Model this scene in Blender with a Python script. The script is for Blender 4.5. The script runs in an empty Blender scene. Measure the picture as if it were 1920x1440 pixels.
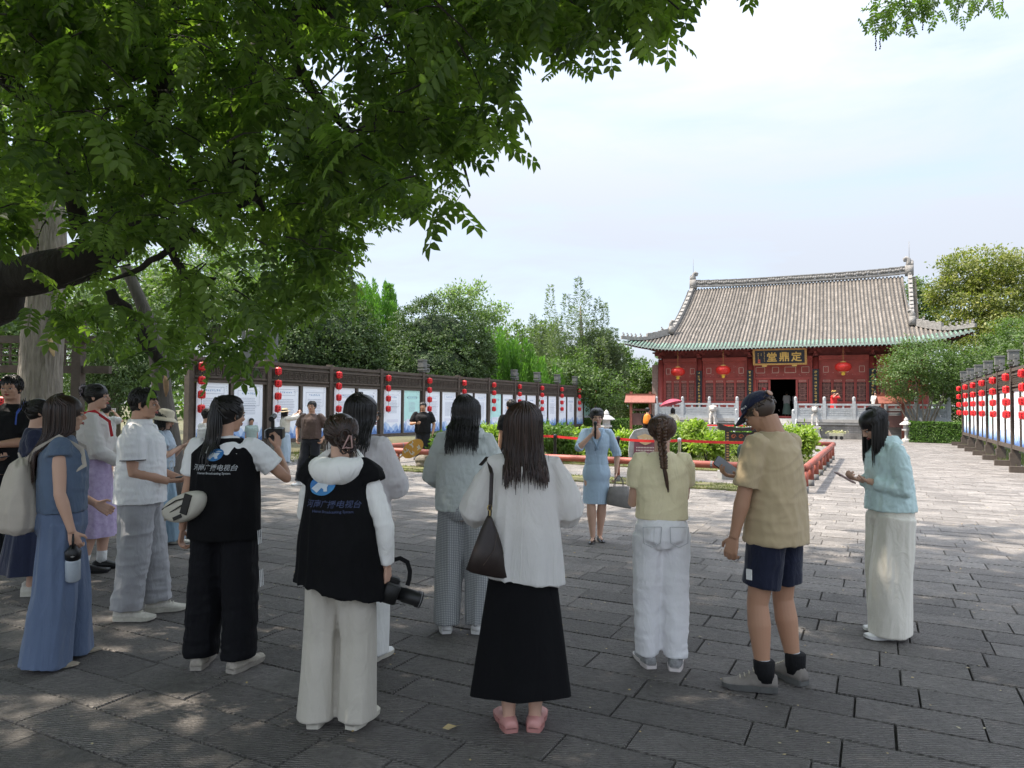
import bpy, bmesh, math, random
import numpy as np
from mathutils import Vector, Matrix
from mathutils.bvhtree import BVHTree
random.seed(7); NR = np.random.RandomState(11)
PI = math.pi; R = math.radians
scn = bpy.context.scene
COL = scn.collection
# ------------------------------------------------------------------ camera, sky, sun, exposure
CAMZ = 1.62; FOC = 1330.0; PITCH = R(1.81); ROLL = 0.008
CROT = (Matrix.Rotation(PI/2 + PITCH, 3, 'X') @ Matrix.Rotation(ROLL, 3, 'Z'))
cam_d = bpy.data.cameras.new('camera'); cam = bpy.data.objects.new('camera', cam_d); COL.objects.link(cam)
cam.matrix_world = Matrix.Translation((0, 0, CAMZ)) @ CROT.to_4x4()
cam_d.sensor_width = 36.0; cam_d.lens = FOC/1920*36; cam_d.clip_end = 2000; cam_d.clip_start = .05
scn.camera = cam
SUN_ELEV = R(60); SUN_AZ = Vector((-.97, .12, 0)).normalized()      # horizontal direction to the sun
w = bpy.data.worlds.new('World'); scn.world = w; w.use_nodes = True
nt = w.node_tree; nt.nodes.clear()
def N(t, **k):
    n = nt.nodes.new(t)
    for a, b in k.items(): setattr(n, a, b)
    return n
sky = N('ShaderNodeTexSky', sky_type='NISHITA', sun_disc=False, sun_elevation=SUN_ELEV, air_density=1.0, dust_density=2.2, ozone_density=1.2)
sky.sun_rotation = math.atan2(SUN_AZ.x, SUN_AZ.y)
tc = N('ShaderNodeTexCoord'); mp = N('ShaderNodeMapping'); mp.inputs['Scale'].default_value = (1.0, 1.6, 4.5)
mp.inputs['Rotation'].default_value = (0, R(14), R(25))
n1 = N('ShaderNodeTexNoise'); n1.inputs['Scale'].default_value = 2.1; n1.inputs['Detail'].default_value = 9; n1.inputs['Roughness'].default_value = .58; n1.inputs['Distortion'].default_value = .35
rp = N('ShaderNodeValToRGB'); rp.color_ramp.elements[0].position = .34; rp.color_ramp.elements[1].position = .60
mx = N('ShaderNodeMix', data_type='RGBA'); mx.inputs[7].default_value = (2.42, 2.60, 2.95, 1)
bg = N('ShaderNodeBackground'); bg.inputs['Strength'].default_value = .1; out = N('ShaderNodeOutputWorld')
mul = N('ShaderNodeMath', operation='MULTIPLY_ADD'); mul.inputs[1].default_value = .48; mul.inputs[2].default_value = .50
L = nt.links.new
L(tc.outputs['Generated'], mp.inputs['Vector']); L(mp.outputs[0], n1.inputs['Vector']); L(n1.outputs['Fac'], rp.inputs[0])
sxyz = N('ShaderNodeSeparateXYZ'); L(tc.outputs['Generated'], sxyz.inputs[0]); zc = N('ShaderNodeMath', operation='MAXIMUM'); zc.inputs[1].default_value = 0; L(sxyz.outputs['Z'], zc.inputs[0])
zp = N('ShaderNodeMath', operation='POWER'); zp.inputs[1].default_value = 2.8; L(zc.outputs[0], zp.inputs[0]); zm = N('ShaderNodeMath', operation='MULTIPLY_ADD'); zm.inputs[1].default_value = 4.0; zm.inputs[2].default_value = .88; L(zp.outputs[0], zm.inputs[0])
cm = N('ShaderNodeMix', data_type='RGBA', blend_type='MULTIPLY'); cm.inputs[0].default_value = 1; cm.inputs[6].default_value = mx.inputs[7].default_value[:]; L(zm.outputs[0], cm.inputs[7]); L(cm.outputs[2], mx.inputs[7])
L(rp.outputs[0], mul.inputs[0]); L(mul.outputs[0], mx.inputs[0]); L(sky.outputs[0], mx.inputs[6]); L(mx.outputs[2], bg.inputs['Color']); L(bg.outputs[0], out.inputs[0])
sd = bpy.data.lights.new('sun', 'SUN'); sun = bpy.data.objects.new('sun', sd); COL.objects.link(sun)
sd.energy = 2.6; sd.angle = R(.6); sd.color = (1, .90, .78)
SUNV = Vector((SUN_AZ.x*math.cos(SUN_ELEV), SUN_AZ.y*math.cos(SUN_ELEV), math.sin(SUN_ELEV)))
sun.rotation_euler = SUNV.to_track_quat('Z', 'Y').to_euler()
scn.view_settings.view_transform = 'Standard'; scn.view_settings.look = 'None'; scn.view_settings.exposure = 1.82; scn.view_settings.gamma = 1
scn.view_settings.use_curve_mapping = False
scn.cycles.use_denoising = True
scn.cycles.max_bounces = 7; scn.cycles.diffuse_bounces = 4; scn.cycles.glossy_bounces = 2; scn.cycles.transmission_bounces = 4; scn.cycles.transparent_max_bounces = 6
# ------------------------------------------------------------------ picture geometry -> world
def ray(u, v):
    return CROT @ Vector(((u-960)/FOC, (720-v)/FOC, -1))
def at(u, v, y):
    d = ray(u, v); return Vector((d.x/d.y*y, y, CAMZ + d.z/d.y*y))
def gnd(u, v, z=0):
    d = ray(u, v); t = (z-CAMZ)/d.z; return Vector((d.x*t, d.y*t, z))
def proj(p):
    q = CROT.transposed() @ (Vector(p)-Vector((0, 0, CAMZ))); return (960+FOC*q.x/-q.z, 720-FOC*q.y/-q.z)
def xat(u, y, z=1.6):
    return at(u, 765, y).x
AX = Vector((.455, .890, 0)); PX = Vector((.890, -.455, 0))          # court axis and its right-hand perpendicular
# ------------------------------------------------------------------ objects
def mk(name, data, parent=None, loc=None):
    o = bpy.data.objects.new(name, data); COL.objects.link(o)
    if parent: o.parent = parent
    if loc is not None: o.location = loc
    return o
def tag(o, label=None, cat=None, group=None, kind=None):
    if label: o['label'] = label
    if cat: o['category'] = cat
    if group: o['group'] = group
    if kind: o['kind'] = kind
    return o
def thing(name, label, cat, loc=(0, 0, 0), rz=0, group=None):
    o = mk(name, None); o.location = loc; o.rotation_euler = (0, 0, rz); o.empty_display_size = .2
    return tag(o, label, cat, group)
def dup(root, loc=None, rz=None, label=None, parent=None):
    def cp(o, par):
        c = o.copy(); COL.objects.link(c); c.parent = par
        for ch in list(o.children): cp(ch, c)
        return c
    r = cp(root, parent)
    if loc is not None: r.location = loc
    if rz is not None: r.rotation_euler = (0, 0, rz)
    if label: r['label'] = label
    return r
def rot2(a): return Matrix.Rotation(a, 3, 'Z')
class MB:
    def __init__(s): s.v = []; s.f = []; s.m = []; s.t = []
    def add(s, vs, fs, m=0, t=.5):
        k = len(s.v); s.v.extend([tuple(p) for p in vs]); s.f.extend([tuple(i+k for i in f) for f in fs]); s.m.extend([m]*len(fs)); s.t.extend([t]*len(fs)); return s
    def box(s, c, d, rot=None, m=0, t=.5, top=1.0):
        hx, hy, hz = d[0]/2, d[1]/2, d[2]/2; c = Vector(c)
        vs = [Vector((x*hx*(top if z > 0 else 1), y*hy*(top if z > 0 else 1), z*hz)) for z in (-1, 1) for x, y in ((-1, -1), (1, -1), (1, 1), (-1, 1))]
        if rot is not None:
            if not isinstance(rot, Matrix): rot = rot2(rot)
            vs = [rot @ p for p in vs]
        return s.add([p+c for p in vs], [(3, 2, 1, 0), (4, 5, 6, 7), (0, 1, 5, 4), (1, 2, 6, 5), (2, 3, 7, 6), (3, 0, 4, 7)], m, t)
    def quad(s, a, b, c, d, m=0, t=.5): return s.add([a, b, c, d], [(0, 1, 2, 3)], m, t)
    def loft(s, rings, cap=(True, True), m=0, t=.5, closed=True):
        n = len(rings[0]); vs = [p for r in rings for p in r]; fs = []
        for i in range(len(rings)-1):
            for j in range(n if closed else n-1):
                a = i*n+j; b = i*n+(j+1) % n; fs.append((a, b, b+n, a+n))
        if cap[0]: fs.append(tuple(reversed(range(n))))
        if cap[1]: fs.append(tuple((len(rings)-1)*n+j for j in range(n)))
        return s.add(vs, fs, m, t)
    def tube(s, path, rad, n=8, m=0, t=.5, up=None, cap=(True, True)):
        path = [Vector(p) for p in path]; k = len(path)
        if not isinstance(rad, (list, tuple)): rad = [rad]*k
        rings = []; prev = None
        for i in range(k):
            d = (path[min(i+1, k-1)]-path[max(i-1, 0)])
            if d.length < 1e-9: d = Vector((0, 0, 1))
            d.normalize()
            if prev is None:
                ref = Vector(up) if up is not None else (Vector((0, 1, 0)) if abs(d.y) < .9 else Vector((1, 0, 0)))
            else: ref = prev
            b = ref - d*ref.dot(d)
            if b.length < 1e-6: b = Vector((1, 0, 0)) - d*d.x
            b.normalize(); prev = b; a = b.cross(d)
            r = rad[i]; ra, rb = (r if isinstance(r, (list, tuple)) else (r, r))
            rings.append([path[i] + a*(math.cos(2*PI*j/n)*ra) + b*(math.sin(2*PI*j/n)*rb) for j in range(n)])
        return s.loft(rings, cap, m, t)
    def ball(s, c, r, n=10, k=6, m=0, t=.5, rot=None):
        c = Vector(c); r = (r, r, r) if not isinstance(r, (list, tuple)) else r
        vs = [Vector((0, 0, -1))]; fs = []
        for i in range(1, k):
            ph = -PI/2+PI*i/k
            for j in range(n): a = 2*PI*j/n; vs.append(Vector((math.cos(a)*math.cos(ph), math.sin(a)*math.cos(ph), math.sin(ph))))
        vs.append(Vector((0, 0, 1)))
        for j in range(n): fs.append((0, 1+(j+1) % n, 1+j))
        for i in range(k-2):
            for j in range(n): a = 1+i*n+j; b = 1+i*n+(j+1) % n; fs.append((a, b, b+n, a+n))
        z = len(vs)-1; o = 1+(k-2)*n
        for j in range(n): fs.append((o+j, o+(j+1) % n, z))
        vs = [Vector((p.x*r[0], p.y*r[1], p.z*r[2])) for p in vs]
        if rot is not None: vs = [rot @ p for p in vs]
        return s.add([p+c for p in vs], fs, m, t)
    def lathe(s, prof, c=(0, 0, 0), n=12, m=0, t=.5, sq=0):
        c = Vector(c); rings = []
        for r, z in prof: rings.append([c+Vector((r*math.cos(2*PI*(j+sq)/n), r*math.sin(2*PI*(j+sq)/n), z)) for j in range(n)])
        return s.loft(rings, (True, True), m, t)
    def prism(s, poly, y0, y1, m=0, t=.5):     # poly in (x,z)
        a = [Vector((x, y0, z)) for x, z in poly]; b = [Vector((x, y1, z)) for x, z in poly]; n = len(poly)
        return s.add(a+b, [tuple(range(n)), tuple(reversed(range(n, 2*n)))]+[(j, j+n, (j+1) % n+n, (j+1) % n) for j in range(n)], m, t)
    def mesh(s, name, mats, smooth=False, xf=None):
        me = bpy.data.meshes.new(name)
        vs = s.v if xf is None else [tuple(xf(Vector(p))) for p in s.v]
        me.from_pydata(vs, [], s.f)
        if not isinstance(mats, (list, tuple)): mats = [mats]
        for x in mats: me.materials.append(x)
        if len(mats) > 1: me.polygons.foreach_set('material_index', s.m)
        if smooth: me.polygons.foreach_set('use_smooth', [True]*len(s.f))
        at_ = me.attributes.new('tint', 'FLOAT', 'FACE'); at_.data.foreach_set('value', s.t)
        me.update(); return me
    def build(s, name, mats, parent=None, smooth=False, xf=None, loc=None):
        return mk(name, s.mesh(name, mats, smooth, xf), parent, loc)
def fixn(o):
    bm = bmesh.new(); bm.from_mesh(o.data); bmesh.ops.recalc_face_normals(bm, faces=bm.faces); bm.to_mesh(o.data); bm.free(); return o
def remesh(o, vox, sm=2, dec=None, disp=None):
    m = o.modifiers.new('r', 'REMESH'); m.mode = 'VOXEL'; m.voxel_size = vox; m.use_smooth_shade = True
    if sm: q = o.modifiers.new('s', 'SMOOTH'); q.factor = .5; q.iterations = sm
    if dec: d = o.modifiers.new('d', 'DECIMATE'); d.ratio = dec
    dg = bpy.context.evaluated_depsgraph_get(); dg.update()
    me = bpy.data.meshes.new_from_object(o.evaluated_get(dg)); o.modifiers.clear(); old = o.data; mats = list(old.materials)
    o.data = me; me.name = old.name
    me.materials.clear()
    for x in mats: me.materials.append(x)
    n = len(me.polygons); me.polygons.foreach_set('material_index', [0]*n); me.polygons.foreach_set('use_smooth', [True]*n)
    if disp is not None:
        k = len(me.vertices); co = np.empty(k*3, np.float32); me.vertices.foreach_get('co', co); co = co.reshape(-1, 3)
        nn = np.empty(k*3, np.float32); me.vertices.foreach_get('normal', nn); nn = nn.reshape(-1, 3)
        co = co + nn*disp(co)[:, None]; me.vertices.foreach_set('co', co.ravel().astype(np.float32)); me.update()
    return o
def vnoise(p, seed=0):                       # smooth value noise in [-1,1], p (n,3)
    p = np.asarray(p, np.float64); i = np.floor(p).astype(np.int64); f = p-i; f = f*f*(3-2*f)
    def h(a, b, c):
        n = (a*374761393 + b*668265263 + c*2147483647 + seed*1274126177) & 0xffffffff
        n = ((n ^ (n >> 13))*1274126177) & 0xffffffff; n = n ^ (n >> 16); return (n & 0xffff)/32767.5-1
    r = 0
    for dx in (0, 1):
        for dy in (0, 1):
            for dz in (0, 1):
                w_ = (f[:, 0] if dx else 1-f[:, 0])*(f[:, 1] if dy else 1-f[:, 1])*(f[:, 2] if dz else 1-f[:, 2])
                r = r+w_*h(i[:, 0]+dx, i[:, 1]+dy, i[:, 2]+dz)
    return r
# ------------------------------------------------------------------ materials
def newmat(name):
    m = bpy.data.materials.new(name); m.use_nodes = True; t = m.node_tree; b = t.nodes['Principled BSDF']; return m, t, b
def setc(b, c): b.inputs['Base Color'].default_value = (*c, 1)
MATS = {}
def M(name, col, rough=.8, var=.12, vscale=6, bump=0, bscale=60, bdist=.01, stretch=(1, 1, 1), metal=0, spec=.4, tint=0, col2=None, world=False, sheen=0, wave=None, fine=0, trans=0, wr=0):
    if name in MATS: return MATS[name]
    m, t, b = newmat(name); nd = t.nodes.new; lk = t.links.new
    b.inputs['Roughness'].default_value = rough; b.inputs['Metallic'].default_value = metal
    b.inputs['Specular IOR Level'].default_value = spec
    if sheen: b.inputs['Sheen Weight'].default_value = sheen
    tcn = nd('ShaderNodeTexCoord'); mp_ = nd('ShaderNodeMapping'); mp_.inputs['Scale'].default_value = stretch
    if world: g = nd('ShaderNodeNewGeometry'); lk(g.outputs['Position'], mp_.inputs['Vector'])
    else: lk(tcn.outputs['Object'], mp_.inputs['Vector'])
    c = nd('ShaderNodeMix'); c.data_type = 'RGBA'
    c2 = col2 if col2 is not None else tuple(min(1, x*(1+var)) for x in col)
    c1 = col if col2 is not None else tuple(x*(1-var) for x in col)
    c.inputs[6].default_value = (*c1, 1); c.inputs[7].default_value = (*c2, 1)
    n = nd('ShaderNodeTexNoise'); n.inputs['Scale'].default_value = vscale; n.inputs['Detail'].default_value = 5; n.inputs['Roughness'].default_value = .65
    lk(mp_.outputs[0], n.inputs['Vector'])
    rr = nd('ShaderNodeMapRange'); rr.inputs[1].default_value = .3; rr.inputs[2].default_value = .7; lk(n.outputs['Fac'], rr.inputs[0]); lk(rr.outputs[0], c.inputs[0])
    last = c.outputs[2]
    if tint:
        a = nd('ShaderNodeAttribute'); a.attribute_name = 'tint'; mr = nd('ShaderNodeMapRange'); mr.inputs[3].default_value = 1-tint; mr.inputs[4].default_value = 1+tint
        lk(a.outputs['Fac'], mr.inputs[0]); mm = nd('ShaderNodeMix'); mm.data_type = 'RGBA'; mm.blend_type = 'MULTIPLY'; mm.inputs[0].default_value = 1
        lk(last, mm.inputs[6]); lk(mr.outputs[0], mm.inputs[7]); last = mm.outputs[2]
    lk(last, b.inputs['Base Color'])
    h = None
    if bump:
        n2 = nd('ShaderNodeTexNoise'); n2.inputs['Scale'].default_value = bscale; n2.inputs['Detail'].default_value = 4
        lk(mp_.outputs[0], n2.inputs['Vector']); h = n2.outputs['Fac']
    if wave:                                   # (scale, direction, amount)
        wv = nd('ShaderNodeTexWave'); wv.inputs['Scale'].default_value = wave[0]; wv.bands_direction = wave[1]; wv.inputs['Distortion'].default_value = wave[3] if len(wave) > 3 else 3
        wv.inputs['Detail'].default_value = 3; lk(mp_.outputs[0], wv.inputs['Vector'])
        ma = nd('ShaderNodeMath'); ma.operation = 'MULTIPLY_ADD'; ma.inputs[1].default_value = wave[2]; lk(wv.outputs['Fac'], ma.inputs[0])
        if h: lk(h, ma.inputs[2])
        else: ma.inputs[2].default_value = 0
        h = ma.outputs[0]
    if h:
        bp = nd('ShaderNodeBump'); bp.inputs['Strength'].default_value = bump if bump else .5; bp.inputs['Distance'].default_value = bdist
        lk(h, bp.inputs['Height']); lk(bp.outputs[0], b.inputs['Normal'])
    if wr:
        mw = nd('ShaderNodeMapping'); mw.inputs['Scale'].default_value = (1, 1, .4); lk(tcn.outputs['Object'], mw.inputs['Vector'])
        nw = nd('ShaderNodeTexNoise'); nw.inputs['Scale'].default_value = 9; nw.inputs['Detail'].default_value = 5; nw.inputs['Distortion'].default_value = 1.1; nw.inputs['Roughness'].default_value = .55; lk(mw.outputs[0], nw.inputs['Vector'])
        bw = nd('ShaderNodeBump'); bw.inputs['Strength'].default_value = .9; bw.inputs['Distance'].default_value = .022*wr; lk(nw.outputs['Fac'], bw.inputs['Height'])
        if h: lk(bw.outputs[0], bp.inputs['Normal'])
        else: lk(bw.outputs[0], b.inputs['Normal'])
    if trans:
        tr = nd('ShaderNodeBsdfTranslucent'); lk(last, tr.inputs['Color']); ms = nd('ShaderNodeMixShader'); ms.inputs[0].default_value = trans
        o_ = t.nodes['Material Output']; lk(b.outputs[0], ms.inputs[1]); lk(tr.outputs[0], ms.inputs[2]); lk(ms.outputs[0], o_.inputs['Surface'])
    MATS[name] = m; return m
def leafmat(name, c1, c2, trans=.35, rough=.5, tcol=None, spec=.35):
    m, t, b = newmat(name); nd = t.nodes.new; lk = t.links.new
    a = nd('ShaderNodeAttribute'); a.attribute_name = 'tint'
    c = nd('ShaderNodeMix'); c.data_type = 'RGBA'; c.inputs[6].default_value = (*c1, 1); c.inputs[7].default_value = (*c2, 1); lk(a.outputs['Fac'], c.inputs[0])
    lk(c.outputs[2], b.inputs['Base Color']); b.inputs['Roughness'].default_value = rough; b.inputs['Specular IOR Level'].default_value = spec
    tr = nd('ShaderNodeBsdfTranslucent'); hs = nd('ShaderNodeMix'); hs.data_type = 'RGBA'; hs.blend_type = 'MULTIPLY'; hs.inputs[0].default_value = 1; hs.inputs[7].default_value = (*(tcol or (1.5, 1.9, .6)), 1)
    lk(c.outputs[2], hs.inputs[6]); lk(hs.outputs[2], tr.inputs['Color'])
    ms = nd('ShaderNodeMixShader'); ms.inputs[0].default_value = trans; o_ = t.nodes['Material Output']
    lk(b.outputs[0], ms.inputs[1]); lk(tr.outputs[0], ms.inputs[2]); lk(ms.outputs[0], o_.inputs['Surface']); MATS[name] = m; return m
def foliage(name, pos, axis, nrm, length, width, mat, parent=None, tint=None, kind='quad'):
    """pos,axis,nrm (n,3) arrays; builds one leaf face pair per point."""
    n = len(pos); axis = axis/np.linalg.norm(axis, axis=1, keepdims=True); side = np.cross(axis, nrm); side /= np.linalg.norm(side, axis=1, keepdims=True)+1e-9
    nr = np.cross(side, axis)
    Ln = (length*np.ones(n))[:, None]; Wd = (width*np.ones(n))[:, None]
    if kind == 'leaf6':
        P = np.stack([pos, pos+axis*Ln*.3+side*Wd*.5+nr*Wd*.12, pos+axis*Ln*.7+side*Wd*.42+nr*Wd*.1, pos+axis*Ln-nr*Ln*.06, pos+axis*Ln*.7-side*Wd*.42+nr*Wd*.1, pos+axis*Ln*.3-side*Wd*.5+nr*Wd*.12], 1)
        k = 6; F = [[0, 1, 2, 3], [0, 3, 4, 5]]
    else:
        P = np.stack([pos, pos+axis*Ln*.45+side*Wd*.5, pos+axis*Ln, pos+axis*Ln*.45-side*Wd*.5], 1); k = 4; F = [[0, 1, 2, 3]]
    nf = len(F); V = P.reshape(-1, 3).astype(np.float32)
    idx = (np.arange(n)[:, None, None]*k+np.array(F)[None]).reshape(-1).astype(np.int32)
    me = bpy.data.meshes.new(name); me.vertices.add(len(V)); me.vertices.foreach_set('co', V.ravel())
    me.loops.add(len(idx)); me.loops.foreach_set('vertex_index', idx); me.polygons.add(n*nf)
    me.polygons.foreach_set('loop_start', np.arange(n*nf, dtype=np.int32)*4); me.polygons.foreach_set('loop_total', np.full(n*nf, 4, np.int32))
    me.materials.append(mat)
    if tint is None: tint = NR.rand(n)
    a = me.attributes.new('tint', 'FLOAT', 'FACE'); a.data.foreach_set('value', np.repeat(tint, nf).astype(np.float32))
    me.update(calc_edges=True); return mk(name, me, parent)
FONT = bpy.data.fonts.load if False else None
def text_mesh(s, size, mat, ext=0.0, align='CENTER', bold=0.0, res=2):
    cu = bpy.data.curves.new('lettering', 'FONT'); cu.body = s; cu.size = size; cu.align_x = align; cu.align_y = 'CENTER'; cu.extrude = ext; cu.resolution_u = res; cu.offset = bold
    o = bpy.data.objects.new('lettering', cu); COL.objects.link(o); dg = bpy.context.evaluated_depsgraph_get(); dg.update()
    me = bpy.data.meshes.new_from_object(o.evaluated_get(dg)); COL.objects.unlink(o); bpy.data.objects.remove(o); bpy.data.curves.remove(cu)
    me.materials.clear(); me.materials.append(mat); me.name = 'lettering'; return me
# text lies in its XY plane facing +Z; stand it up facing -Y: rotation (90,0,0)
STAND = Matrix.Rotation(PI/2, 4, 'X')
# ------------------------------------------------------------------ colours used by several things
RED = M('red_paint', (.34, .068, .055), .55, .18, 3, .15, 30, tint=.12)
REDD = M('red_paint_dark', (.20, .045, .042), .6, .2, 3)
STONE = M('pale_stone', (.46, .45, .43), .85, .18, 4, .4, 25, .02)
GREYST = M('grey_stone', (.27, .27, .26), .9, .25, 5, .5, 22, .02)
GOLD = M('gold_paint', (.62, .42, .12), .45, .1, 8)
BLACKB = M('black_board', (.018, .02, .026), .35, .2, 5)
BLACK = M('black_plastic', (.012, .012, .013), .4, .2, 8)
WOODG = M('weathered_dark_wood', (.085, .068, .055), .8, .3, 5, .4, 60, .006, (1, 1, 1), tint=.15)
POSTERW = M('poster_white', (.84, .88, .94), .45, .03, 1.2)
INK = M('poster_ink', (.16, .20, .28), .6, .1)
LREF = M('lantern_red', (.70, .02, .025), .38, .08, 10, spec=.5)
GRASS_M = leafmat('grass_blades', (.07, .10, .02), (.16, .17, .05), .3)
# ------------------------------------------------------------------ ground and paving
def court(a, b, z=0): return Vector((PX.x*a+AX.x*b, PX.y*a+AX.y*b, z))
CANG = math.atan2(PX.y, PX.x)
gmat = M('soil_and_grass', (.085, .085, .04), .95, .35, .8, .8, 12, .05, world=True, col2=(.13, .12, .07))
g = MB(); g.quad((-300, -60, -.06), (300, -60, -.06), (300, 420, -.06), (-300, 420, -.06)); tag(g.build('ground', gmat), kind='structure')
def slabmat():
    m, t, b = newmat('paving_stone'); nd = t.nodes.new; lk = t.links.new
    geo = nd('ShaderNodeNewGeometry'); mp_ = nd('ShaderNodeMapping'); mp_.vector_type = 'POINT'; mp_.inputs['Rotation'].default_value = (0, 0, -CANG); lk(geo.outputs['Position'], mp_.inputs['Vector'])
    at_ = nd('ShaderNodeAttribute'); at_.attribute_name = 'tint'
    # slab-wise shift so that the chisel lines break at the joints
    sh = nd('ShaderNodeVectorMath'); sh.operation = 'MULTIPLY_ADD'; sh.inputs[1].default_value = (1, 1, 1)
    cb = nd('ShaderNodeCombineXYZ'); sm_ = nd('ShaderNodeMath'); sm_.operation = 'MULTIPLY'; sm_.inputs[1].default_value = 37.0; lk(at_.outputs['Fac'], sm_.inputs[0])
    for k in range(3): lk(sm_.outputs[0], cb.inputs[k])
    lk(mp_.outputs[0], sh.inputs[0]); lk(cb.outputs[0], sh.inputs[2])
    rt = nd('ShaderNodeVectorRotate'); rt.rotation_type = 'Z_AXIS'; ra = nd('ShaderNodeMath'); ra.operation = 'MULTIPLY_ADD'; ra.inputs[1].default_value = .34; ra.inputs[2].default_value = -.64; lk(at_.outputs['Fac'], ra.inputs[0])
    lk(sh.outputs[0], rt.inputs['Vector']); lk(ra.outputs[0], rt.inputs['Angle'])
    wv = nd('ShaderNodeTexWave'); wv.bands_direction = 'Y'; wv.inputs['Scale'].default_value = 17; wv.inputs['Distortion'].default_value = 4.5; wv.inputs['Detail'].default_value = 3; wv.inputs['Detail Scale'].default_value = 1.6; wv.inputs['Detail Roughness'].default_value = .6
    lk(rt.outputs[0], wv.inputs['Vector'])
    n1_ = nd('ShaderNodeTexNoise'); n1_.inputs['Scale'].default_value = 26; n1_.inputs['Detail'].default_value = 6; n1_.inputs['Roughness'].default_value = .7; lk(rt.outputs[0], n1_.inputs['Vector'])
    n2_ = nd('ShaderNodeTexNoise'); n2_.inputs['Scale'].default_value = 1.3; n2_.inputs['Detail'].default_value = 8; n2_.inputs['Roughness'].default_value = .7; lk(mp_.outputs[0], n2_.inputs['Vector'])
    n3_ = nd('ShaderNodeTexNoise'); n3_.inputs['Scale'].default_value = 3.2; n3_.inputs['Detail'].default_value = 3; lk(rt.outputs[0], n3_.inputs['Vector'])
    msk = nd('ShaderNodeMapRange'); msk.inputs[1].default_value = .34; msk.inputs[2].default_value = .52; lk(n3_.outputs['Fac'], msk.inputs[0])
    wm = nd('ShaderNodeMath'); wm.operation = 'MULTIPLY'; lk(wv.outputs['Fac'], wm.inputs[0]); lk(msk.outputs[0], wm.inputs[1])
    hh = nd('ShaderNodeMath'); hh.operation = 'MULTIPLY_ADD'; hh.inputs[1].default_value = .6; lk(wm.outputs[0], hh.inputs[0]); lk(n1_.outputs['Fac'], hh.inputs[2])
    bp = nd('ShaderNodeBump'); bp.inputs['Strength'].default_value = 1.0; bp.inputs['Distance'].default_value = .026; lk(hh.outputs[0], bp.inputs['Height']); lk(bp.outputs[0], b.inputs['Normal'])
    c1 = nd('ShaderNodeMix'); c1.data_type = 'RGBA'; c1.inputs[6].default_value = (.126, .117, .110, 1); c1.inputs[7].default_value = (.305, .280, .256, 1); lk(n2_.outputs['Fac'], c1.inputs[0])
    # worn crests are paler than the grooves
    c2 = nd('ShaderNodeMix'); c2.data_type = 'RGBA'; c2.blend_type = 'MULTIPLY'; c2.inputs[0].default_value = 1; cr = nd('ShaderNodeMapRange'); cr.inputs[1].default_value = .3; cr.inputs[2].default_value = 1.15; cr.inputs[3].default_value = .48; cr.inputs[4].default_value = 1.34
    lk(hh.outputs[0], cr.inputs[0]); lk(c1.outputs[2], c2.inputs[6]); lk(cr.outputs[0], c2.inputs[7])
    c3 = nd('ShaderNodeMix'); c3.data_type = 'RGBA'; c3.blend_type = 'MULTIPLY'; c3.inputs[0].default_value = 1; tr_ = nd('ShaderNodeMapRange'); tr_.inputs[3].default_value = .80; tr_.inputs[4].default_value = 1.18; lk(at_.outputs['Fac'], tr_.inputs[0])
    lk(c2.outputs[2], c3.inputs[6]); lk(tr_.outputs[0], c3.inputs[7])
    # tree's shade painted into the slab colour: darker beneath it, paler in the sunlit court
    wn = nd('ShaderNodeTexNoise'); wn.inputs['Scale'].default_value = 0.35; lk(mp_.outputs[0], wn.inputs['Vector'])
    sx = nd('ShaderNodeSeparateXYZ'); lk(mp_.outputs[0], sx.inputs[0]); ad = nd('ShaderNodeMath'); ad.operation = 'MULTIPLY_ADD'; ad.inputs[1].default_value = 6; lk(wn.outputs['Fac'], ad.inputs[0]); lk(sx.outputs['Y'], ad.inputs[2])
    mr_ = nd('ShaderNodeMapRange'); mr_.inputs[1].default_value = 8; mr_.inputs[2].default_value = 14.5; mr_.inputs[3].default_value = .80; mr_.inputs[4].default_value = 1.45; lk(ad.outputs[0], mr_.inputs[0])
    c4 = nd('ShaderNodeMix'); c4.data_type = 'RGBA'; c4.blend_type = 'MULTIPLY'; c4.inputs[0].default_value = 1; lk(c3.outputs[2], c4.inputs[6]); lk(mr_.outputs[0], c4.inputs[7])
    sp = nd('ShaderNodeTexVoronoi'); sp.inputs['Scale'].default_value = 16; lk(geo.outputs['Position'], sp.inputs['Vector'])
    sm2 = nd('ShaderNodeMapRange'); sm2.inputs[1].default_value = .10; sm2.inputs[2].default_value = .06; lk(sp.outputs['Distance'], sm2.inputs[0])
    sn = nd('ShaderNodeTexNoise'); sn.inputs['Scale'].default_value = 1.7; lk(geo.outputs['Position'], sn.inputs['Vector']); sg = nd('ShaderNodeMapRange'); sg.inputs[1].default_value = .52; sg.inputs[2].default_value = .60; lk(sn.outputs['Fac'], sg.inputs[0])
    sml = nd('ShaderNodeMath'); sml.operation = 'MULTIPLY'; lk(sm2.outputs[0], sml.inputs[0]); lk(sg.outputs[0], sml.inputs[1])
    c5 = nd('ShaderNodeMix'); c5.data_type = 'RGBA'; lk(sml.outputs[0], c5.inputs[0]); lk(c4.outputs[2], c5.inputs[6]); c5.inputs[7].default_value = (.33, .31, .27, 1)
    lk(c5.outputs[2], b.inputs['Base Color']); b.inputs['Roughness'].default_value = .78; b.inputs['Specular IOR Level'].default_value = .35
    return m
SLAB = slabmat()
JOINT = M('dark_joint', (.060, .057, .052), 1, .3, 4)
bed = MB(); bed.add([court(-18, -5, -.034), court(17, -5, -.034), court(17, 43, -.034), court(-18, 43, -.034)], [(0, 1, 2, 3)])
pav = tag(bed.build('courtyard_pavement', JOINT), kind='structure')
rs = random.Random(3); slabs = []; ROW = .30
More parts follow.
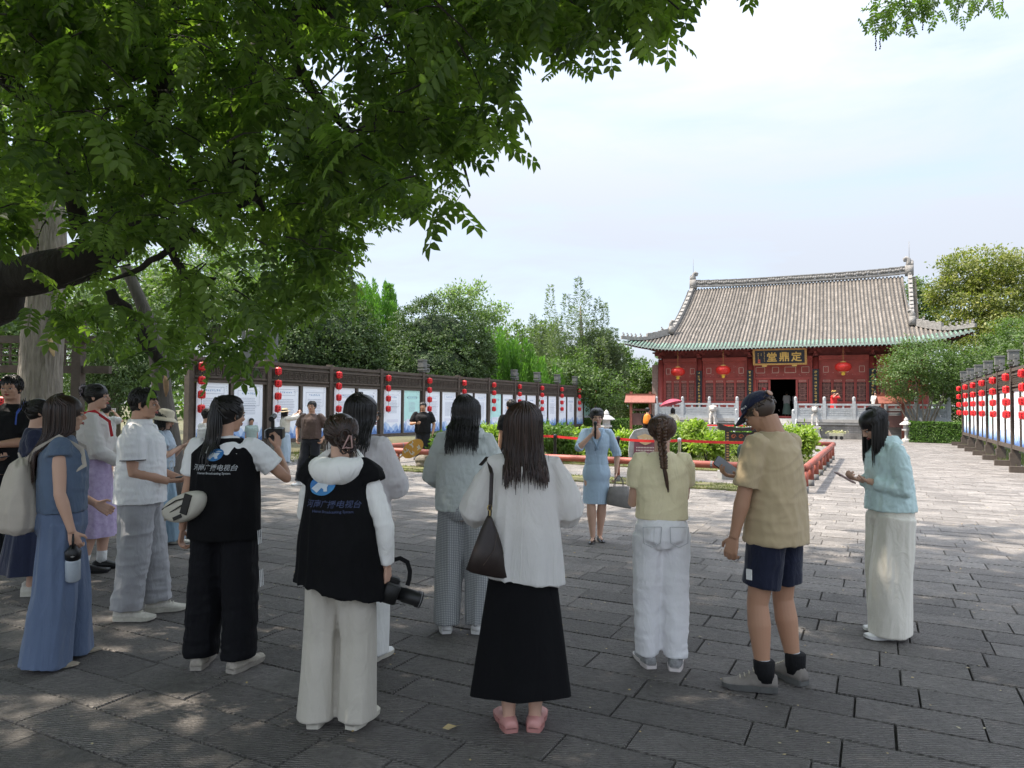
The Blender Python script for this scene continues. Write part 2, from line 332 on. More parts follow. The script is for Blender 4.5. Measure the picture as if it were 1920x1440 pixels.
for i in range(-12, 142):
    b0 = i*ROW; a = -17.5+rs.random()*.6; amax = 15.5 if b0 < 9 else 3.35
    if b0 > 42.2: continue
    while a < amax:
        ln = rs.choice([.42, .5, .55, .6, .68, .8, .6, .68]); slabs.append((a, b0, ln)); a += ln
def inview(c):
    if c.y < .8: return False
    u, v = proj(c); return -60 < u < 1980 and v < 1500
near = sorted([(court(a+l/2, b+ROW/2).length, a, b, l) for a, b, l in slabs if inview(court(a+l/2, b+ROW/2))])[:298]
nearset = {(a, b) for _, a, b, l in near}
slmesh = []
for k in range(24):
    q = MB(); ln = [.42, .5, .55, .6, .68, .8][k % 6]; j = .0045; hx = ln/2-j; hy = ROW/2-j-.001; jr = [random.Random(k).uniform(-.004, .004) for _ in range(16)]
    top = [Vector((x*(hx-.004), y*(hy-.004), 0)) for x, y in ((-1, -1), (1, -1), (1, 1), (-1, 1))]
    mid = [Vector((x*hx+jr[n*2]*.5, y*hy+jr[n*2+1]*.5, -.007)) for n, (x, y) in enumerate(((-1, -1), (1, -1), (1, 1), (-1, 1)))]
    bot = [Vector((p.x, p.y, -.034)) for p in mid]
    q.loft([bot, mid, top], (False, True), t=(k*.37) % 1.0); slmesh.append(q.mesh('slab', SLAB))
for n, (d_, a, b, l) in enumerate(near):
    k = [.42, .5, .55, .6, .68, .8].index(l)+6*rs.randrange(4)
    o = mk('slab', slmesh[k], pav, court(a+l/2, b+ROW/2, rs.uniform(-.003, .003))); o.rotation_euler = (rs.uniform(-.006, .006), rs.uniform(-.004, .004), CANG+rs.uniform(-.004, .004))
q = MB()
for a, b, l in slabs:
    if (a, b) in nearset: continue
    z = rs.uniform(-.003, .003); c = court(a+l/2, b+ROW/2, z); j = .004; hx = l/2-j; hy = ROW/2-j; M3 = rot2(CANG)
    P = [c+M3 @ Vector((x*hx, y*hy, dz)) for dz in (-.034, 0) for x, y in ((-1, -1), (1, -1), (1, 1), (-1, 1))]
    q.add(P, [(4, 5, 6, 7), (0, 1, 5, 4), (1, 2, 6, 5), (2, 3, 7, 6), (3, 0, 4, 7)], 0, rs.random())
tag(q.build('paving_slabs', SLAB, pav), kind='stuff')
# grass verge under the rail and grass of the flower bed
def grass(name, polys, dens, h, mat=GRASS_M, wd=.012, parent=None, z=0):
    P = []
    for (a0, a1, b0, b1) in polys:
        n = int((a1-a0)*(b1-b0)*dens); r = NR.rand(n, 2); A = a0+(a1-a0)*r[:, 0]; B = b0+(b1-b0)*r[:, 1]
        nz = vnoise(np.stack([A*2.2, B*2.2, A*0], 1), 5); keep = nz > -.25; A = A[keep]; B = B[keep]
        P.append(np.stack([PX.x*A+AX.x*B, PX.y*A+AX.y*B, np.full(len(A), z)], 1))
    P = np.concatenate(P); n = len(P); ax = NR.normal(0, .45, (n, 3)); ax[:, 2] = 1
    return tag(foliage(name, P, ax, NR.normal(0, 1, (n, 3)), h*(.5+NR.rand(n)), wd, mat, parent), kind='stuff')
BEDM = M('bed_soil', (.10, .085, .05), .95, .3, 3, .6, 20, .03, world=True, col2=(.16, .17, .06))
q = MB(); q.box(court(-6.7, 21.9, .012), (11, 6.6, .05), CANG); q.box(court(-6.7, 14.95, .008), (11, 1.1, .045), CANG)
tag(q.build('flower_bed_soil', BEDM), kind='structure')
tag(grass('verge_grass', [(-12.1, -1.3, 14.35, 15.55)], 1500, .05), kind='stuff')
tag(grass('bed_grass', [(-12.1, -1.3, 18.6, 25.2)], 420, .11), kind='stuff')
tag(grass('wall_foot_grass', [(-17.2, -14.6, 14, 42), (3.45, 5, 14, 42)], 260, .16, z=-.05), kind='stuff')
# fallen petals and dry leaves
PET = leafmat('fallen_petals', (.42, .38, .27), (.5, .33, .1), .1)
n = 1700; A = NR.uniform(-9, 7, n); B = NR.gamma(3, 3.0, n)+1.5
P = np.stack([PX.x*A+AX.x*B, PX.y*A+AX.y*B, np.full(n, .006)], 1)
ax = NR.normal(0, 1, (n, 3)); ax[:, 2] *= .05; nr = NR.normal(0, .2, (n, 3)); nr[:, 2] = 1
tag(foliage('fallen_petals', P, ax, nr, .014+.022*NR.rand(n)**3, .011+.006*NR.rand(n), PET), kind='stuff')
def dry_leaf(u, v, r):
    c = gnd(u, v, .01); q = MB(); pts = [(-.05, 0, .004), (-.02, .022, .016), (.02, .015, .006), (.06, .004, .02), (.02, -.016, .018), (-.02, -.02, .003)]
    q.add([Vector(p) for p in pts], [(0, 1, 2, 5), (2, 3, 4, 5)]); o = q.build('dry_leaf', PET, loc=c); o.rotation_euler = (0, 0, r)
    return tag(o, 'curled dry yellow leaf lying on the paving left of the pink shoes', 'leaf')
dry_leaf(848, 1366, .1)
# ------------------------------------------------------------------ lettering made of small brush strokes (far inscriptions nobody can read)
def glyph(q, c, sz, ex, ez, nrm, rnd, m=0, n=6, th=.1):
    for _ in range(n):
        k = rnd.random(); x = rnd.uniform(-.35, .35)*sz; z = rnd.uniform(-.4, .4)*sz
        if k < .5: L_, a = rnd.uniform(.4, .9)*sz, 0; x *= .4
        elif k < .8: L_, a = rnd.uniform(.4, .85)*sz, PI/2; z *= .4
        else: L_, a = rnd.uniform(.3, .5)*sz, rnd.choice([-1, 1])*.9
        dx, dz = math.cos(a)*L_/2, math.sin(a)*L_/2; px, pz = -math.sin(a)*th*sz/2, math.cos(a)*th*sz/2
        o = c+ex*x+ez*z
        q.quad(o-ex*(dx+px)-ez*(dz+pz), o+ex*(dx-px)+ez*(dz-pz), o+ex*(dx+px)+ez*(dz+pz), o-ex*(dx-px)-ez*(dz-pz), m)
# ------------------------------------------------------------------ display walls with posters and lantern strings
BLUES = [M('poster_wash_%d' % i, c, .5, .06) for i, c in enumerate([(.55, .66, .84), (.30, .45, .72), (.10, .20, .46)])]
TEAL = M('poster_teal', (.50, .80, .76), .5, .06); PINKW = M('poster_band', (.74, .76, .86), .5, .03); TXB = M('poster_heading_blue', (.16, .30, .50), .5, .1)
def poster_mesh(kind, rnd, W_=1.0, Hh=1.56):
    q = MB(); ex, ez, nn = Vector((1, 0, 0)), Vector((0, 0, 1)), None
    q.box((0, 0, 0), (W_, .02, Hh), m=0); Y = -.0145
    def poly(pts, m, y): q.add([Vector((x, y, z)) for x, z in pts], [tuple(range(len(pts)))], m)
    def ridge(z0, amp, m, y, s):
        pts = []; N_ = 26
        for i in range(N_+1):
            x = -W_/2+.004+(W_-.008)*i/N_
            z = z0+amp*(abs(math.sin(x*5.1*s+s*3))**1.5*.7+abs(math.sin(x*11*s+s))*.3)*(.55+.9*(i/N_ if kind % 2 else abs(2*i/N_-1)))
            pts.append((x, z))
        for i in range(N_): poly([(pts[i][0], -Hh/2+.003), (pts[i+1][0], -Hh/2+.003), pts[i+1], pts[i]], m, y)
    ridge(-Hh/2+.20, .20, 1, -.0125, 1.0+kind*.13); ridge(-Hh/2+.08, .24, 2, -.0145, 1.5+kind*.21); ridge(-Hh/2+.01, .15, 3, -.0165, 2.1+kind*.17)
    if kind == 4: poly([(-W_/2+.004, -.35), (W_/2-.004, -.25), (W_/2-.004, Hh/2-.004), (-W_/2+.004, Hh/2-.004)], 5, -.0115)
    for i in range(7):      # swallows in a corner
        x = W_/2-.05-rnd.random()*.2; z = Hh/2-.05-rnd.random()*.16; poly([(x-.022, z+.014), (x, z-.004), (x+.02, z+.018), (x, z+.006)], 4, Y)
    ttl = Hh/2-(.26 if kind % 3 else .20)
    def frame(x0, x1, z0, z1, th=.006, m=4):
        for a in ((x0, x1, z0, z0+th), (x0, x1, z1-th, z1), (x0, x0+th, z0+th, z1-th), (x1-th, x1, z0+th, z1-th)): poly([(a[0], a[2]), (a[1], a[2]), (a[1], a[3]), (a[0], a[3])], m, Y)
    for k in range(7): glyph(q, Vector((-.21+.07*k, Y, ttl)), .055, ex, ez, nn, rnd, 6, 5, .15)
    if kind % 3 == 0: frame(-.36, .36, ttl-.09, ttl+.09); z = ttl-.22
    elif kind % 3 == 1:
        frame(-.27, .27, ttl-.05, ttl+.05); poly([(-.33, ttl), (-.28, ttl-.04), (-.28, ttl+.04)], 4, Y); poly([(.33, ttl), (.28, ttl+.04), (.28, ttl-.04)], 4, Y); z = ttl-.18
    else: frame(-.38, .38, ttl-.34, ttl+.08); z = ttl-.14
    wd = [.30, .17, .28, .35, .2][kind % 5]; rows = [12, 9, 10, 14, 8][kind % 5]
    for r_ in range(rows):
        x = -wd
        while x < wd*rnd.uniform(.75, 1):
            l = rnd.uniform(.012, .03); poly([(x, z), (x+l, z), (x+l, z+.016), (x, z+.016)], 7, Y); x += l+.010
        z -= .048
    if kind % 2 == 0: poly([(-.34, -Hh/2+.40), (.34, -Hh/2+.40), (.34, -Hh/2+.50), (-.34, -Hh/2+.50)], 8, -.0135)
    return q.mesh('poster', [POSTERW, BLUES[0], BLUES[1], BLUES[2], INK, TEAL, TXB, M('poster_text', (.36, .40, .48), .6), PINKW])
PM = [poster_mesh(k, random.Random(k+40)) for k in (0, 1, 2, 3, 4, 5, 7)]
def fret_mesh():
    q = MB(); n = 11; u = 2.3/n; t_ = .018
    for i in range(n):
        x0 = -1.15+i*u; x1 = x0+u*.86; z0, z1 = -.105, .105
        for (xa, xb, za, zb) in ((x0, x1, z1-t_, z1), (x0, x0+t_, z0, z1-t_), (x0+t_, x1-.03, z0, z0+t_), (x1-.03-t_, x1-.03, z0+t_, z1-.055), (x0+.05, x1-.03-t_, z1-.055-t_, z1-.055), (x0+.05, x0+.05+t_, z0+.055, z1-.055-t_), (x0+.05+t_, x1-.075, z0+.055, z0+.055+t_)):
            if xb > xa and zb > za: q.box(((xa+xb)/2, -.012, (za+zb)/2), (xb-xa, .024, zb-za))
    q.box((0, .004, .165), (2.4, .05, .05)); q.box((0, .004, -.165), (2.4, .05, .05))
    return q.mesh('fretwork', WOODG)
FRET = fret_mesh()
def lantern_mesh():
    q = MB(); r = .098
    q.lathe([(r*.62, -.105), (r*.98, -.075), (r*1.02, 0), (r*.98, .075), (r*.62, .105)], n=6)
    q.lathe([(.012, .105), (.012, .135)], n=6, m=1); q.lathe([(.02, -.135), (.008, -.105)], n=6, m=1)
    for j in range(6):
        a = 2*PI*(j+.5)/6; ex = Vector((-math.sin(a), math.cos(a), 0)); nn = Vector((math.cos(a), math.sin(a), 0)); rr = r*.905
        for k, zz in enumerate((.034, -.034)): glyph(q, nn*rr+Vector((0, 0, zz)), .055, ex, Vector((0, 0, 1)), nn, random.Random(j % 2*7+k), 2, 6, .17)
    return q.mesh('red_lantern', [LREF, GOLD, M('lantern_ink', (.16, .01, .012), .6)])
LMESH = lantern_mesh()
ORD = ['first', 'second', 'third', 'fourth', 'fifth', 'sixth', 'seventh', 'eighth', 'ninth', 'tenth', 'eleventh', 'twelfth', 'thirteenth', 'fourteenth']
VERT = ['topmost', 'second', 'third', 'lowest']
def lantern_string(base, who, z0=2.58, gap=.36):
    for k in range(4):
        o = mk('red_lantern', LMESH, None, Vector((base.x, base.y, z0-gap*k))); o.rotation_euler = (rs.uniform(-.05, .05), rs.uniform(-.05, .05), rs.uniform(0, 1))
        tag(o, '%s red lantern on the %s' % (VERT[k], who), 'lantern', 'small red lanterns hung in strings of four')
    q = MB(); q.tube([(0, 0, .3), (0, 0, -gap*3)], .004, 4); c = q.build('hanging_cord', BLACK, None, loc=Vector((base.x, base.y, z0))); tag(c, 'cord of the %s' % who, 'cord')
def display_wall(p0, n, dirv, face, label, who, finials, bayk0=0, gap=0):
    """posts stand at p0 + k*2.6*dirv; face = unit vector towards the court"""
    L_ = 2.6; rz = math.atan2(-face.x, face.y)+PI   # local -Y looks to the court
    W_ = thing('display_wall', label, 'display wall', p0, rz); M3 = rot2(rz).transposed(); dx = (M3 @ dirv).x; s = 1 if dx > 0 else -1
    post = MB(); post.box((0, 0, 1.55), (.15, .18, 2.7)); post.box((0, 0, .17), (.22, .26, .42)); post.box((0, -.3, .06), (.16, .4, .2)); pm = post.mesh('post', WOODG)
    fin = MB(); fin.box((0, 0, 2.93), (.2, .22, .05)); fin.box((0, 0, 3.01), (.26, .28, .07)); fin.box((0, 0, 3.22), (.24, .26, .26)); fin.box((0, 0, 3.37), (.27, .29, .05))
    for (x, z, w_, h_) in ((.28*s, 3.06, .3, .05), (.42*s, 3.0, .05, .16), (.30*s, 2.93, .2, .04), (.24*s, 3.16, .05, .16), (.33*s, 3.22, .2, .05), (.41*s, 3.17, .05, .08)): fin.box((x, 0, z), (w_, .08, h_))
    fm = fin.mesh('finial', WOODG2)
    beam = MB(); beam.box((0, 0, 2.80), (2.444, .13, .09)); beam.box((0, .01, 2.5), (2.444, .06, .508)); beam.box((0, 0, 2.215), (2.444, .12, .06)); beam.box((0, 0, .56), (2.444, .14, .12)); bm_ = beam.mesh('beam', WOODG)
    back = MB(); back.box((0, .03, 1.4), (2.444, .03, 1.55)); bk = back.mesh('backing_board', WOODG)
    mul_ = MB(); mul_.box((0, -.03, 1.4), (.09, .07, 1.565)); ml = mul_.mesh('mullion', WOODG)
    for k in range(n+1):
        x = k*L_*s; mk('post', pm, W_, Vector((x, 0, 0)))
        if k in finials: mk('finial', fm, W_, Vector((x, 0, 0)))
        base = p0+dirv*(k*L_+ .2)+face*.22 if s > 0 else p0+dirv*(k*L_+.2)+face*.22
        lantern_string(base, '%s string from the %s' % (ORD[k], who))
        if k < n:
            c = Vector((x+L_/2*s, 0, 0)); mk('beam', bm_, W_, c); mk('backing_board', bk, W_, c); mk('mullion', ml, W_, c); mk('fretwork', FRET, W_, c+Vector((0, -.05, 2.49)))
            for h in (-1, 1): mk('poster', PM[(k*3+(h > 0)*2+bayk0) % 7], W_, c+Vector((h*.60, -.02, 1.4)))
    return W_
WOODG2 = M('grey_carved_stone', (.13, .135, .13), .85, .2, 8, .4, 40)
FACE_L = PX.copy(); FACE_R = -PX.copy()
PL0 = at(498.6, 865, 20.3); PL0.z = 0
wl = display_wall(PL0-AX*2.6, 11, AX, FACE_L, 'long dark wooden display wall of blue and white posters on the left of the court', 'near end of the left poster wall', {4, 7, 8, 9, 10})
PR0 = at(1808.6, 834, 32.3); PR0.z = 0
wr = display_wall(PR0, 7, -AX, FACE_R, 'wooden display wall of posters along the right edge of the court', 'far end of the right poster wall', set(range(9)), 2)
# side frame of the far left: another stretch of wall half hidden by the big trunk
def timber_frame():
    t = thing('timber_frame', 'dark timber frame with a lattice panel behind the big pale trunk at far left', 'gate', at(20, 780, 15.5).xy.to_3d(), 0)
    for x in (-.62, 1.45):
        q = MB(); q.box((x, 0, 1.75), (.2, .2, 3.5)); q.build('post', WOODG, t)
    for z in (3.0, 2.35):
        q = MB(); q.box((.35, 0, z), (3.6, .12, .16)); q.build('beam', WOODG, t)
    q = MB()
    for k in range(9): q.box((-.45+k*.2, 0, 2.67), (.03, .04, .46))
    for k in range(3): q.box((.35, .0, 2.5+k*.15), (1.9, .035, .03))
    q.build('lattice', WOODG, t); q = MB(); q.box((-1.3, .02, 1.35), (1.1, .05, 1.6)); q.build('panel', POSTERW, t)
    return t
timber_frame()
for k, (u, d) in enumerate(((108, 16.5), (6, 15.3))):
    b_ = at(u, 740, d); lantern_string(b_, ['cord beside the big pale trunk', 'cord at the far left edge'][k], 2.15 if k == 0 else 2.0)
# extra string past the far end of the left wall is part of the loop above (its last post)
# carved dragon slab above the wall
def dragon_slab():
    c = at(487, 700, 22.6); t = thing('carved_dragon_post', 'grey carved dragon post rising behind the left poster wall', 'carving', (c.x, c.y, 0), math.atan2(PX.y, PX.x)+.5)
    q = MB(); q.box((.42, 0, 2.0), (.22, .24, 4.0)); q.box((.42, 0, 4.03), (.3, .32, .12)); q.box((.42, 0, 3.2), (.28, .3, .3)); q.build('pillar', WOODG2, t)
    q = MB(); rr = random.Random(5)
    for k in range(9):
        pts = []; cx, cz = rr.uniform(-.35, .22), rr.uniform(3.1, 3.95); r0 = rr.uniform(.08, .17); a0 = rr.random()*6
        for j in range(9): a = a0+j*.62; r_ = r0*(1-j*.07); pts.append((cx+math.cos(a)*r_*1.3, rr.uniform(-.03, .03), cz+math.sin(a)*r_))
        q.tube(pts, [.045-.003*j for j in range(9)], 6)
    pts = [(-.45+.11*j, 0, 3.9+.08*math.sin(j*1.3)) for j in range(8)]; q.tube(pts, .07, 7)
    q.build('dragon_relief', WOODG2, t, True)
    q = MB(); q.box((-.15, .06, 3.5), (.9, .08, .9)); q.build('panel', WOODG2, t)
dragon_slab()
# ------------------------------------------------------------------ the red hall
FO = (9.48, 45.18); HA = math.atan2(-.4217, .907)
hall = thing('temple_hall', 'red wooden temple hall with a grey tiled hip and gable roof edged in green', 'temple', (FO[0], FO[1], 0), HA)
# local frame: x along the facade, y = depth away from the court, z up
def HW(s, w_, z): return Vector((FO[0]+.907*s+.4217*w_, FO[1]-.4217*s+.907*w_, z))
COLS = [0, 2.44, 5.45, 9.09, 12.04, 14.62]; PZ = 1.05
TILEC = M('roof_tile_grey', (.12, .106, .09), .85, .3, 2.2, .5, 40, .01, tint=.30, col2=(.23, .202, .172))
TILED = M('roof_pan_dark', (.085, .082, .078), .95, .3, 6, .4, 30)
GREEN = M('green_glazed_tile', (.13, .235, .17), .32, .25, 9, spec=.6, tint=.25, col2=(.22, .30, .25))
RIDGE = M('ridge_stone', (.26, .25, .235), .9, .35, 7, .9, 30, .03)
CREAM = M('worn_cream_line', (.62, .50, .42), .7, .2, 20)
DARKI = M('dark_interior', (.016, .017, .02), .9)
q = MB()
for s in COLS[:0]: pass
for s in COLS:
    c = MB(); c.lathe([(.2, 1.05), (.24, 1.12), (.18, 1.2), (.17, 4.62)], n=14); o = c.build('column', RED, hall, True); o.location = (s, 0, 0)
# coloured bays
def bay(s0, s1, nleaf, door=None):
    a, b = s0+.17, s1-.17; W_ = b-a; cx = (a+b)/2
    def part(name, boxes, mat):
        q = MB()
        for (x, y, z, dx, dy, dz) in boxes: q.box((x, y, z), (dx, dy, dz), t=random.random())
        return q.build(name, mat, hall)
    part('upper_board', [(cx, .10, 3.93, W_, .05, 1.14)] + ([] if door else []), RED)
    part('lintel', [(cx, 0, 4.60, W_+.0, .22, .24)], RED)
    part('rail', [(cx, .035, 4.43, W_-.02, .07, .09), (cx, .035, 3.42, W_-.02, .08, .10)] + [(x, .035, 3.92, .09, .07, .9) for x in (a+.06, b-.06)], RED)
    # small outlined cartouches
    rr = [(-.36, .26), (0, .48), (.36, .26)] if not door else [(-.38, .50), (-.12, .36), (.13, .60), (.38, .40)]
    q = MB()
    for f, wd in rr:
        x = cx+f*W_; hw, hh = wd/2, .17; zc = 3.92
        for (bx, bz, bw, bh) in ((x, zc+hh, wd, .022), (x, zc-hh, wd, .022), (x-hw, zc, .022, 2*hh-.022), (x+hw, zc, .022, 2*hh-.022)): q.box((bx, .068, bz), (bw, .02, bh))
    q.build('outlined_cartouche', CREAM, hall)
    # flaked paint
    q = MB(); rf = random.Random(int(s0*10))
    for _ in range(26):
        x = rf.uniform(a+.1, b-.1); z = rf.choice([rf.uniform(3.5, 4.2), rf.uniform(3.55, 3.7), rf.uniform(1.2, 1.6)]); w0 = rf.uniform(.015, .07); h0 = rf.uniform(.008, .03)
        q.add([(x, .0725, z), (x+w0, .0725, z+h0*.3), (x+w0*.8, .0725, z+h0), (x+w0*.2, .0725, z+h0*.8)], [(0, 1, 2, 3)])
    tag(q.build('flaked_paint', M('bare_wood_flake', (.55, .48, .42), .9), hall), kind='stuff')
    segs = []
    if door:
        d0, d1 = door; segs = [(a+.2, d0-.04), (d1+.04, b-.25)]
        part('door_frame', [(d0-.03, .05, 2.2, .10, .16, 2.28), (d1+.03, .05, 2.2, .10, .16, 2.28), ((d0+d1)/2, .05, 1.12, d1-d0, .16, .12)], RED)
        part('jamb_board', [(a+.09, .06, 2.2, .18, .08, 2.3)], RED); part('jamb_board', [(b-.11, .06, 2.2, .22, .08, 2.3)], RED)
    else:
        e = .1; part('jamb_board', [(a+.05, .06, 2.2, .1, .08, 2.3)], RED); part('jamb_board', [(b-.05, .06, 2.2, .1, .08, 2.3)], RED)
        lw = (W_-2*e)/nleaf; segs = [(a+e+i*lw, a+e+(i+1)*lw) for i in range(nleaf)]
    for (x0, x1) in segs:
        xm, ww = (x0+x1)/2, x1-x0
        leaf = part('window', [(x0+.035, .06, 2.22, .065, .07, 2.28), (x1-.035, .06, 2.22, .065, .07, 2.28), (xm, .06, 3.335, ww-.14, .07, .05), (xm, .06, 3.19, ww-.14, .07, .05), (xm, .06, 2.02, ww-.14, .07, .07), (xm, .06, 1.62, ww-.14, .07, .05), (xm, .075, 1.34, ww-.14, .03, .52), (xm, .075, 1.82, ww-.14, .03, .35), (xm, .075, 3.262, ww-.14, .03, .1)], RED)
        q = MB(); n = 7; h0, h1 = 2.055, 3.165; w0 = ww-.14
        for i in range(1, n): q.box((xm-w0/2+w0*i/n, .07, (h0+h1)/2), (.014, .03, h1-h0))
        for z in (h0+.14, h0+.2, h0+.42, h0+.54, h0+.66, h0+.9, h0+.97): q.box((xm, .074, z), (w0, .026, .014))
        for z in (h0+.34, h0+.76):
            for sx in (-1, 1): q.box((xm+sx*w0*.2, .066, z), (.02, .03, .2)); q.box((xm, .062, z), (w0*.4, .03, .02))
        q.build('lattice', M('lattice_red', (.50, .24, .20), .7, .2), leaf)
        q = MB(); q.box((xm, .105, 2.61), (w0, .01, 1.11)); q.build('pane', M('dark_glass', (.03, .018, .02), .25), leaf)
        q = MB()
        for (bx, bz, bw, bh) in ((xm, 3.295, w0*.8, .016), (xm, 3.23, w0*.8, .016), (xm-w0*.4, 3.262, .016, .05), (xm+w0*.4, 3.262, .016, .05), (xm, 1.46, w0*.7, .012), (xm, 1.72, w0*.8, .012)): q.box((bx, .054, bz), (bw, .03, bh))
        q.build('gilt_line', CREAM, leaf)
for i in range(5): bay(COLS[i], COLS[i+1], 4, (6.57, 8.02) if i == 2 else None)
# interior, side and back walls, platform
q = MB(); q.box((7.31, 8.6, 3), (14.6, .2, 4)); q.box((-.05, 4.3, 2.9), (.25, 8.5, 3.6)); q.box((14.67, 4.3, 2.9), (.25, 8.5, 3.6)); q.box((7.31, 4.4, 4.75), (14.3, 8.3, .1)); q.build('wall', M('hall_wall', (.25, .08, .06), .8, .2, 2), hall)
q = MB(); q.box((7.3, 6.4, 2.8), (7, .15, 3.5)); q.box((7.3, 4.3, 1.058), (13.9, 8, .02)); q.box((7.3, 5.6, 1.6), (2.2, .9, 1.0)); q.build('interior_screen', DARKI, hall)
q = MB(); q.box((-.3, .32, 2.7), (.55, .5, 3.3)); q.build('brick_side_pier', M('pier_brick', (.34, .24, .20), .9, .25, 9, .5, 25), hall)
def brickmat(name, c1, c2, mc, sc, bw=.5, rh=.25, off=.5):
    m, t, b = newmat(name); nd = t.nodes.new; lk = t.links.new; tcn = nd('ShaderNodeTexCoord'); mp_ = nd('ShaderNodeMapping'); mp_.inputs['Rotation'].default_value = (PI/2, 0, 0); lk(tcn.outputs['Object'], mp_.inputs[0])
    br = nd('ShaderNodeTexBrick'); br.inputs['Scale'].default_value = sc; br.inputs['Color1'].default_value = (*c1, 1); br.inputs['Color2'].default_value = (*c2, 1); br.inputs['Mortar'].default_value = (*mc, 1); br.inputs['Brick Width'].default_value = bw; br.inputs['Row Height'].default_value = rh; br.inputs['Mortar Size'].default_value = .012
    sw = nd('ShaderNodeSeparateXYZ'); lk(tcn.outputs['Object'], sw.inputs[0]); cb = nd('ShaderNodeCombineXYZ'); sm_ = nd('ShaderNodeMath'); sm_.operation = 'ADD'; lk(sw.outputs['X'], sm_.inputs[0]); lk(sw.outputs['Y'], sm_.inputs[1]); lk(sm_.outputs[0], cb.inputs[0]); lk(sw.outputs['Z'], cb.inputs[1]); lk(cb.outputs[0], br.inputs['Vector'])
    nz = nd('ShaderNodeTexNoise'); nz.inputs['Scale'].default_value = 1.6; nz.inputs['Detail'].default_value = 6; lk(tcn.outputs['Object'], nz.inputs['Vector']); mr = nd('ShaderNodeMapRange'); mr.inputs[1].default_value = .3; mr.inputs[2].default_value = .7; mr.inputs[3].default_value = .55; mr.inputs[4].default_value = 1.35; lk(nz.outputs['Fac'], mr.inputs[0])
    mm = nd('ShaderNodeMix'); mm.data_type = 'RGBA'; mm.blend_type = 'MULTIPLY'; mm.inputs[0].default_value = 1; lk(br.outputs['Color'], mm.inputs[6]); lk(mr.outputs[0], mm.inputs[7]); lk(mm.outputs[2], b.inputs['Base Color']); b.inputs['Roughness'].default_value = .95
    bp = nd('ShaderNodeBump'); bp.inputs['Distance'].default_value = .02; bp.inputs['Strength'].default_value = .6; lk(br.outputs['Fac'], bp.inputs['Height']); bp.invert = True; lk(bp.outputs[0], b.inputs['Normal']); return m
q = MB(); q.box((2.6, 3.8, .44), (4.75, 12.4, .88)); q.box((11.85, 3.8, .44), (7.45, 12.4, .88)); q.box((6.55, 4.4, .44), (3.13, 11.2, .88)); q.build('platform', brickmat('platform_brick', (.20, .19, .18), (.25, .24, .22), (.13, .12, .11), 2.2), hall)
q = MB()
for x0, x1 in ((.18, 5.03), (8.07, 15.62)):
    n = int((x1-x0)/1.1)
    for k in range(n):
        xa = x0+(x1-x0)*k/n; xb = x0+(x1-x0)*(k+1)/n; q.box(((xa+xb)/2, -2.1, .965), (xb-xa-.012, .8, .17), t=random.random()); q.box(((xa+xb)/2, -2.435, .80), (xb-xa-.012, .05, .10), t=random.random())
q.box((7.3, 3.8, .961), (14.2, 11.0, .16))
q.build('coping', M('coping_stone', (.38, .37, .35), .9, .2, 4, .4, 30, tint=.12), hall)
for k in range(5):
    q = MB(); q.box((6.55, -2.55+.3*(k-1.4), .105+.21*k-.0), (3.0, .30, .21 if k else .21)); q.box((6.55, -2.55+.3*(k-1.4)+.5, .05+.105*k), (3.0, .7, .1+.21*k-.02)); q.build('step', STONE, hall)
# balustrade
BAL = M('balustrade_marble', (.37, .39, .40), .75, .15, 5, .6, 30, .015)
def balus(x0, x1, y0=-2.4, lab=''):
    """from (x0,y) to (x1,y) in hall space"""
    n = max(1, round(abs(x1-x0)/1.62)); t = mk('balustrade', None, hall)
    pm = MB(); pm.box((0, 0, .5), (.17, .17, 1.0)); pm.lathe([(.07, 1.0), (.085, 1.03), (.085, 1.17), (.06, 1.22), (.02, 1.25)], n=8); pmesh = pm.mesh('post', BAL)
    for k in range(n+1): mk('post', pmesh, t, Vector((x0+(x1-x0)*k/n, y0, PZ)))
    pw = (x1-x0)/n-.18; q = MB(); q.box((0, 0, .81), (pw, .12, .1)); q.box((0, 0, .60), (pw, .09, .045)); q.box((0, 0, .08), (pw, .14, .16)); q.box((0, .0, .37), (pw, .06, .42))
    for f in (-.48, -.16, .16, .48): q.box((f*pw, 0, .69), (.10, .09, .14))
    rb = random.Random(2)
    for i in range(14):
        for j in range(3):
            cx = -pw*.44+pw*.88*i/13; cz = .22+.13*j; q.tube([(cx+.045*math.cos(a), -.035, cz+.045*math.sin(a)) for a in (0, 1.2, 2.4, 3.6, 4.8)], .013, 4)
    for sx in (-1, 1): q.box((sx*pw*.48, -.035, .37), (.03, .03, .40))
    pan = q.mesh('carved_panel', BAL)
    for k in range(n): mk('carved_panel', pan, t, Vector((x0+(x1-x0)*(k+.5)/n, y0, PZ)))
    return t
balus(.30, 4.98); balus(8.12, 15.45)
for x in (5.05, 8.05):     # sloping cheeks beside the steps
    q = MB(); q.prism([(0, 0), (0, .3), (1.5, 1.1), (1.5, 0)], -.12, .12); o = q.build('stair_cheek', BAL, hall); o.rotation_euler = (0, 0, PI/2); o.location = (x, -3.9, 0)
    q = MB(); q.box((0, 0, .5), (.17, .17, 1.0)); q.lathe([(.07, 1.0), (.085, 1.17), (.02, 1.25)], n=8); o = q.build('post', BAL, hall); o.location = (x, -3.3, .35)
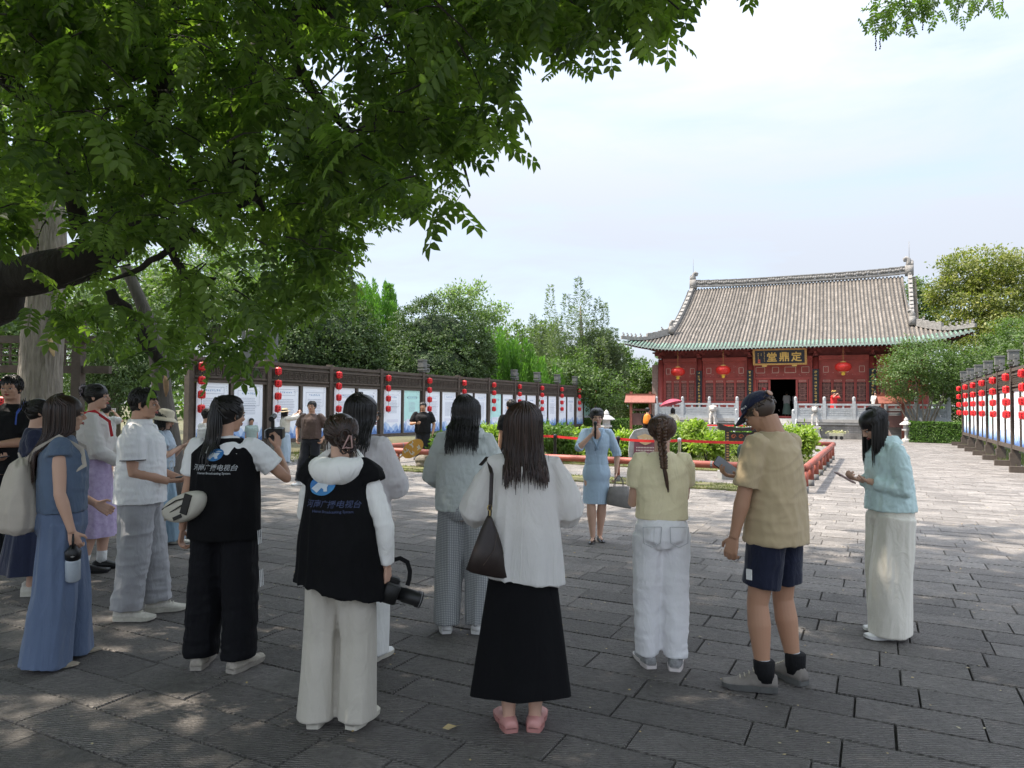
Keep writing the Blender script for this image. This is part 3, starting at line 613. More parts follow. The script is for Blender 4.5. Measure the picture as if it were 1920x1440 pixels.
# ---- roof
RL, RR_, GL, GR, EL, ER, SM = 1.24, 14.24, .62, 14.05, -2.07, 16.75, 7.34
def prof(w_):
    k = max(0, min(1.2, (w_+1.8)/6.1)); return 5.2+4.55*(k*.52+k*k*.48)
def zroof(s, w_):
    e = max(0, (abs(s-SM)-5.2)/4.3); return prof(w_)+.62*e**2.4*max(0, min(1, (1.6-w_)/3.2))
def wtop(s):
    if s < GL: return .4-(GL-s)/(GL-EL)*2.2
    if s > GR: return .4-(s-GR)/(ER-GR)*2.2
    return 4.3
def sbend(s, w_):      # the main slope flares a little towards the gable feet
    k = max(0, (w_-.4)/3.9); f = (s-SM)/(GR-SM); return s + (RL-GL)*k*(-f if f < 0 else -f*.3)*(1 if abs(f) < 1.02 else 0)
q = MB(); ss = np.linspace(EL, ER, 96); NW = 22
rings = []
for s in ss: rings.append([Vector((sbend(s, w_), w_, zroof(s, w_)-.03)) for w_ in np.linspace(wtop(s) if wtop(s) > -1.79 else -1.79, -1.8, NW)])
q.loft(rings, (False, False), closed=False); roof = q.build('roof', TILED, hall, True)
q = MB(); q.loft([[Vector((sbend(s, w_), 8.6-w_, zroof(s, w_)-.03)) for w_ in np.linspace(max(wtop(s), -1.79), -1.8, 8)] for s in np.linspace(EL, ER, 40)], (False, False), closed=False)
for g0, e0 in ((GL, EL), (GR, ER)):
    q.loft([[Vector((g0, .4, zroof(g0, .4)-.04)), Vector((g0, 8.2, prof(.4)-.04))], [Vector((e0, -1.8, zroof(e0, -1.8)-.04)), Vector((e0, 10.4, zroof(e0, -1.8)-.04))]], (False, False), closed=False)
    x = g0+(.25 if g0 < 5 else -.25); q.add([(x, .4, 6.2), (x, 8.2, 6.2), (x, 4.3, 9.7)], [(0, 1, 2)])
q.build('rear_slope', TILED, roof)
rib = MB(); grn = MB(); cap_ = MB(); s = EL+.14; rr = random.Random(9); pan = MB()
def ribs_at(s):
    w0 = wtop(s); w1 = -1.84; n = max(3, int((w0-w1)/.19)); prevg = None; t0 = rr.random()
    for i in range(n):
        wa = w0+(w1-w0)*i/n; wb = w0+(w1-w0)*(i+1)/n; grnp = wb < -1.22; Q = grn if grnp else rib; r0 = .066; r1 = .074
        rings = []
        for w_, r_ in ((wa, r0), (wb, r1)):
            c = Vector((sbend(s, w_), w_, zroof(s, w_))); rings.append([c+Vector((-math.cos(a)*r_, 0, math.sin(a)*r_)) for a in (0, PI/4, PI/2, 3*PI/4, PI)])
        Q.loft(rings, (False, False), closed=False, t=max(0, min(1, .5*t0+.5*rr.random()+(.5 if rr.random() < .02 else 0))))
    c = Vector((s, -1.86, zroof(s, -1.84)+.0)); cap_.lathe([(.075, 0), (.075, .02)], n=8) if False else None
    vs = [c+Vector((math.cos(a)*.078, 0, math.sin(a)*.078)) for a in np.linspace(0, 2*PI, 8, endpoint=False)]; cap_.add(vs, [tuple(range(8))])
    c2 = Vector((s+.105, -1.83, zroof(s+.105, -1.83)-.055)); cap_.add([c2+Vector(p) for p in ((-.075, 0, .03), (0, 0, -.10), (.075, 0, .03))], [(0, 1, 2)])
while s < ER-.1: ribs_at(s); s += .21
tag(rib.build('cover_tiles', TILEC, roof, True), kind='stuff'); tag(grn.build('green_eave_tiles', GREEN, roof, True), kind='stuff')
tag(cap_.build('eave_end_tiles', M('eave_disc', (.34, .42, .37), .5, .3, 12), roof), kind='stuff')
# ridge with carved band, vertical ridges, hip ridges
q = MB(); n = 22
for k in range(n):
    xa = RL-.1+(RR_-RL+.2)*k/n; xb = RL-.1+(RR_-RL+.2)*(k+1)/n; lift = .14*abs((2*(k+.5)/n-1))**3
    q.box(((xa+xb)/2, 4.3, 9.86+lift), (xb-xa+.0, .30, .12)); q.box(((xa+xb)/2, 4.3, 10.06+lift), (xb-xa-.03, .2, .28)); q.box(((xa+xb)/2, 4.3, 10.23+lift), (xb-xa, .26, .06))
    for j in range(4):
        cx = xa+(xb-xa)*(j+.5)/4; q.ball((cx, 4.17, 10.06+lift+rr.uniform(-.04, .04)), (.09, .06, .1), 6, 4)
ridge = q.build('ridge', RIDGE, roof)
def ridgeline(name, pts, h=.3, wd=.2):
    q = MB()
    for a, b in zip(pts[:-1], pts[1:]):
        a, b = Vector(a), Vector(b); d = b-a; side = Vector((d.y, -d.x, 0)).normalized()*wd/2 if (abs(d.x)+abs(d.y)) > 1e-6 else Vector((wd/2, 0, 0)); up = Vector((0, 0, h))
        q.add([a-side, a+side, a+side+up, a-side+up, b-side, b+side, b+side+up, b-side+up], [(0, 1, 2, 3), (7, 6, 5, 4), (0, 4, 5, 1), (1, 5, 6, 2), (2, 6, 7, 3), (3, 7, 4, 0)])
        m_ = (a+b)/2+up; q.ball(m_, (wd*.55, wd*.55, .05), 6, 4)
    return q.build(name, RIDGE, roof)
for sx, (g0, rx, e0) in enumerate(((GL, RL, EL), (GR, RR_, ER))):
    pts = []
    for i in range(13):
        w_ = 4.3-3.9*i/12; s_ = rx+(g0-rx)*(i/12)**1.0; pts.append((s_+(-.03 if sx == 0 else .03), w_, prof(w_)-.02))
    ridgeline('gable_ridge', pts, .34, .22)
    sd_ = -1 if sx == 0 else 1    # drip tiles along the verge
    q = MB()
    for i in range(36):
        k = i/35; w_ = 4.2-3.8*k; s_ = rx+(g0-rx)*k; q.box((s_+sd_*.22, w_, prof(w_)+.02), (.26, .07, .07))
    tag(q.build('verge_tiles', TILEC, roof), kind='stuff')
    pts = []
    for i in range(11):
        k = i/10; s_ = g0+(e0-g0)*k; w_ = .4-2.2*k; pts.append((s_, w_, zroof(s_, w_)+.02+.1*k*k))
    ridgeline('hip_ridge', pts[:6], .40, .22); ridgeline('hip_ridge', pts[5:], .2, .18)
    for i in range(6):     # little roof beasts
        k = [.62, .72, .8, .88, .96, .2][i]; s_ = g0+(e0-g0)*k; w_ = .4-2.2*k; z_ = zroof(s_, w_)+.2+.1*k*k+(.2 if k < .5 else 0)
        q = MB(); q.ball((0, 0, .09), (.06, .05, .09), 7, 5); q.ball((sd_*.03, 0, .22), (.045, .04, .05), 7, 5); q.tube([(sd_*-.03, 0, .04), (sd_*-.07, 0, .14), (sd_*-.04, 0, .22)], [.025, .02, .01], 5)
        q.box((0, 0, .01), (.14, .08, .03)); q.build('roof_beast', RIDGE, roof, True, loc=Vector((s_, w_, z_)))
    q = MB()                # scroll finial at the gable foot and ridge end
    q.box((0, 0, .2), (.28, .32, .5)); q.tube([(0, 0, .35), (sd_*.04, 0, .6), (-sd_*.06, 0, .8), (-sd_*.2, 0, .78), (-sd_*.16, 0, .66)], [.15, .12, .10, .07, .05], 8); q.build('gable_beast', RIDGE, roof, True, loc=Vector((g0, .25, zroof(g0, .3)+.08)))
    q = MB(); q.box((0, 0, .3), (.45, .36, .62)); q.box((sd_*.16, 0, .68), (.14, .2, .3))
    q.tube([(-sd_*.05, 0, .5), (-sd_*.02, 0, .8), (-sd_*.04, 0, 1.0), (-sd_*.16, 0, 1.1), (-sd_*.27, 0, 1.02), (-sd_*.24, 0, .9), (-sd_*.15, 0, .9)], [.16, .15, .13, .12, .10, .07, .05], 8)
    q.tube([(sd_*.14, 0, .6), (sd_*.2, 0, .85), (sd_*.13, 0, .98)], [.07, .05, .03], 6); q.tube([(0, 0, 1.0), (0, 0, 2.1)], .012, 4); q.build('ridge_finial', RIDGE, roof, True, loc=Vector((rx, 4.3, 9.80)))
# soffit, rafters, brackets
q = MB(); rings = []
for s in np.linspace(EL+.1, ER-.1, 60): rings.append([Vector((s, -1.78, zroof(s, -1.78)-.14)), Vector((max(-.1, min(14.7, s)), .1, 5.35+max(0, (abs(s-SM)-7.3)/2.2)*.15))])
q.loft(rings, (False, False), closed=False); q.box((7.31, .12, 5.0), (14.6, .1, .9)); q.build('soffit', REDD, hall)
q = MB(); s = EL+.2
while s < ER-.1:
    x2 = max(-.1, min(14.7, s)); q.tube([(s, -1.74, zroof(s, -1.74)-.17), (x2*.6+s*.4, -.6, 5.2+.25*0+(zroof(s, -1.74)-5.2)*.4)], .04, 6); s += .21
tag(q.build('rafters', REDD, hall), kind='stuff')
bset = []
for i in range(5):
    bset += [COLS[i], (COLS[i]+COLS[i+1])/2]
bset.append(COLS[5])
brk = MB(); brk.box((0, -.1, 4.78), (.26, .3, .12), t=.3); brk.box((0, -.3, 4.90), (.14, .8, .12), t=.7); brk.box((0, -.14, 4.95), (.7, .12, .10)); brk.box((0, -.5, 5.02), (.52, .12, .10)); brk.box((0, -.75, 5.1), (.14, .5, .10)); brk.box((0, -.1, 5.1), (1.0, .12, .10))
for x in (-.3, 0, .3): brk.box((x, -.14, 5.03), (.13, .16, .06))
for x in (-.22, .22): brk.box((x, -.5, 5.1), (.12, .15, .06))
bmh = brk.mesh('bracket', M('bracket_red', (.22, .05, .045), .6, .2, 4, tint=.2))
for s in bset: mk('bracket', bmh, hall, Vector((s, 0, 0)))
# couplet boards (gold characters too far to read)
for k, s in enumerate(COLS[1:5]):
    b_ = mk('couplet_board', None, hall); q = MB(); q.box((s, -.23, 2.5), (.36, .04, 2.85), t=.5); q.build('board', BLACKB, b_)
    q = MB(); rg = random.Random(20+k)
    for j in range(13): glyph(q, Vector((s, -.2535, 3.78-.205*j)), .15, Vector((1, 0, 0)), Vector((0, 0, 1)), None, rg, 0, 6, .16)
    q.build('lettering', GOLD, b_)
# name board: 定鼎堂 reads right to left
sg = thing('name_board', 'black name board with three large gold characters and gold border under the eave', 'sign', HW(7.17, -.75, 4.63), HA)
sg.rotation_euler = (R(-14), 0, HA); sg.rotation_mode = 'ZYX'; sg.rotation_mode = 'XYZ'
sg.matrix_world = Matrix.Translation(HW(7.17, -.85, 4.66)) @ Matrix.Rotation(HA, 4, 'Z') @ Matrix.Rotation(R(16), 4, 'X')
q = MB(); q.box((0, 0, 0), (2.72, .06, .80)); q.build('board', M('name_board_blue_black', (.012, .018, .032), .3, .2), sg)
q = MB()
for (x, z, a, b) in ((0, .44, 2.96, .10), (0, -.44, 2.96, .10), (-1.42, 0, .12, .78), (1.42, 0, .12, .78)): q.box((x, -.02, z), (a, .10, b))
q.build('frame', M('gilt_frame', (.45, .26, .08), .45, .3, 20, .4, 60), sg)
for ch, x in (('堂', -.42), ('鼎', .25), ('定', .92)):
    me = text_mesh(ch, .58, GOLD, .012, bold=.014); me.transform(Matrix.Translation((0, 0, 0)) @ STAND)
    xs = [v.co.x for v in me.vertices]; zs = [v.co.z for v in me.vertices]; cx = (min(xs)+max(xs))/2; cz = (min(zs)+max(zs))/2
    me.transform(Matrix.Translation((x-cx, -.045, -cz-.01))); mk('character', me, sg)
q = MB(); rg = random.Random(77)
for j in range(7): glyph(q, Vector((-.84, -.034, .30-.095*j)), .07, Vector((1, 0, 0)), Vector((0, 0, 1)), None, rg, 0, 5, .15)
for j in range(2): glyph(q, Vector((-1.0, -.034, .18-.1*j)), .07, Vector((1, 0, 0)), Vector((0, 0, 1)), None, rg, 0, 5, .15)
for j in range(4): glyph(q, Vector((-1.18, -.034, .2-.1*j)), .07, Vector((1, 0, 0)), Vector((0, 0, 1)), None, rg, 0, 5, .15)
q.build('inscription', GOLD, sg)
q = MB(); q.box((-1.14, -.036, -.2), (.13, .012, .10)); q.box((-1.14, -.036, -.32), (.14, .012, .10)); q.build('seal', M('seal_red', (.6, .12, .08), .6), sg)
q = MB(); q.box((-.85, .02, -.54), (.26, .1, .10)); q.box((.8, .02, -.54), (.26, .1, .10)); q.build('bracket', GOLD, sg)
# three big festival lanterns
def big_lantern(u, v, where):
    lo, hi = -1, 16
    for _ in range(40):
        m_ = (lo+hi)/2
        if proj(HW(m_, -1.2, 4))[0] < u: lo = m_
        else: hi = m_
    zz = 5
    for _ in range(20): zz += (proj(HW(lo, -1.2, zz))[1]-v)/31
    t = thing('festival_lantern', 'large round red lantern with gold tassel %s' % where, 'lantern', HW(lo, -1.2, zz), 0, 'large red lanterns under the hall eave')
    q = MB(); n = 20; rings = []
    for i in range(9):
        ph = -PI/2*.9+PI*.9*i/8; z = .27*math.sin(ph); r_ = .43*math.cos(ph)**.75; rings.append([Vector(((r_+(.012 if j % 2 else -.006))*math.cos(2*PI*j/n), (r_+(.012 if j % 2 else -.006))*math.sin(2*PI*j/n), z)) for j in range(n)])
    q.loft(rings); q.build('lantern_body', M('silk_red', (.62, .035, .025), .4, .1, 6, trans=.15), t, True)
    q = MB(); q.lathe([(.15, .26), (.15, .30), (.05, .32)], n=12); q.lathe([(.15, -.30), (.15, -.26)], n=12); q.tube([(0, 0, .3), (0, 0, 5.28-zz)], .008, 4); q.build('collar', GOLD, t)
    q = MB(); q.lathe([(.10, -.30), (.09, -.33), (.10, -.42), (.07, -.46), (.03, -.47)], n=10); q.build('tassel', M('tassel_yellow', (.75, .5, .06), .7), t)
big_lantern(1271, 697, 'hanging before the leftmost window bay'); big_lantern(1356, 694, 'hanging before the second window bay from the left'); big_lantern(1581, 688, 'hanging right of the name board')
# ------------------------------------------------------------------ small things before the hall
def lion(u, vb, d, lab):
    c = at(u, vb, d); t = thing('stone_lion', lab, 'statue', (c.x, c.y, 0), HA, 'guardian lions before the hall')
    q = MB(); q.box((0, 0, .08), (.62, .72, .16)); q.box((0, 0, .34), (.5, .6, .38)); q.box((0, 0, .60), (.62, .72, .14)); q.box((0, 0, .2), (.56, .66, .06)); q.build('pedestal', STONE, t)
    q = MB(); z0 = .67
    for sx in (-1, 1):
        q.tube([(sx*.13, -.22, z0+.02), (sx*.12, -.2, z0+.35), (sx*.11, -.1, z0+.6)], [.07, .06, .11], 9); q.ball((sx*.13, -.27, z0+.05), (.07, .1, .055)); q.ball((sx*.16, .1, z0+.17), (.12, .22, .18)); q.ball((sx*.17, -.06, z0+.05), (.07, .12, .05))
    q.tube([(0, .16, z0+.2), (0, .02, z0+.5), (0, -.06, z0+.75)], [.2, .2, .17], 10); q.ball((0, -.1, z0+.92), (.19, .2, .19)); q.ball((0, -.27, z0+.87), (.12, .1, .1)); q.ball((0, -.28, z0+.79), (.09, .07, .04))
    for sx in (-1, 1): q.ball((sx*.08, -.24, z0+.98), (.045, .04, .035)); q.ball((sx*.18, -.05, z0+1.02), (.05, .04, .07))
    for k in range(14):
        a = 2*PI*k/14; q.ball((.19*math.cos(a), -.01+.02*math.sin(a*3), z0+.90+.19*math.sin(a)), .06, 6, 4)
        q.ball((.15*math.cos(a), .1, z0+.86+.15*math.sin(a)), .07, 6, 4)
    q.tube([(0, .25, z0+.2), (0, .36, z0+.45), (.05, .3, z0+.62)], [.05, .07, .04], 7)
    o = q.build('lion_figure', M('lion_stone', (.44, .42, .39), .9, .25, 8, .8, 30, .03), t); remesh(o, .018, 1)
lion(1337, 800, 41.3, 'pale stone lion on a pedestal left of the hall steps'); lion(1528, 821, 39.3, 'pale stone lion on a pedestal right of the hall steps')
def stone_lantern(u, d, lab, h=1.5):
    c = at(u, 800, d); t = thing('stone_lantern', lab, 'stone lantern', (c.x, c.y, 0)); k = h/1.5
    for nm, prof_, sq in (('base', [(.26, 0), (.26, .12), (.2, .2)], 4), ('shaft', [(.12, .2), (.10, .3), (.10, .62), (.16, .7)], 6), ('light_box', [(.26, .7), (.26, .78), (.18, .8), (.18, 1.05)], 6), ('cap', [(.40, 1.03), (.40, 1.07), (.2, 1.22), (.12, 1.26), (.14, 1.3), (.1, 1.4), (.02, 1.5)], 6)):
        q = MB(); q.lathe([(a*k, b*k) for a, b in prof_], n=sq*2 if sq == 4 else sq); q.build(nm, STONE, t)
stone_lantern(1137, 33, 'grey stone lantern before the hedge left of the hall'); stone_lantern(1699, 35.5, 'grey stone lantern at the left end of the clipped right hedge', 1.25)
RROOF = M('red_brown_timber', (.23, .075, .05), .6, .2, 5)
def pavilion(u, d, w_, top, lab):
    c = at(u, 780, d); t = thing('roofed_notice', lab, 'kiosk', (c.x, c.y, 0), HA+.15)
    for x in (-w_*.32, w_*.32):
        q = MB(); q.box((x, 0, (top+.1)/2), (.13, .13, top+.1)); q.build('post', RROOF, t)
    for sy in (-1, 1):
        q = MB(); n = 9
        for k in range(n):
            x = -w_/2+w_*(k+.5)/n; q.add([(x-w_/n*.47, 0, top-.1), (x+w_/n*.47, 0, top-.1), (x+w_/n*.55, sy*.5, top-.5), (x-w_/n*.55, sy*.5, top-.5), (x-w_/n*.47, 0, top-.05), (x+w_/n*.47, 0, top-.05), (x+w_/n*.55, sy*.5, top-.46), (x-w_/n*.55, sy*.5, top-.46)], [(3, 2, 1, 0), (4, 5, 6, 7), (0, 1, 5, 4), (2, 3, 7, 6), (1, 2, 6, 5), (3, 0, 4, 7)])
        q.build('roof_slope', RROOF, t)
    q = MB(); q.box((0, 0, top-.06), (w_*1.0, .12, .1)); q.build('ridge', RROOF, t)
    q = MB(); q.box((0, 0, 1.0), (w_*.56, .05, .62)); q.box((0, 0, 1.5), (w_*.6, .08, .1)); q.build('board', M('notice_dark', (.12, .06, .05), .6), t)
pavilion(1201, 37.5, 1.55, 2.35, 'red timber notice stand with a small tiled roof left of the hall'); pavilion(1674, 37.0, 1.5, 2.4, 'red timber notice stand with a small roof under the slender tree')
def small(u, d, fn): c = at(u, 800, d); return fn(Vector((c.x, c.y, 0)))
def redbox(c):
    t = thing('red_box', 'small red fire equipment box on the ground before the brick platform', 'box', c, HA); q = MB(); q.box((0, 0, .26), (.40, .3, .52)); q.build('cabinet', M('box_red', (.55, .03, .03), .4), t); q = MB(); q.box((0, 0, .53), (.42, .32, .03)); q.build('lid', M('box_red', (.55, .03, .03), .4), t)
    q = MB(); rg = random.Random(3)
    for k in range(4): glyph(q, Vector((-.12+.08*k, -.153, .38)), .06, Vector((1, 0, 0)), Vector((0, 0, 1)), None, rg, 0, 5, .2); glyph(q, Vector((-.12+.08*k, -.153, .16)), .045, Vector((1, 0, 0)), Vector((0, 0, 1)), None, rg, 0, 5, .2)
    q.build('lettering', M('white_print', (.8, .8, .8), .6), t)
small(1621, 38.4, redbox)
def stand(c):
    t = thing('notice_stand', 'black upright notice stand with a white notice on top before the platform', 'sign', c, HA); q = MB(); q.box((0, 0, .42), (.34, .14, .84)); q.build('cabinet', BLACKB, t); q = MB(); q.box((0, 0, 1.03), (.32, .03, .38)); q.build('notice', M('paper_white', (.8, .78, .78), .7), t)
    q = MB(); rg = random.Random(8)
    for k in range(4): glyph(q, Vector((-.09+.06*k, -.073, .62)), .05, Vector((1, 0, 0)), Vector((0, 0, 1)), None, rg, 0, 4, .2)
    for k in range(3): q.box((0, -.072, .52-.06*k), (.16-.03*k, .006, .012))
    q.ball((0, -.072, .34), (.05, .004, .05), 8, 4)
    q.build('lettering', GOLD, t); q = MB()
    for k in range(4): q.box((0, -.017, 1.15-.07*k), (.2, .004, .015))
    q.build('notice_text', M('faded_red', (.6, .3, .3), .7), t)
small(1581, 38.7, stand)
def cart(c):
    t = thing('flower_cart', 'small wheeled planter of pale flowers on the paving before the platform', 'planter', c, HA)
    q = MB(); q.box((0, 0, .27), (.66, .3, .16), top=1.12); q.build('trough', M('planter_cream', (.5, .48, .36), .7, .2, 20), t)
    for x in (-.25, .25):
        q = MB(); q.tube([(x, -.2, .09), (x, -.14, .09)], .09, 12); q.tube([(x, .14, .09), (x, .2, .09)], .09, 12); q.tube([(x, -.2, .09), (x, .2, .09)], .02, 6); q.build('wheel', BLACK, t)
    q = MB(); q.box((0, 0, .1), (.1, .1, .2)); q.build('leg', BLACK, t)
    n = 160; P = NR.normal(0, 1, (n, 3))*np.array([.26, .1, .045])+np.array([0, 0, .39]); foliage('flowers', P, NR.normal(0, 1, (n, 3)), NR.normal(0, 1, (n, 3)), .07, .06, leafmat('pale_flowers', (.55, .5, .35), (.3, .32, .12), .2), t)
small(1568, 37.8, cart)
# ------------------------------------------------------------------ round red rails of the flower bed
RAILM = M('rail_red', (.28, .075, .05), .5, .2, 3, .3, 40, stretch=(1, 1, 1)); RAILP = M('rail_foot_grey', (.14, .14, .14), .8)
def rail(a0, b0, a1, b1, posts, lab, endcap=(False, False), ext=0):
    p, q_ = court(a0, b0), court(a1, b1); d = (q_-p); L_ = d.length; d.normalize(); t = thing('low_rail', lab, 'railing', p, math.atan2(d.y, d.x), 'low round red rails round the flower bed')
    q = MB(); q.tube([(0, 0, .47), (L_*.33, 0, .475), (L_*.66, 0, .468), (L_, 0, .47)], .072, 12); q.build('rail_bar', RAILM, t, True)
    for e, x, s_ in ((endcap[0], 0, -1), (endcap[1], L_, 1)):
        if e: q = MB(); q.tube([(x-s_*.16, 0, .47), (x+s_*.02, 0, .47)], .078, 12); q.build('end_cap', RAILP, t, True)
    n = max(1, round(L_/posts)); pm = MB(); pm.lathe([(.062, .12), (.060, .42)], n=10); pmesh = pm.mesh('post', RAILM, True); fm = MB(); fm.lathe([(.067, -.03), (.067, .135)], n=10); fmesh = fm.mesh('foot', RAILP, True)
    st = 0 if ext == 0 else ext
    x = st
    while x <= L_+.01:
        o = mk('post', pmesh, t, Vector((x, 0, 0))); mk('foot', fmesh, o); x += posts
    q = MB(); q.tube([(-.02, 0, .47), (.02, 0, .47)], .077, 10); bmesh_ = q.mesh('joint_band', RAILP); k = st+posts*.5
    while k < L_: mk('joint_band', bmesh_, t, Vector((k, 0, 0))); k += posts
rail(-12.2, 14.75, -8.55, 14.75, 1.33, 'left stretch of the front red rail, ending in a grey cap by the gap', (False, True), .08)
rail(-8.2, 14.75, -1.2, 14.75, 1.34, 'long stretch of the front red rail behind the speaker and braided woman', (True, False), .55)
rail(-1.2, 14.75, -1.2, 25.5, 1.42, 'side red rail running away towards the hall along the right of the bed')
rail(-12.2, 14.75, -12.2, 24.0, 1.42, 'side red rail running away near the left poster wall')
rail(-11.6, 25.5, -1.2, 25.5, 1.6, 'rear red rail of the flower bed in front of the hall')
# belt barrier
def barrier(pts, lab):
    pp = [at(u, 800, d) for u, d in pts]; prev = None
    for k, c in enumerate(pp):
        t = thing('barrier_post', '%s barrier post %s' % (('silver' if k == 2 else 'black'), ['left of the speaker behind the rail', 'right beside the speaker behind the rail', 'just right of the braided woman', 'behind the man in the cap'][k]), 'barrier post', (c.x, c.y, 0))
        q = MB(); q.lathe([(.035, .03), (.035, .86), (.045, .87), (.045, .95), (.02, .96)], n=10); q.build('pole', BLACK if k != 2 else M('brushed_steel', (.5, .5, .5), .3, metal=.8), t, True)
        q = MB(); q.lathe([(.18, 0), (.18, .02), (.06, .045)], n=16); q.build('base', BLACK, t)
    q = MB()
    for a, b in zip(pp[:-1], pp[1:]):
        for i in range(8):
            k0, k1 = i/8, (i+1)/8; z0, z1 = .9-.03*math.sin(PI*k0), .9-.03*math.sin(PI*k1); A_, B_ = a.lerp(b, k0), a.lerp(b, k1); n_ = Vector((b.y-a.y, a.x-b.x, 0)).normalized()*.002
            q.add([Vector((A_.x, A_.y, z0-.03))-n_, Vector((B_.x, B_.y, z1-.03))-n_, Vector((B_.x, B_.y, z1+.03))-n_, Vector((A_.x, A_.y, z0+.03))-n_], [(0, 1, 2, 3)])
    tag(q.build('barrier_belt', M('belt_red', (.65, .03, .03), .6)), lab, 'belt')
barrier([(1041, 17.2), (1159, 16.2), (1274, 15.6), (1470, 15.4)], 'long red belt stretched between the barrier posts before the shrubs')
q = MB(); A_, B_ = at(1000, 800, 17.6), at(1041, 800, 17.2); q.add([(A_.x, A_.y, .87), (B_.x, B_.y, .87), (B_.x, B_.y, .93), (A_.x, A_.y, .93)], [(0, 1, 2, 3)]); tag(q.build('barrier_belt', MATS['belt_red']), 'short red belt end left of the leftmost black barrier post', 'belt')
# far red belts before the platform
q = MB(); A_, B_ = HW(3.2, -6.2, .7), HW(6.0, -6.2, .7); q.box((A_+B_)/2, ((A_-B_).length, .01, .08), HA); tag(q.build('far_belt', MATS['belt_red']), 'distant red belt low before the hall platform behind the shrubs', 'belt')
# maroon shaped stone sign
def stone_sign():
    c = at(1205, 870, 18.2); t = thing('information_stone', 'rounded grey stone with a maroon text panel and tan fan shape behind the braided woman', 'sign', (c.x, c.y, 0), -.1)
    q = MB(); P = [(-.32, .02), (-.36, .5), (-.33, .85), (-.22, 1.03), (0, 1.09), (.25, 1.05), (.40, .92), (.44, .5), (.42, .02)]; q.prism(P, -.09, .12); q.build('stone', GREYST, t)
    q = MB(); q.prism([(-.24, .16), (-.22, .78), (.36, .78), (.38, .16)], -.11, -.092); q.build('panel', M('maroon_panel', (.16, .06, .075), .5), t)
    q = MB(); q.prism([(-.15, .88), (.05, .95), (.27, .88), (.20, .72), (.05, .66), (-.08, .72)], -.13, -.112); q.build('fan_plaque', M('tan_plaque', (.5, .36, .2), .6), t)
    q = MB(); rg = random.Random(4)
    for k in range(3): glyph(q, Vector((-.06+.11*k, -.133, .81)), .09, Vector((1, 0, 0)), Vector((0, 0, 1)), None, rg, 0, 6, .12)
    for r_ in range(5):
        for k in range(13): q.box((-.16+.038*k, -.1125, .60-.07*r_), (.022, .003, .03))
    q.build('lettering', M('cream_print', (.6, .52, .46), .7), t)
stone_sign()
def bell_sign():
    c = at(1385, 880, 16.3); t = thing('bell_sign', 'dark winged wooden signboard with red lattice ornament and a hanging bronze bell', 'sign', (c.x, c.y, 0), -.05)
    K = M('dark_lacquer', (.03, .024, .022), .5, .2, 6)
    for x in (-.26, .36):
        q = MB(); q.box((x, 0, .68), (.085, .085, 1.02)); q.build('post', K, t); q = MB()
        for j in range(16): q.box((x, -.048, .22+.06*j), (.05, .012, .03))
        tag(q.build('post_studs', M('ochre_ornament', (.34, .20, .08), .6), t), kind='stuff'); q = MB(); q.box((x, -.02, .235), (.18, .12, .15)); q.build('post_ornament', MATS['ochre_ornament'], t)
    q = MB(); q.prism([(-.44, 1.12), (-.30, 1.10), (.40, 1.10), (.56, 1.12), (.60, 1.26), (.40, 1.2), (.05, 1.17), (-.28, 1.2), (-.48, 1.28)], -.08, .08); q.build('winged_beam', K, t)
    q = MB(); q.box((.05, 0, .97), (.56, .05, .2)); q.build('panel', K, t)
    q = MB(); rg = random.Random(6)
    for x in (-.12, .05, .22):
        for j in range(5): q.tube([(x+.055*math.cos(a+j)*(1-.15*j), -.03, .97+.05*math.sin(a+j)*(1-.15*j)) for a in (0, 1, 2, 3)], .009, 4)
    q.build('red_scroll', M('scroll_red', (.35, .10, .05), .6), t)
    q = MB(); q.lathe([(.03, .82), (.09, .80), (.12, .74), (.13, .62), (.12, .5), (.07, .44), (.03, .43)], c=(.10, 0, -.02), n=14); q.tube([(.10, 0, .78), (.10, 0, .88)], .01, 5); q.build('bell', M('bronze_green', (.09, .13, .11), .5, metal=.5), t, True)
    q = MB(); q.box((.04, 0, .09), (.95, .45, .18)); q.build('plinth', GREYST, t)
bell_sign()
q = MB(); q.lathe([(.14, -.05), (.16, .1), (.11, .18), (.07, .24)], n=12); q.ball((.0, -.14, .30), (.1, .12, .09)); q.ball((0, 0, .2), (.16, .22, .14))
o = q.build('stone_animal', M('mossy_stone', (.17, .15, .12), .95, .3, 12, .7, 30), None, True, loc=at(792, 870, 18.6).xy.to_3d()); tag(o, 'small mossy crouching stone animal under the left rail', 'statue'); remesh(o, .02, 1); o.rotation_euler = (0, 0, 1.2)
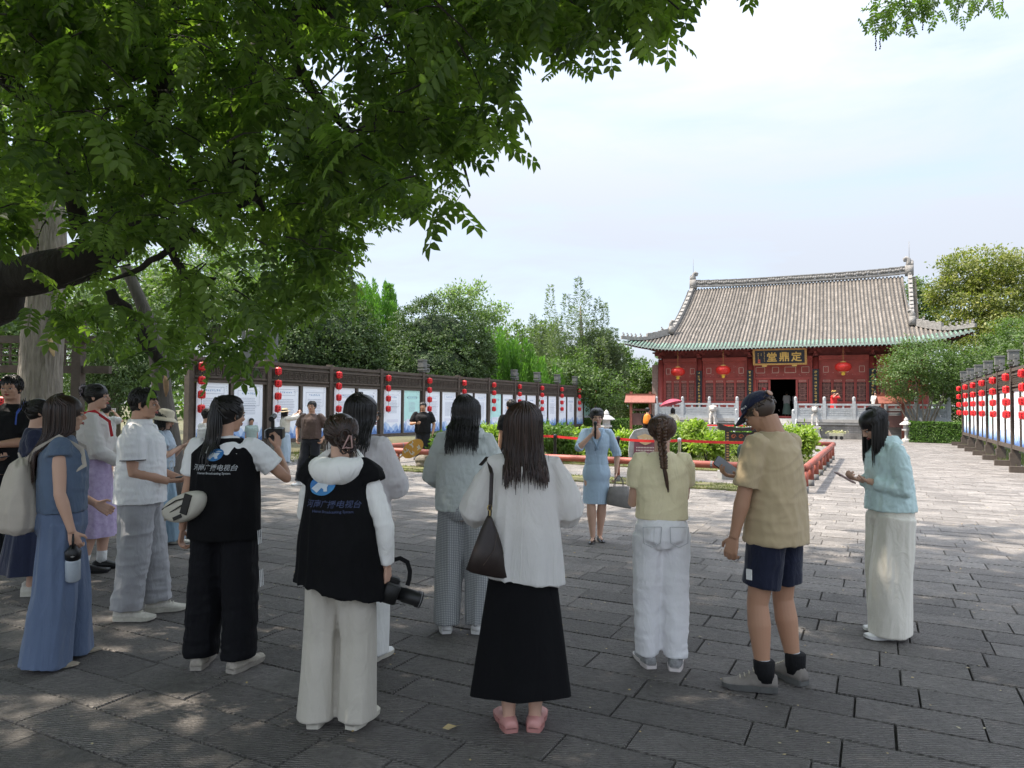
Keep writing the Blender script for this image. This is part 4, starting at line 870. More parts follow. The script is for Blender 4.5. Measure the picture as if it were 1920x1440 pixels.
# ------------------------------------------------------------------ trees and shrubs
BARK = M('grey_bark', (.13, .115, .095), .95, .3, 16, 1.0, 26, .06, (1, 1, .14), col2=(.30, .27, .23))
BARKD = M('dark_bark', (.028, .024, .02), .95, .3, 8, .9, 20, .03, (1, 1, .3))
LM = {
 'dark': leafmat('leaves_dark_glossy', (.030, .058, .022), (.085, .125, .045), .2, .6, spec=.2),
 'mid': leafmat('leaves_mid_green', (.045, .085, .024), (.125, .185, .055), .3),
 'bright': leafmat('leaves_bright_yew', (.05, .13, .022), (.15, .28, .05), .35),
 'pale': leafmat('leaves_pale_green', (.06, .10, .035), (.14, .19, .07), .35),
 'airy': leafmat('leaves_airy', (.12, .17, .08), (.22, .28, .13), .4),
 'yellow': leafmat('leaves_yellow_green', (.06, .09, .025), (.26, .26, .06), .3),
 'peony': leafmat('leaves_light_shrub', (.11, .18, .03), (.34, .42, .08), .35),
 'peonyd': leafmat('leaves_shrub_green', (.05, .10, .02), (.15, .24, .06), .3),
 'juniper': leafmat('leaves_juniper', (.07, .10, .055), (.18, .22, .12), .3),
 'hedge': leafmat('leaves_hedge', (.03, .08, .012), (.11, .2, .03), .3),
 'canopy': leafmat('leaves_canopy', (.050, .084, .032), (.175, .245, .070), .55, .5, (1.7, 2.1, .55), spec=.3),
}
def blobcloud(blobs, n, clus, sig, rng, fill=.35, bk=1.0):
    """two-level leaf positions spread through ellipsoidal lobes: (centre, (rx,ry,rz))"""
    wts = np.array([b[1][0]*b[1][1]+b[1][0]*b[1][2]+b[1][1]*b[1][2] for b in blobs]); wts = wts/wts.sum()
    C = []; D = []
    for (c, r), w_ in zip(blobs, wts):
        m = max(3, int(clus*w_)); d = rng.normal(0, 1, (m, 3)); d /= np.linalg.norm(d, axis=1, keepdims=True)
        bump = 1+bk*.16*vnoise(d*2.3+np.array(c)[None]*.7, 3)+bk*.10*vnoise(d*5+np.array(c)[None], 4)
        rad = np.where(rng.rand(m) < fill, rng.uniform(.3, .85, m), rng.uniform(.86, 1.03, m))*bump
        C.append(np.array(c)[None]+d*rad[:, None]*np.array(r)[None]); D.append(d)
    C = np.concatenate(C); D = np.concatenate(D); k = max(1, n//len(C)); P = np.repeat(C, k, 0)+rng.normal(0, sig, (len(C)*k, 3))*np.array([1, 1, .7]); DD = np.repeat(D, k, 0)
    return P, DD, np.repeat(rng.rand(len(C)), k)
def trunk(parent, pts, rad, mat=BARK, n=10, name='trunk'):
    q = MB(); q.tube(pts, rad, n); return q.build(name, mat, parent, True)
def tree(name, label, cat, base, blobs, n, leaf, mat, trunks=None, clus=260, sig=.22, group=None, up=0.0, droop=0.0, asp=.5, seed=0, shape='quad', fill=.35, tmat=BARK, core=False):
    t = thing(name, label, cat, base, 0, group); rng = np.random.RandomState(seed+100)
    P, D, tn = blobcloud(blobs, n, clus, sig, rng, fill, .22 if core else 1.0); m = len(P)
    ax = D*.5+rng.normal(0, .7, (m, 3)); ax[:, 2] += up-droop; nr = D+rng.normal(0, .5, (m, 3)); nr[:, 2] += .5
    foliage('crown', P, ax, nr, leaf*(.7+.6*rng.rand(m)), leaf*asp*(.7+.6*rng.rand(m)), LM[mat], t, np.clip(tn*.55+rng.rand(m)*.45, 0, 1), shape)
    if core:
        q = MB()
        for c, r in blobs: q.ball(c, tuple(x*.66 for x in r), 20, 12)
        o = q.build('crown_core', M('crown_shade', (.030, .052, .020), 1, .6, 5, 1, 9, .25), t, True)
    for tr in (trunks or []): trunk(t, tr[0], tr[1], tmat, 8, 'trunk' if tr is trunks[0] else 'limb')
    return t
def pxblob(base, u, v, d, ru, rv, rd=None):
    """lobe whose centre stands at picture place (u,v) and depth d, radii ru,rv in picture px"""
    c = at(u, v, d)-base; s = d/FOC; return ((c.x, c.y, c.z), (ru*s, (rd if rd else ru*s), rv*s))
def G0(u, d): c = at(u, 800, d); return Vector((c.x, c.y, 0))
# round dark evergreens behind the left wall
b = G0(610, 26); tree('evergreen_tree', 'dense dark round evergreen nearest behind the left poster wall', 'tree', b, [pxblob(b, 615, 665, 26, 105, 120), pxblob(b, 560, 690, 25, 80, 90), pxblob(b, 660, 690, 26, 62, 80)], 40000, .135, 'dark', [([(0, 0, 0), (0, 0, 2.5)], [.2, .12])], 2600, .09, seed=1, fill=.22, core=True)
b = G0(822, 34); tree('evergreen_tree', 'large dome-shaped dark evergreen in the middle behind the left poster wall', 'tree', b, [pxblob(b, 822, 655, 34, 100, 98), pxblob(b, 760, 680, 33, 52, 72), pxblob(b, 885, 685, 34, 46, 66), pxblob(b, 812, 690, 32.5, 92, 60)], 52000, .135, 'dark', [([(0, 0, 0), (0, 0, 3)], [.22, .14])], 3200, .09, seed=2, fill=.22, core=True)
# plumed yews: many upright plumes
def plumes(name, label, base, spots, mat, seed, leaf=.16, per=420, cat='tree'):
    t = thing(name, label, cat, base, 0); rng = np.random.RandomState(seed); P = []; A = []; T = []
    for (u, v, d, rw, hh) in spots:
        top = at(u, v, d)-base; s = d/FOC; h = hh*s; w_ = rw*s; k = rng.rand(per)**.8; ang = rng.rand(per)*2*PI; rr_ = w_*np.sqrt(rng.rand(per))*(.12+.88*(k**.7))
        lean = rng.normal(0, .12, 2)
        P.append(np.stack([top.x+rr_*np.cos(ang)-lean[0]*k*h, top.y+rr_*np.sin(ang)*.9-lean[1]*k*h, top.z-k*h], 1)); a = np.stack([np.cos(ang)*.35, np.sin(ang)*.35, np.ones(per)], 1)+rng.normal(0, .22, (per, 3)); A.append(a); T.append(np.clip(rng.rand()*.5+.5*rng.rand(per)-.25*k, 0, 1))
    P = np.concatenate(P); A = np.concatenate(A); T = np.concatenate(T); keep = P[:, 2] > .1; P, A, T = P[keep], A[keep], T[keep]; n = len(P)
    foliage('crown', P, A, rng.normal(0, 1, (n, 3)), leaf*(.7+.7*rng.rand(n)), leaf*.3*(.7+.6*rng.rand(n)), LM[mat], t, T)
    trunk(t, [(0, 0, 0), (0, 0, 2)], [.15, .1]); return t
rp_ = random.Random(4)
def spots(u0, u1, vtop, d, n, rw=(12, 20), hh=(60, 110), dd=1.2, low=60): return [(lambda u: (u, vtop(u)+abs(rp_.gauss(0, 1))*low*.5, d+rp_.uniform(-dd, dd), rp_.uniform(*rw), rp_.uniform(*hh)))(rp_.uniform(u0, u1)) for _ in range(n)]
plumes('yew_tree', 'spiky bright yew rising between the two dark round evergreens', G0(705, 40), spots(650, 745, lambda u: 520+abs(u-705)*.35, 40, 50, (8, 13), (50, 90)), 'bright', 3, .2, 300)
plumes('yew_tree', 'bright green plumed yew right of the dome-shaped evergreen', G0(950, 38), spots(905, 1000, lambda u: 612+max(0, u-940)*.55, 38, 70, (8, 13), (60, 120), low=90), 'bright', 5, .19, 300)
plumes('yew_tree', 'small plumed yew left of the tall juniper', G0(1010, 42), spots(985, 1050, lambda u: 665+abs(u-1010)*.3, 42, 26, (7, 11), (50, 90)), 'bright', 6, .2, 260)
# airy pale tree beyond, layered pads
b = G0(885, 52); tree('airy_tree', 'pale airy tree with layered pads far behind the dome-shaped evergreen', 'tree', b, [pxblob(b, 880, 548, 52, 34, 20), pxblob(b, 840, 552, 52, 30, 10), pxblob(b, 920, 585, 52, 40, 18), pxblob(b, 870, 580, 51, 30, 16), pxblob(b, 905, 610, 52, 34, 20), pxblob(b, 850, 575, 52, 26, 12)], 3600, .26, 'airy', [([(0, 0, 0), (0, 0, 6), (.3, 0, 8.5)], [.22, .15, .06])], 260, .22, asp=.45, seed=7, fill=.6)
b = G0(985, 55); tree('background_tree', 'soft green background tree low left of the juniper', 'tree', b, [pxblob(b, 990, 640, 55, 60, 40), pxblob(b, 940, 650, 56, 50, 40), pxblob(b, 1030, 650, 55, 40, 50), pxblob(b, 1000, 700, 54, 90, 50)], 12000, .26, 'pale', [([(0, 0, 0), (0, 0, 5)], [.2, .12])], 420, .25, seed=8, fill=.5)
# big ragged juniper
def juniper():
    b = G0(1090, 46); t = thing('juniper_tree', 'tall ragged grey-green juniper left of the hall', 'tree', b, 0); rng = np.random.RandomState(9)
    sp_ = []
    tops = [(1032, 535, 14), (1062, 552, 16), (1085, 520, 16), (1100, 545, 18), (1122, 560, 14), (1135, 570, 10), (1048, 590, 18), (1115, 600, 20), (1075, 575, 24), (1000, 590, 9), (1012, 610, 14), (1140, 620, 14), (1095, 590, 24), (1150, 640, 14)]
    for (u, v, w_) in tops: sp_.append((u, v, 46+rng.uniform(-1, 1), w_, 130))
    for _ in range(60): u = rng.uniform(1005, 1165); sp_.append((u, rng.uniform(590, 700)+abs(u-1085)*.35, 46+rng.uniform(-1.8, 1.8), rng.uniform(14, 24), rng.uniform(60, 110)))
    P = []; T = []; A = []
    for (u, v, d, rw, hh) in sp_:
        per = 620; top = at(u, v, d)-b; s = d/FOC; h = hh*s; w_ = rw*s; k = rng.rand(per); nod = 5; kk = k; ang = rng.rand(per)*2*PI; r_ = w_*np.sqrt(rng.rand(per))*(.15+.9*kk**.6)
        P.append(np.stack([top.x+r_*np.cos(ang), top.y+r_*np.sin(ang), top.z-kk*h], 1)); T.append(np.clip(.5*rng.rand()+.5*rng.rand(per), 0, 1)); A.append(np.stack([np.cos(ang), np.sin(ang), np.full(per, .45)], 1)+rng.normal(0, .35, (per, 3)))
    P, T, A = np.concatenate(P), np.concatenate(T), np.concatenate(A); keep = P[:, 2] > .1; P, T, A = P[keep], T[keep], A[keep]; n = len(P)
    foliage('crown', P, A, rng.normal(0, 1, (n, 3)), .2*(.6+.8*rng.rand(n)), .06*(.7+.6*rng.rand(n)), LM['juniper'], t, T); trunk(t, [(0, 0, 0), (.1, 0, 4), (-.1, 0, 8.2)], [.3, .2, .05])
juniper()
b = G0(1075, 43.5); tree('leafy_shrub_tree', 'light green leafy small tree before the juniper', 'tree', b, [pxblob(b, 1060, 720, 43, 60, 50), pxblob(b, 1120, 735, 43, 50, 45), pxblob(b, 1000, 735, 44, 40, 35), pxblob(b, 1085, 680, 44, 30, 25)], 15000, .17, 'mid', [([(0, 0, 0), (0, 0, 1.6)], [.12, .08])], 480, .2, seed=10)
b = G0(1195, 52); tree('background_tree', 'rounded green tree beside the left corner of the hall', 'tree', b, [pxblob(b, 1190, 720, 52, 42, 42), pxblob(b, 1160, 690, 53, 30, 40), pxblob(b, 1215, 745, 52, 34, 40), pxblob(b, 1165, 755, 50, 30, 36)], 13000, .2, 'mid', [([(0, 0, 0), (0, 0, 3)], [.15, .1])], 420, .2, seed=11)
b = G0(1215, 58); tree('background_tree', 'dark tree in deep shade behind the left hall corner', 'tree', b, [pxblob(b, 1215, 720, 58, 40, 50), pxblob(b, 1240, 760, 58, 40, 40), pxblob(b, 1140, 740, 58, 60, 60)], 9000, .26, 'dark', None, 300, .25, seed=12)
# right side
b = G0(1850, 52); tree('pagoda_tree', 'big yellow-tipped leafy tree behind the right end of the hall roof', 'tree', b, [pxblob(b, 1840, 505, 52, 70, 44), pxblob(b, 1790, 530, 53, 46, 30), pxblob(b, 1890, 530, 52, 60, 60), pxblob(b, 1810, 575, 52, 56, 40), pxblob(b, 1870, 585, 51, 56, 42), pxblob(b, 1770, 555, 54, 30, 24), pxblob(b, 1940, 560, 52, 60, 70), pxblob(b, 1800, 620, 52, 50, 36), pxblob(b, 1860, 640, 50, 70, 40)], 30000, .24, 'yellow', [([(0, 0, 0), (0, 0, 6), (.5, 0, 9)], [.35, .25, .1])], 800, .26, seed=13)
b = G0(1725, 60); tree('background_tree', 'thin pale tree seen between the ridge end and the yellow-tipped tree', 'tree', b, [pxblob(b, 1722, 545, 60, 24, 26), pxblob(b, 1742, 590, 60, 30, 34), pxblob(b, 1715, 600, 60, 20, 30)], 4200, .27, 'pale', [([(0, 0, 0), (0, 0, 9)], [.2, .1])], 200, .24, seed=14, fill=.6)
b = G0(1905, 36); tree('rounded_bush', 'rounded glossy green bush tree above the far end of the right poster wall', 'tree', b, [pxblob(b, 1905, 650, 36, 58, 56), pxblob(b, 1868, 680, 35, 30, 34), pxblob(b, 1950, 660, 36, 60, 64)], 16000, .13, 'mid', [([(0, 0, 0), (0, 0, 2.5)], [.15, .1])], 520, .15, seed=15)
b = G0(1830, 42); tree('leafy_tree', 'loose light green tree filling the gap beside the right poster wall', 'tree', b, [pxblob(b, 1815, 690, 42, 40, 40), pxblob(b, 1850, 720, 41, 36, 44), pxblob(b, 1790, 740, 42, 30, 40), pxblob(b, 1870, 690, 43, 40, 50)], 13000, .17, 'pale', [([(0, 0, 0), (0, 0, 3)], [.12, .08])], 460, .2, seed=16)
b = G0(1960, 33); tree('leafy_tree', 'leafy tree behind the right poster wall at the frame edge', 'tree', b, [pxblob(b, 1975, 640, 33, 60, 60), pxblob(b, 1990, 720, 33, 70, 70)], 9000, .16, 'mid', None, 300, .18, seed=17)
# slender many-stemmed tree in front of the hall
b = G0(1728, 36.2); st = []
for k in range(9):
    x = (k-4)*.22; st.append(([(x*.35, 0, 0), (x*.8, rs.uniform(-.2, .2), 1.0), (x*1.5+rs.uniform(-.1, .1), rs.uniform(-.3, .3), 2.4), (x*1.9, rs.uniform(-.3, .3), 3.4)], [.05, .045, .03, .012]))
tree('crape_myrtle', 'slender many-stemmed green tree in front of the right bays of the hall', 'tree', b, [pxblob(b, 1700, 682, 36.2, 48, 30), pxblob(b, 1745, 690, 36, 50, 38), pxblob(b, 1680, 712, 36, 30, 28), pxblob(b, 1780, 680, 36.4, 34, 40), pxblob(b, 1720, 655, 36.5, 40, 22), pxblob(b, 1765, 720, 36, 40, 26), pxblob(b, 1700, 738, 36, 26, 14), pxblob(b, 1800, 715, 36, 20, 24)], 16000, .12, 'mid', st, 620, .17, seed=18, fill=.55, tmat=M('pale_bark', (.2, .17, .13), .9))
# clipped hedges
def hedge(u0, u1, d0, d1, h, th, label, seed):
    p0, p1 = at(u0, 800, d0), at(u1, 800, d1); p0.z = p1.z = 0; dv = p1-p0; L_ = dv.length; dv.normalize(); t = thing('clipped_hedge', label, 'hedge', p0, math.atan2(dv.y, dv.x)); rng = np.random.RandomState(seed); n = int(L_*h*2600)
    f = rng.rand(n); X = rng.rand(n)*L_; side = f < .52; top = ~side; Y = np.where(side, rng.uniform(0, .08, n), rng.rand(n)*th); Z = np.where(side, rng.rand(n)*h, h-rng.uniform(0, .06, n)); Z = Z+.03*vnoise(np.stack([X*2, Y*2, X*0], 1), 2)
    P = np.stack([X, Y, Z], 1); nr = np.where(side[:, None], np.array([[0, -1., .3]]), np.array([[0, 0, 1.]]))+rng.normal(0, .4, (n, 3)); foliage('hedge_leaves', P, rng.normal(0, 1, (n, 3)), nr, .07*(.7+.6*rng.rand(n)), .045*(.7+.6*rng.rand(n)), LM['hedge'], t)
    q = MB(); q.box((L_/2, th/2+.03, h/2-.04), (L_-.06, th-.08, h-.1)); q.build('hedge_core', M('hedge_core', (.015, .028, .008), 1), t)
hedge(1704, 1812, 35.2, 33.6, 1.02, 1.2, 'neatly clipped green hedge right of the stone lantern', 1)
hedge(1060, 1238, 43.0, 39.5, .95, 1.0, 'clipped hedge behind the stone lantern left of the hall', 2)
# peony shrubs of the bed
k = 0
for (u, d, hp, w_, mt, lab) in [(835, 19.2, .85, 44, 'peonyd', 'green shrub at the left end of the flower bed'), (875, 20.5, 1.05, 46, 'peonyd', 'broad green shrub behind the woman in the sage jacket'), (925, 21.0, .95, 40, 'peony', 'light green shrub between the two long-haired women'), (1040, 20.8, 1.0, 46, 'peonyd', 'green shrub right of the long dark hair, before the poster wall'), (1085, 21.6, .92, 42, 'peony', 'yellow-green shrub left of the speaker'), (1120, 20.0, .80, 36, 'peony', 'low yellow-green shrub behind the speaker'), (1165, 21.5, .8, 30, 'peony', 'yellow shrub between the speaker and the stone sign'), (1275, 20.6, .95, 44, 'peonyd', 'green shrub right of the stone sign'), (1325, 19.6, 1.12, 50, 'peony', 'tallest bright shrub left of the winged signboard'), (1390, 20.4, .98, 46, 'peonyd', 'green shrub behind the winged signboard'), (1290, 22.8, 1.0, 50, 'peony', 'pale shrub at the back near the red parasol'), (1440, 21.0, 1.0, 44, 'peonyd', 'green shrub behind the cap wearer'), (1492, 20.2, 1.02, 34, 'peony', 'light shrub just right of the cap wearer'), (985, 22.5, 1.0, 60, 'peony', 'wide light shrub in the middle of the bed')]:
    b = G0(u, d); s = d/FOC; w2 = w_*s; st = [([(0, 0, 0), (rs.uniform(-.3, .3), rs.uniform(-.2, .2), hp*.7)], [.018, .008]) for _ in range(7)]
    blobs = [((rs.uniform(-.6, .6)*w2, rs.uniform(-.5, .5)*w2, hp*rs.uniform(.45, .85)), (w2*rs.uniform(.35, .55), w2*.5, hp*rs.uniform(.2, .32))) for _ in range(7)]
    tree('peony_shrub', lab, 'shrub', b, blobs, 4200, .115, mt, st, 420, .07, seed=30+k, up=.3, fill=.5, asp=.42, shape='leaf6', tmat=BARKD); k += 1
# small ground shrubs and the trees at left behind the big trunk
b = G0(215, 24); tree('cypress_tree', 'dark weeping cypress behind the big pale trunk', 'tree', b, [pxblob(b, 200, 650, 24, 80, 80), pxblob(b, 240, 700, 24, 70, 90), pxblob(b, 170, 720, 24, 50, 90), pxblob(b, 280, 660, 25, 60, 90)], 20000, .15, 'dark', [([(0, 0, 0), (0, 0, 3)], [.2, .15])], 560, .2, droop=.5, asp=.28, seed=50)
b = G0(20, 25); tree('background_tree', 'dark green tree at the far left edge beyond the timber frame', 'tree', b, [pxblob(b, 0, 640, 25, 60, 90), pxblob(b, 40, 700, 25, 60, 80), pxblob(b, -60, 560, 25, 90, 120)], 14000, .17, 'mid', [([(0, 0, 0), (0, 0, 3)], [.2, .15])], 420, .2, seed=51)
b = G0(400, 30); tree('background_tree', 'bright leafy tree glimpsed under the canopy behind the first posters', 'tree', b, [pxblob(b, 380, 560, 30, 100, 70), pxblob(b, 460, 600, 31, 90, 70), pxblob(b, 330, 640, 30, 70, 80), pxblob(b, 250, 540, 32, 90, 80), pxblob(b, 430, 500, 33, 80, 60)], 24000, .2, 'pale', [([(0, 0, 0), (0, 0, 5)], [.25, .2])], 700, .25, seed=52)
b = G0(640, 42); tree('background_tree', 'tall green tree in the distance above the first dark evergreen', 'tree', b, [pxblob(b, 600, 560, 42, 70, 70), pxblob(b, 540, 540, 43, 80, 80), pxblob(b, 650, 575, 42, 36, 50)], 13000, .26, 'mid', [([(0, 0, 0), (0, 0, 5)], [.25, .2])], 420, .28, seed=53)
b = G0(90, 42); tree('background_tree', 'pale sunlit tree far off at the left behind the trunks', 'tree', b, [pxblob(b, 60, 560, 42, 120, 100), pxblob(b, 180, 600, 42, 100, 100), pxblob(b, 140, 720, 42, 90, 60)], 12000, .28, 'pale', None, 360, .3, seed=54)
# dim far wood closing the horizon
wd = []; rng = np.random.RandomState(77)
for k in range(90):
    a = R(-62+124*k/89); dd = rng.uniform(78, 96); wd.append(((math.sin(a)*dd, math.cos(a)*dd*1.0, rng.uniform(2.5, 4.0)), (4.2, 3.5, rng.uniform(3.0, 4.6))))
P, D, tn = blobcloud(wd, 26000, 6000, .5, rng, .3); tag(foliage('distant_wood', P, D+rng.normal(0, .6, P.shape), D, .8, .55, LM['mid'], None, tn), kind='stuff')
# big pale trunk at left with a torn knot and a stripped scar
def big_trunk():
    c = gnd(75, 905); d = c.y; t = thing('big_pale_tree', 'big pale grey tree trunk with a torn knot hole and stripped bark at left', 'tree', (c.x, c.y, 0)); s = d/FOC
    pts = []; rad = []
    for (u, v, w_) in ((64, 905, 100), (68, 850, 84), (70, 780, 74), (76, 700, 68), (80, 620, 66), (84, 540, 66), (84, 470, 70), (80, 400, 74), (70, 300, 70), (60, 200, 60)):
        p = at(u, v, d)-c; pts.append(p); rad.append(w_*s/2)
    pts[0].z = -.05
    q = MB(); q.tube(pts, rad, 48); o = q.build('trunk', BARK, t, True)
    # furrowed bark relief: subdivide rings
    q2 = MB(); NP = 90; P_ = [pts[0].lerp(pts[1], 0)]; Rr = []
    z = np.linspace(0, len(pts)-1.001, NP); rings = []
    for zz in z:
        i = int(zz); f = zz-i; c_ = pts[i].lerp(pts[i+1], f); r_ = rad[i]*(1-f)+rad[i+1]*f; a = np.linspace(0, 2*PI, 72, endpoint=False)
        nz = vnoise(np.stack([np.cos(a)*7+.3*zz, np.sin(a)*7, np.full(72, zz*.9)], 1), 8); nz2 = vnoise(np.stack([np.cos(a)*16, np.sin(a)*16, np.full(72, zz*2.2)], 1), 9)
        rr_ = r_*(1+.045*(1-2*abs(nz))+.03*(1-2*abs(nz2))); rings.append([c_+Vector((math.cos(x)*y, math.sin(x)*y, 0)) for x, y in zip(a, rr_)])
    q2.loft(rings); me = q2.mesh('trunk', BARK, True); o.data = me
    WOODC = M('torn_wood', (.46, .34, .19), .8, .25, 12, .4, 40, stretch=(1, 1, .2))
    q = MB(); # knot
    kc = at(88, 512, d-.25)-c; q.tube([kc+Vector((0, .10, 0)), kc+Vector((0, -.035, 0))], [.15, .105], 16, up=(0, 0, 1)); o = q.build('knot_rim', BARK, t, True)
    q = MB(); q.ball(kc+Vector((0, -.02, -.035)), (.085, .04, .045), 12, 6); q.build('torn_wood', WOODC, t, True); q = MB(); q.ball(kc+Vector((0, -.035, .02)), (.07, .03, .03), 12, 6); q.build('knot_hole', M('hollow_dark', (.02, .015, .01), 1), t, True)
    q = MB(); L_ = []
    for (u, v, w_) in ((78, 602, 3), (82, 616, 12), (88, 632, 15), (94, 646, 14), (99, 660, 9), (101, 668, 2)): p = at(u, v, d-.235)-c; L_.append((p, w_*s/2))
    q.tube([p for p, _ in L_], [(w_, .02) for _, w_ in L_], 8, up=(0, 1, 0)); q.build('bark_scar', WOODC, t, True)
big_trunk()
def leaning_tree():
    c = G0(318, 12.2); t = thing('bare_leaning_tree', 'grey tree trunk with a peeled patch beside the first poster, forking upwards', 'tree', c)
    P = [at(u, v, 12.2)-c for u, v in ((318, 925), (318, 880), (312, 800), (304, 740), (300, 690), (285, 620), (262, 560), (235, 500))]; P[0].z = -.05
    trunk(t, P, [.30, .25, .19, .16, .15, .12, .10, .09], M('grey_brown_bark', (.10, .09, .08), .95, .3, 7, .9, 22, .03, (1, 1, .22)), 14)
    q = MB(); L_ = [at(u, v, 12.02)-c for u, v in ((309, 702), (311, 715), (312, 730), (311, 744))]; q.tube(L_, [(.01, .01), (.05, .02), (.045, .02), (.01, .01)], 8, up=(0, 1, 0)); q.build('peeled_patch', M('peeled_brown', (.25, .16, .09), .8, .2, 20), t, True)
leaning_tree()
# ------------------------------------------------------------------ the canopy tree overhead: a pagoda tree with its trunk at the left out of the picture
def canopy():
    t = thing('overhanging_pagoda_tree', 'great overhanging tree with pinnate leaves and dark hanging pods filling the upper left', 'tree', (-9.5, 6.8, 0)); org = Vector((-9.5, 6.8, 0))
    def rel(p): return Vector(p)-org
    def limb(pts, rad, n=9, name='limb'):
        q = MB(); P = [rel(p) for p in pts]; Q = []; RR = []
        for i in range(len(P)-1):
            for f in (0, .33, .66): Q.append(P[i].lerp(P[i+1], f)+Vector([rs.uniform(-1, 1)*rad[i]*.35 for _ in range(3)])); RR.append(rad[i]*(1-f)+rad[i+1]*f)
        Q.append(P[-1]); RR.append(rad[-1]); q.tube(Q, RR, n); return q.build(name, BARKD, t, True)
    limb([(-9.5, 6.8, -.05), (-9.2, 6.8, 1.5), (-8.3, 6.9, 2.6), at(-40, 575, 7.0), at(60, 510, 6.9), at(160, 480, 6.8), at(205, 450, 6.9), at(230, 380, 6.8), at(250, 320, 6.2), at(300, 200, 5.8)], [.42, .36, .30, .24, .20, .19, .17, .14, .13, .10], 14, 'trunk')
    lim = [
     ([at(205, 450, 6.9), at(150, 420, 6.9), at(120, 300, 6.6), at(90, 200, 6), at(-50, 120, 5.5)], [.1, .09, .08, .07, .05]),
     ([at(-100, 110, 5.2), at(60, 75, 5.2), at(180, 88, 5.2), at(265, 95, 5.2), at(330, 100, 5.1)], [.075, .06, .055, .05, .03]),
     ([at(330, 110, 5.1), at(260, 135, 5.1), at(225, 158, 5.0), at(190, 175, 5.0)], [.05, .045, .035, .02]),
     ([at(560, 30, 6.0), at(600, 18, 6.0), at(640, -10, 6), at(700, -80, 6), at(760, -260, 6.4)], [.10, .12, .14, .15, .16]),
     ([at(560, 30, 6.0), at(500, 60, 5.6), at(460, 140, 5.2), at(445, 210, 5.0), at(441, 290, 4.9)], [.10, .07, .06, .055, .05]),
     ([at(441, 290, 4.9), at(410, 320, 4.9), at(390, 345, 4.9)], [.04, .03, .02]), ([at(441, 295, 4.9), at(475, 325, 4.9), at(483, 370, 4.9), at(496, 395, 4.9)], [.045, .035, .03, .015]),
     ([at(483, 368, 4.9), at(440, 390, 4.6), at(412, 405, 4.5)], [.02, .016, .01]), ([at(255, 425, 6.2), at(285, 425, 6.1), at(305, 450, 6), at(335, 490, 6), at(345, 520, 6), at(405, 522, 5.9)], [.05, .045, .04, .035, .03, .01]),
     ([at(365, 430, 4.2), at(300, 480, 4.2), at(250, 510, 4.2), at(205, 525, 4.2)], [.018, .02, .016, .008]), ([at(205, 545, 5.9), at(245, 600, 6), at(270, 640, 6), at(300, 680, 6.1)], [.05, .06, .055, .04]),
     ([at(520, 60, 6.5), at(600, 190, 6.6), at(660, 250, 6.6), at(700, 330, 7)], [.06, .05, .035, .02]), ([at(680, 140, 6), at(695, 170, 6), at(715, 178, 6)], [.03, .025, .012]),
     ([at(250, 190, 5), at(260, 230, 5), at(215, 270, 5), at(150, 300, 5)], [.035, .03, .02, .01]), ([at(265, 190, 4.8), at(245, 250, 4.8), at(262, 310, 4.8)], [.03, .02, .01]),
     ([at(700, -60, 5.6), at(800, -60, 5.2), at(900, 10, 5), at(1000, 20, 4.8), at(1080, 60, 4.6)], [.08, .06, .04, .025, .01]), ([at(900, 10, 5), at(1100, -30, 4.8), at(1180, 0, 4.6), at(1240, 30, 4.6)], [.03, .03, .015, .008]),
     ([at(700, -60, 6), at(780, 100, 7), at(850, 250, 8), at(880, 350, 8.5)], [.08, .05, .03, .01]), ([at(300, 200, 5.8), at(300, -100, 5.5), at(350, -300, 5)], [.10, .12, .12]),
     ([(-3, 4.5, 6.2), (-1, 2, 7.6), (2, 0, 8)], [.14, .12, .08]), ([(-3, 4.5, 6.2), (0, 5.5, 7.5), (3, 7, 8.2)], [.12, .08, .05]), ([(-9.2, 6.8, 1.5), (-8.5, 5, 4), (-6, 4.6, 5.6), (-3, 4.5, 6.2)], [.3, .24, .2, .15])]
    for p, r_ in lim: limb(p, r_)
    # leaf template: one pinnate leaf, 11 leaflets, along +X, in XY plane
    def template(nl, L_, l, w_):
        V = []; F = []
        def leaflet(p, d):
            k = len(V); d = d.normalized(); sd_ = Vector((-d.y, d.x, 0)); dz = Vector((0, 0, 1))
            for (a, b_, c_) in ((0, 0, 0), (.32, .5, .10), (.68, .42, .06), (1, 0, -.12), (.68, -.42, .06), (.32, -.5, .10)): V.append(p+d*(a*l)+sd_*(b_*w_)+dz*(c_*l-abs(a)*l*.25))
            F.append((k, k+1, k+2, k+3)); F.append((k, k+3, k+4, k+5))
        for i in range(nl):
            x = L_*(.22+.7*i/(nl-1))
            for sgn in (-1, 1): leaflet(Vector((x, 0, -.08*x*x/L_)), Vector((.55, sgn, 0)))
        leaflet(Vector((L_*.96, 0, -.08*L_)), Vector((1, 0, 0)))
        k = len(V)
        for x, h in ((0, .0018), (L_, .001)): V.append(Vector((x, h, 0-.08*x*x/L_))); V.append(Vector((x, -h, 0-.08*x*x/L_)))
        F.append((k, k+1, k+3, k+2)); return np.array([tuple(v) for v in V], np.float32), np.array(F, np.int32)
    TV, TF = template(5, .22, .062, .031)
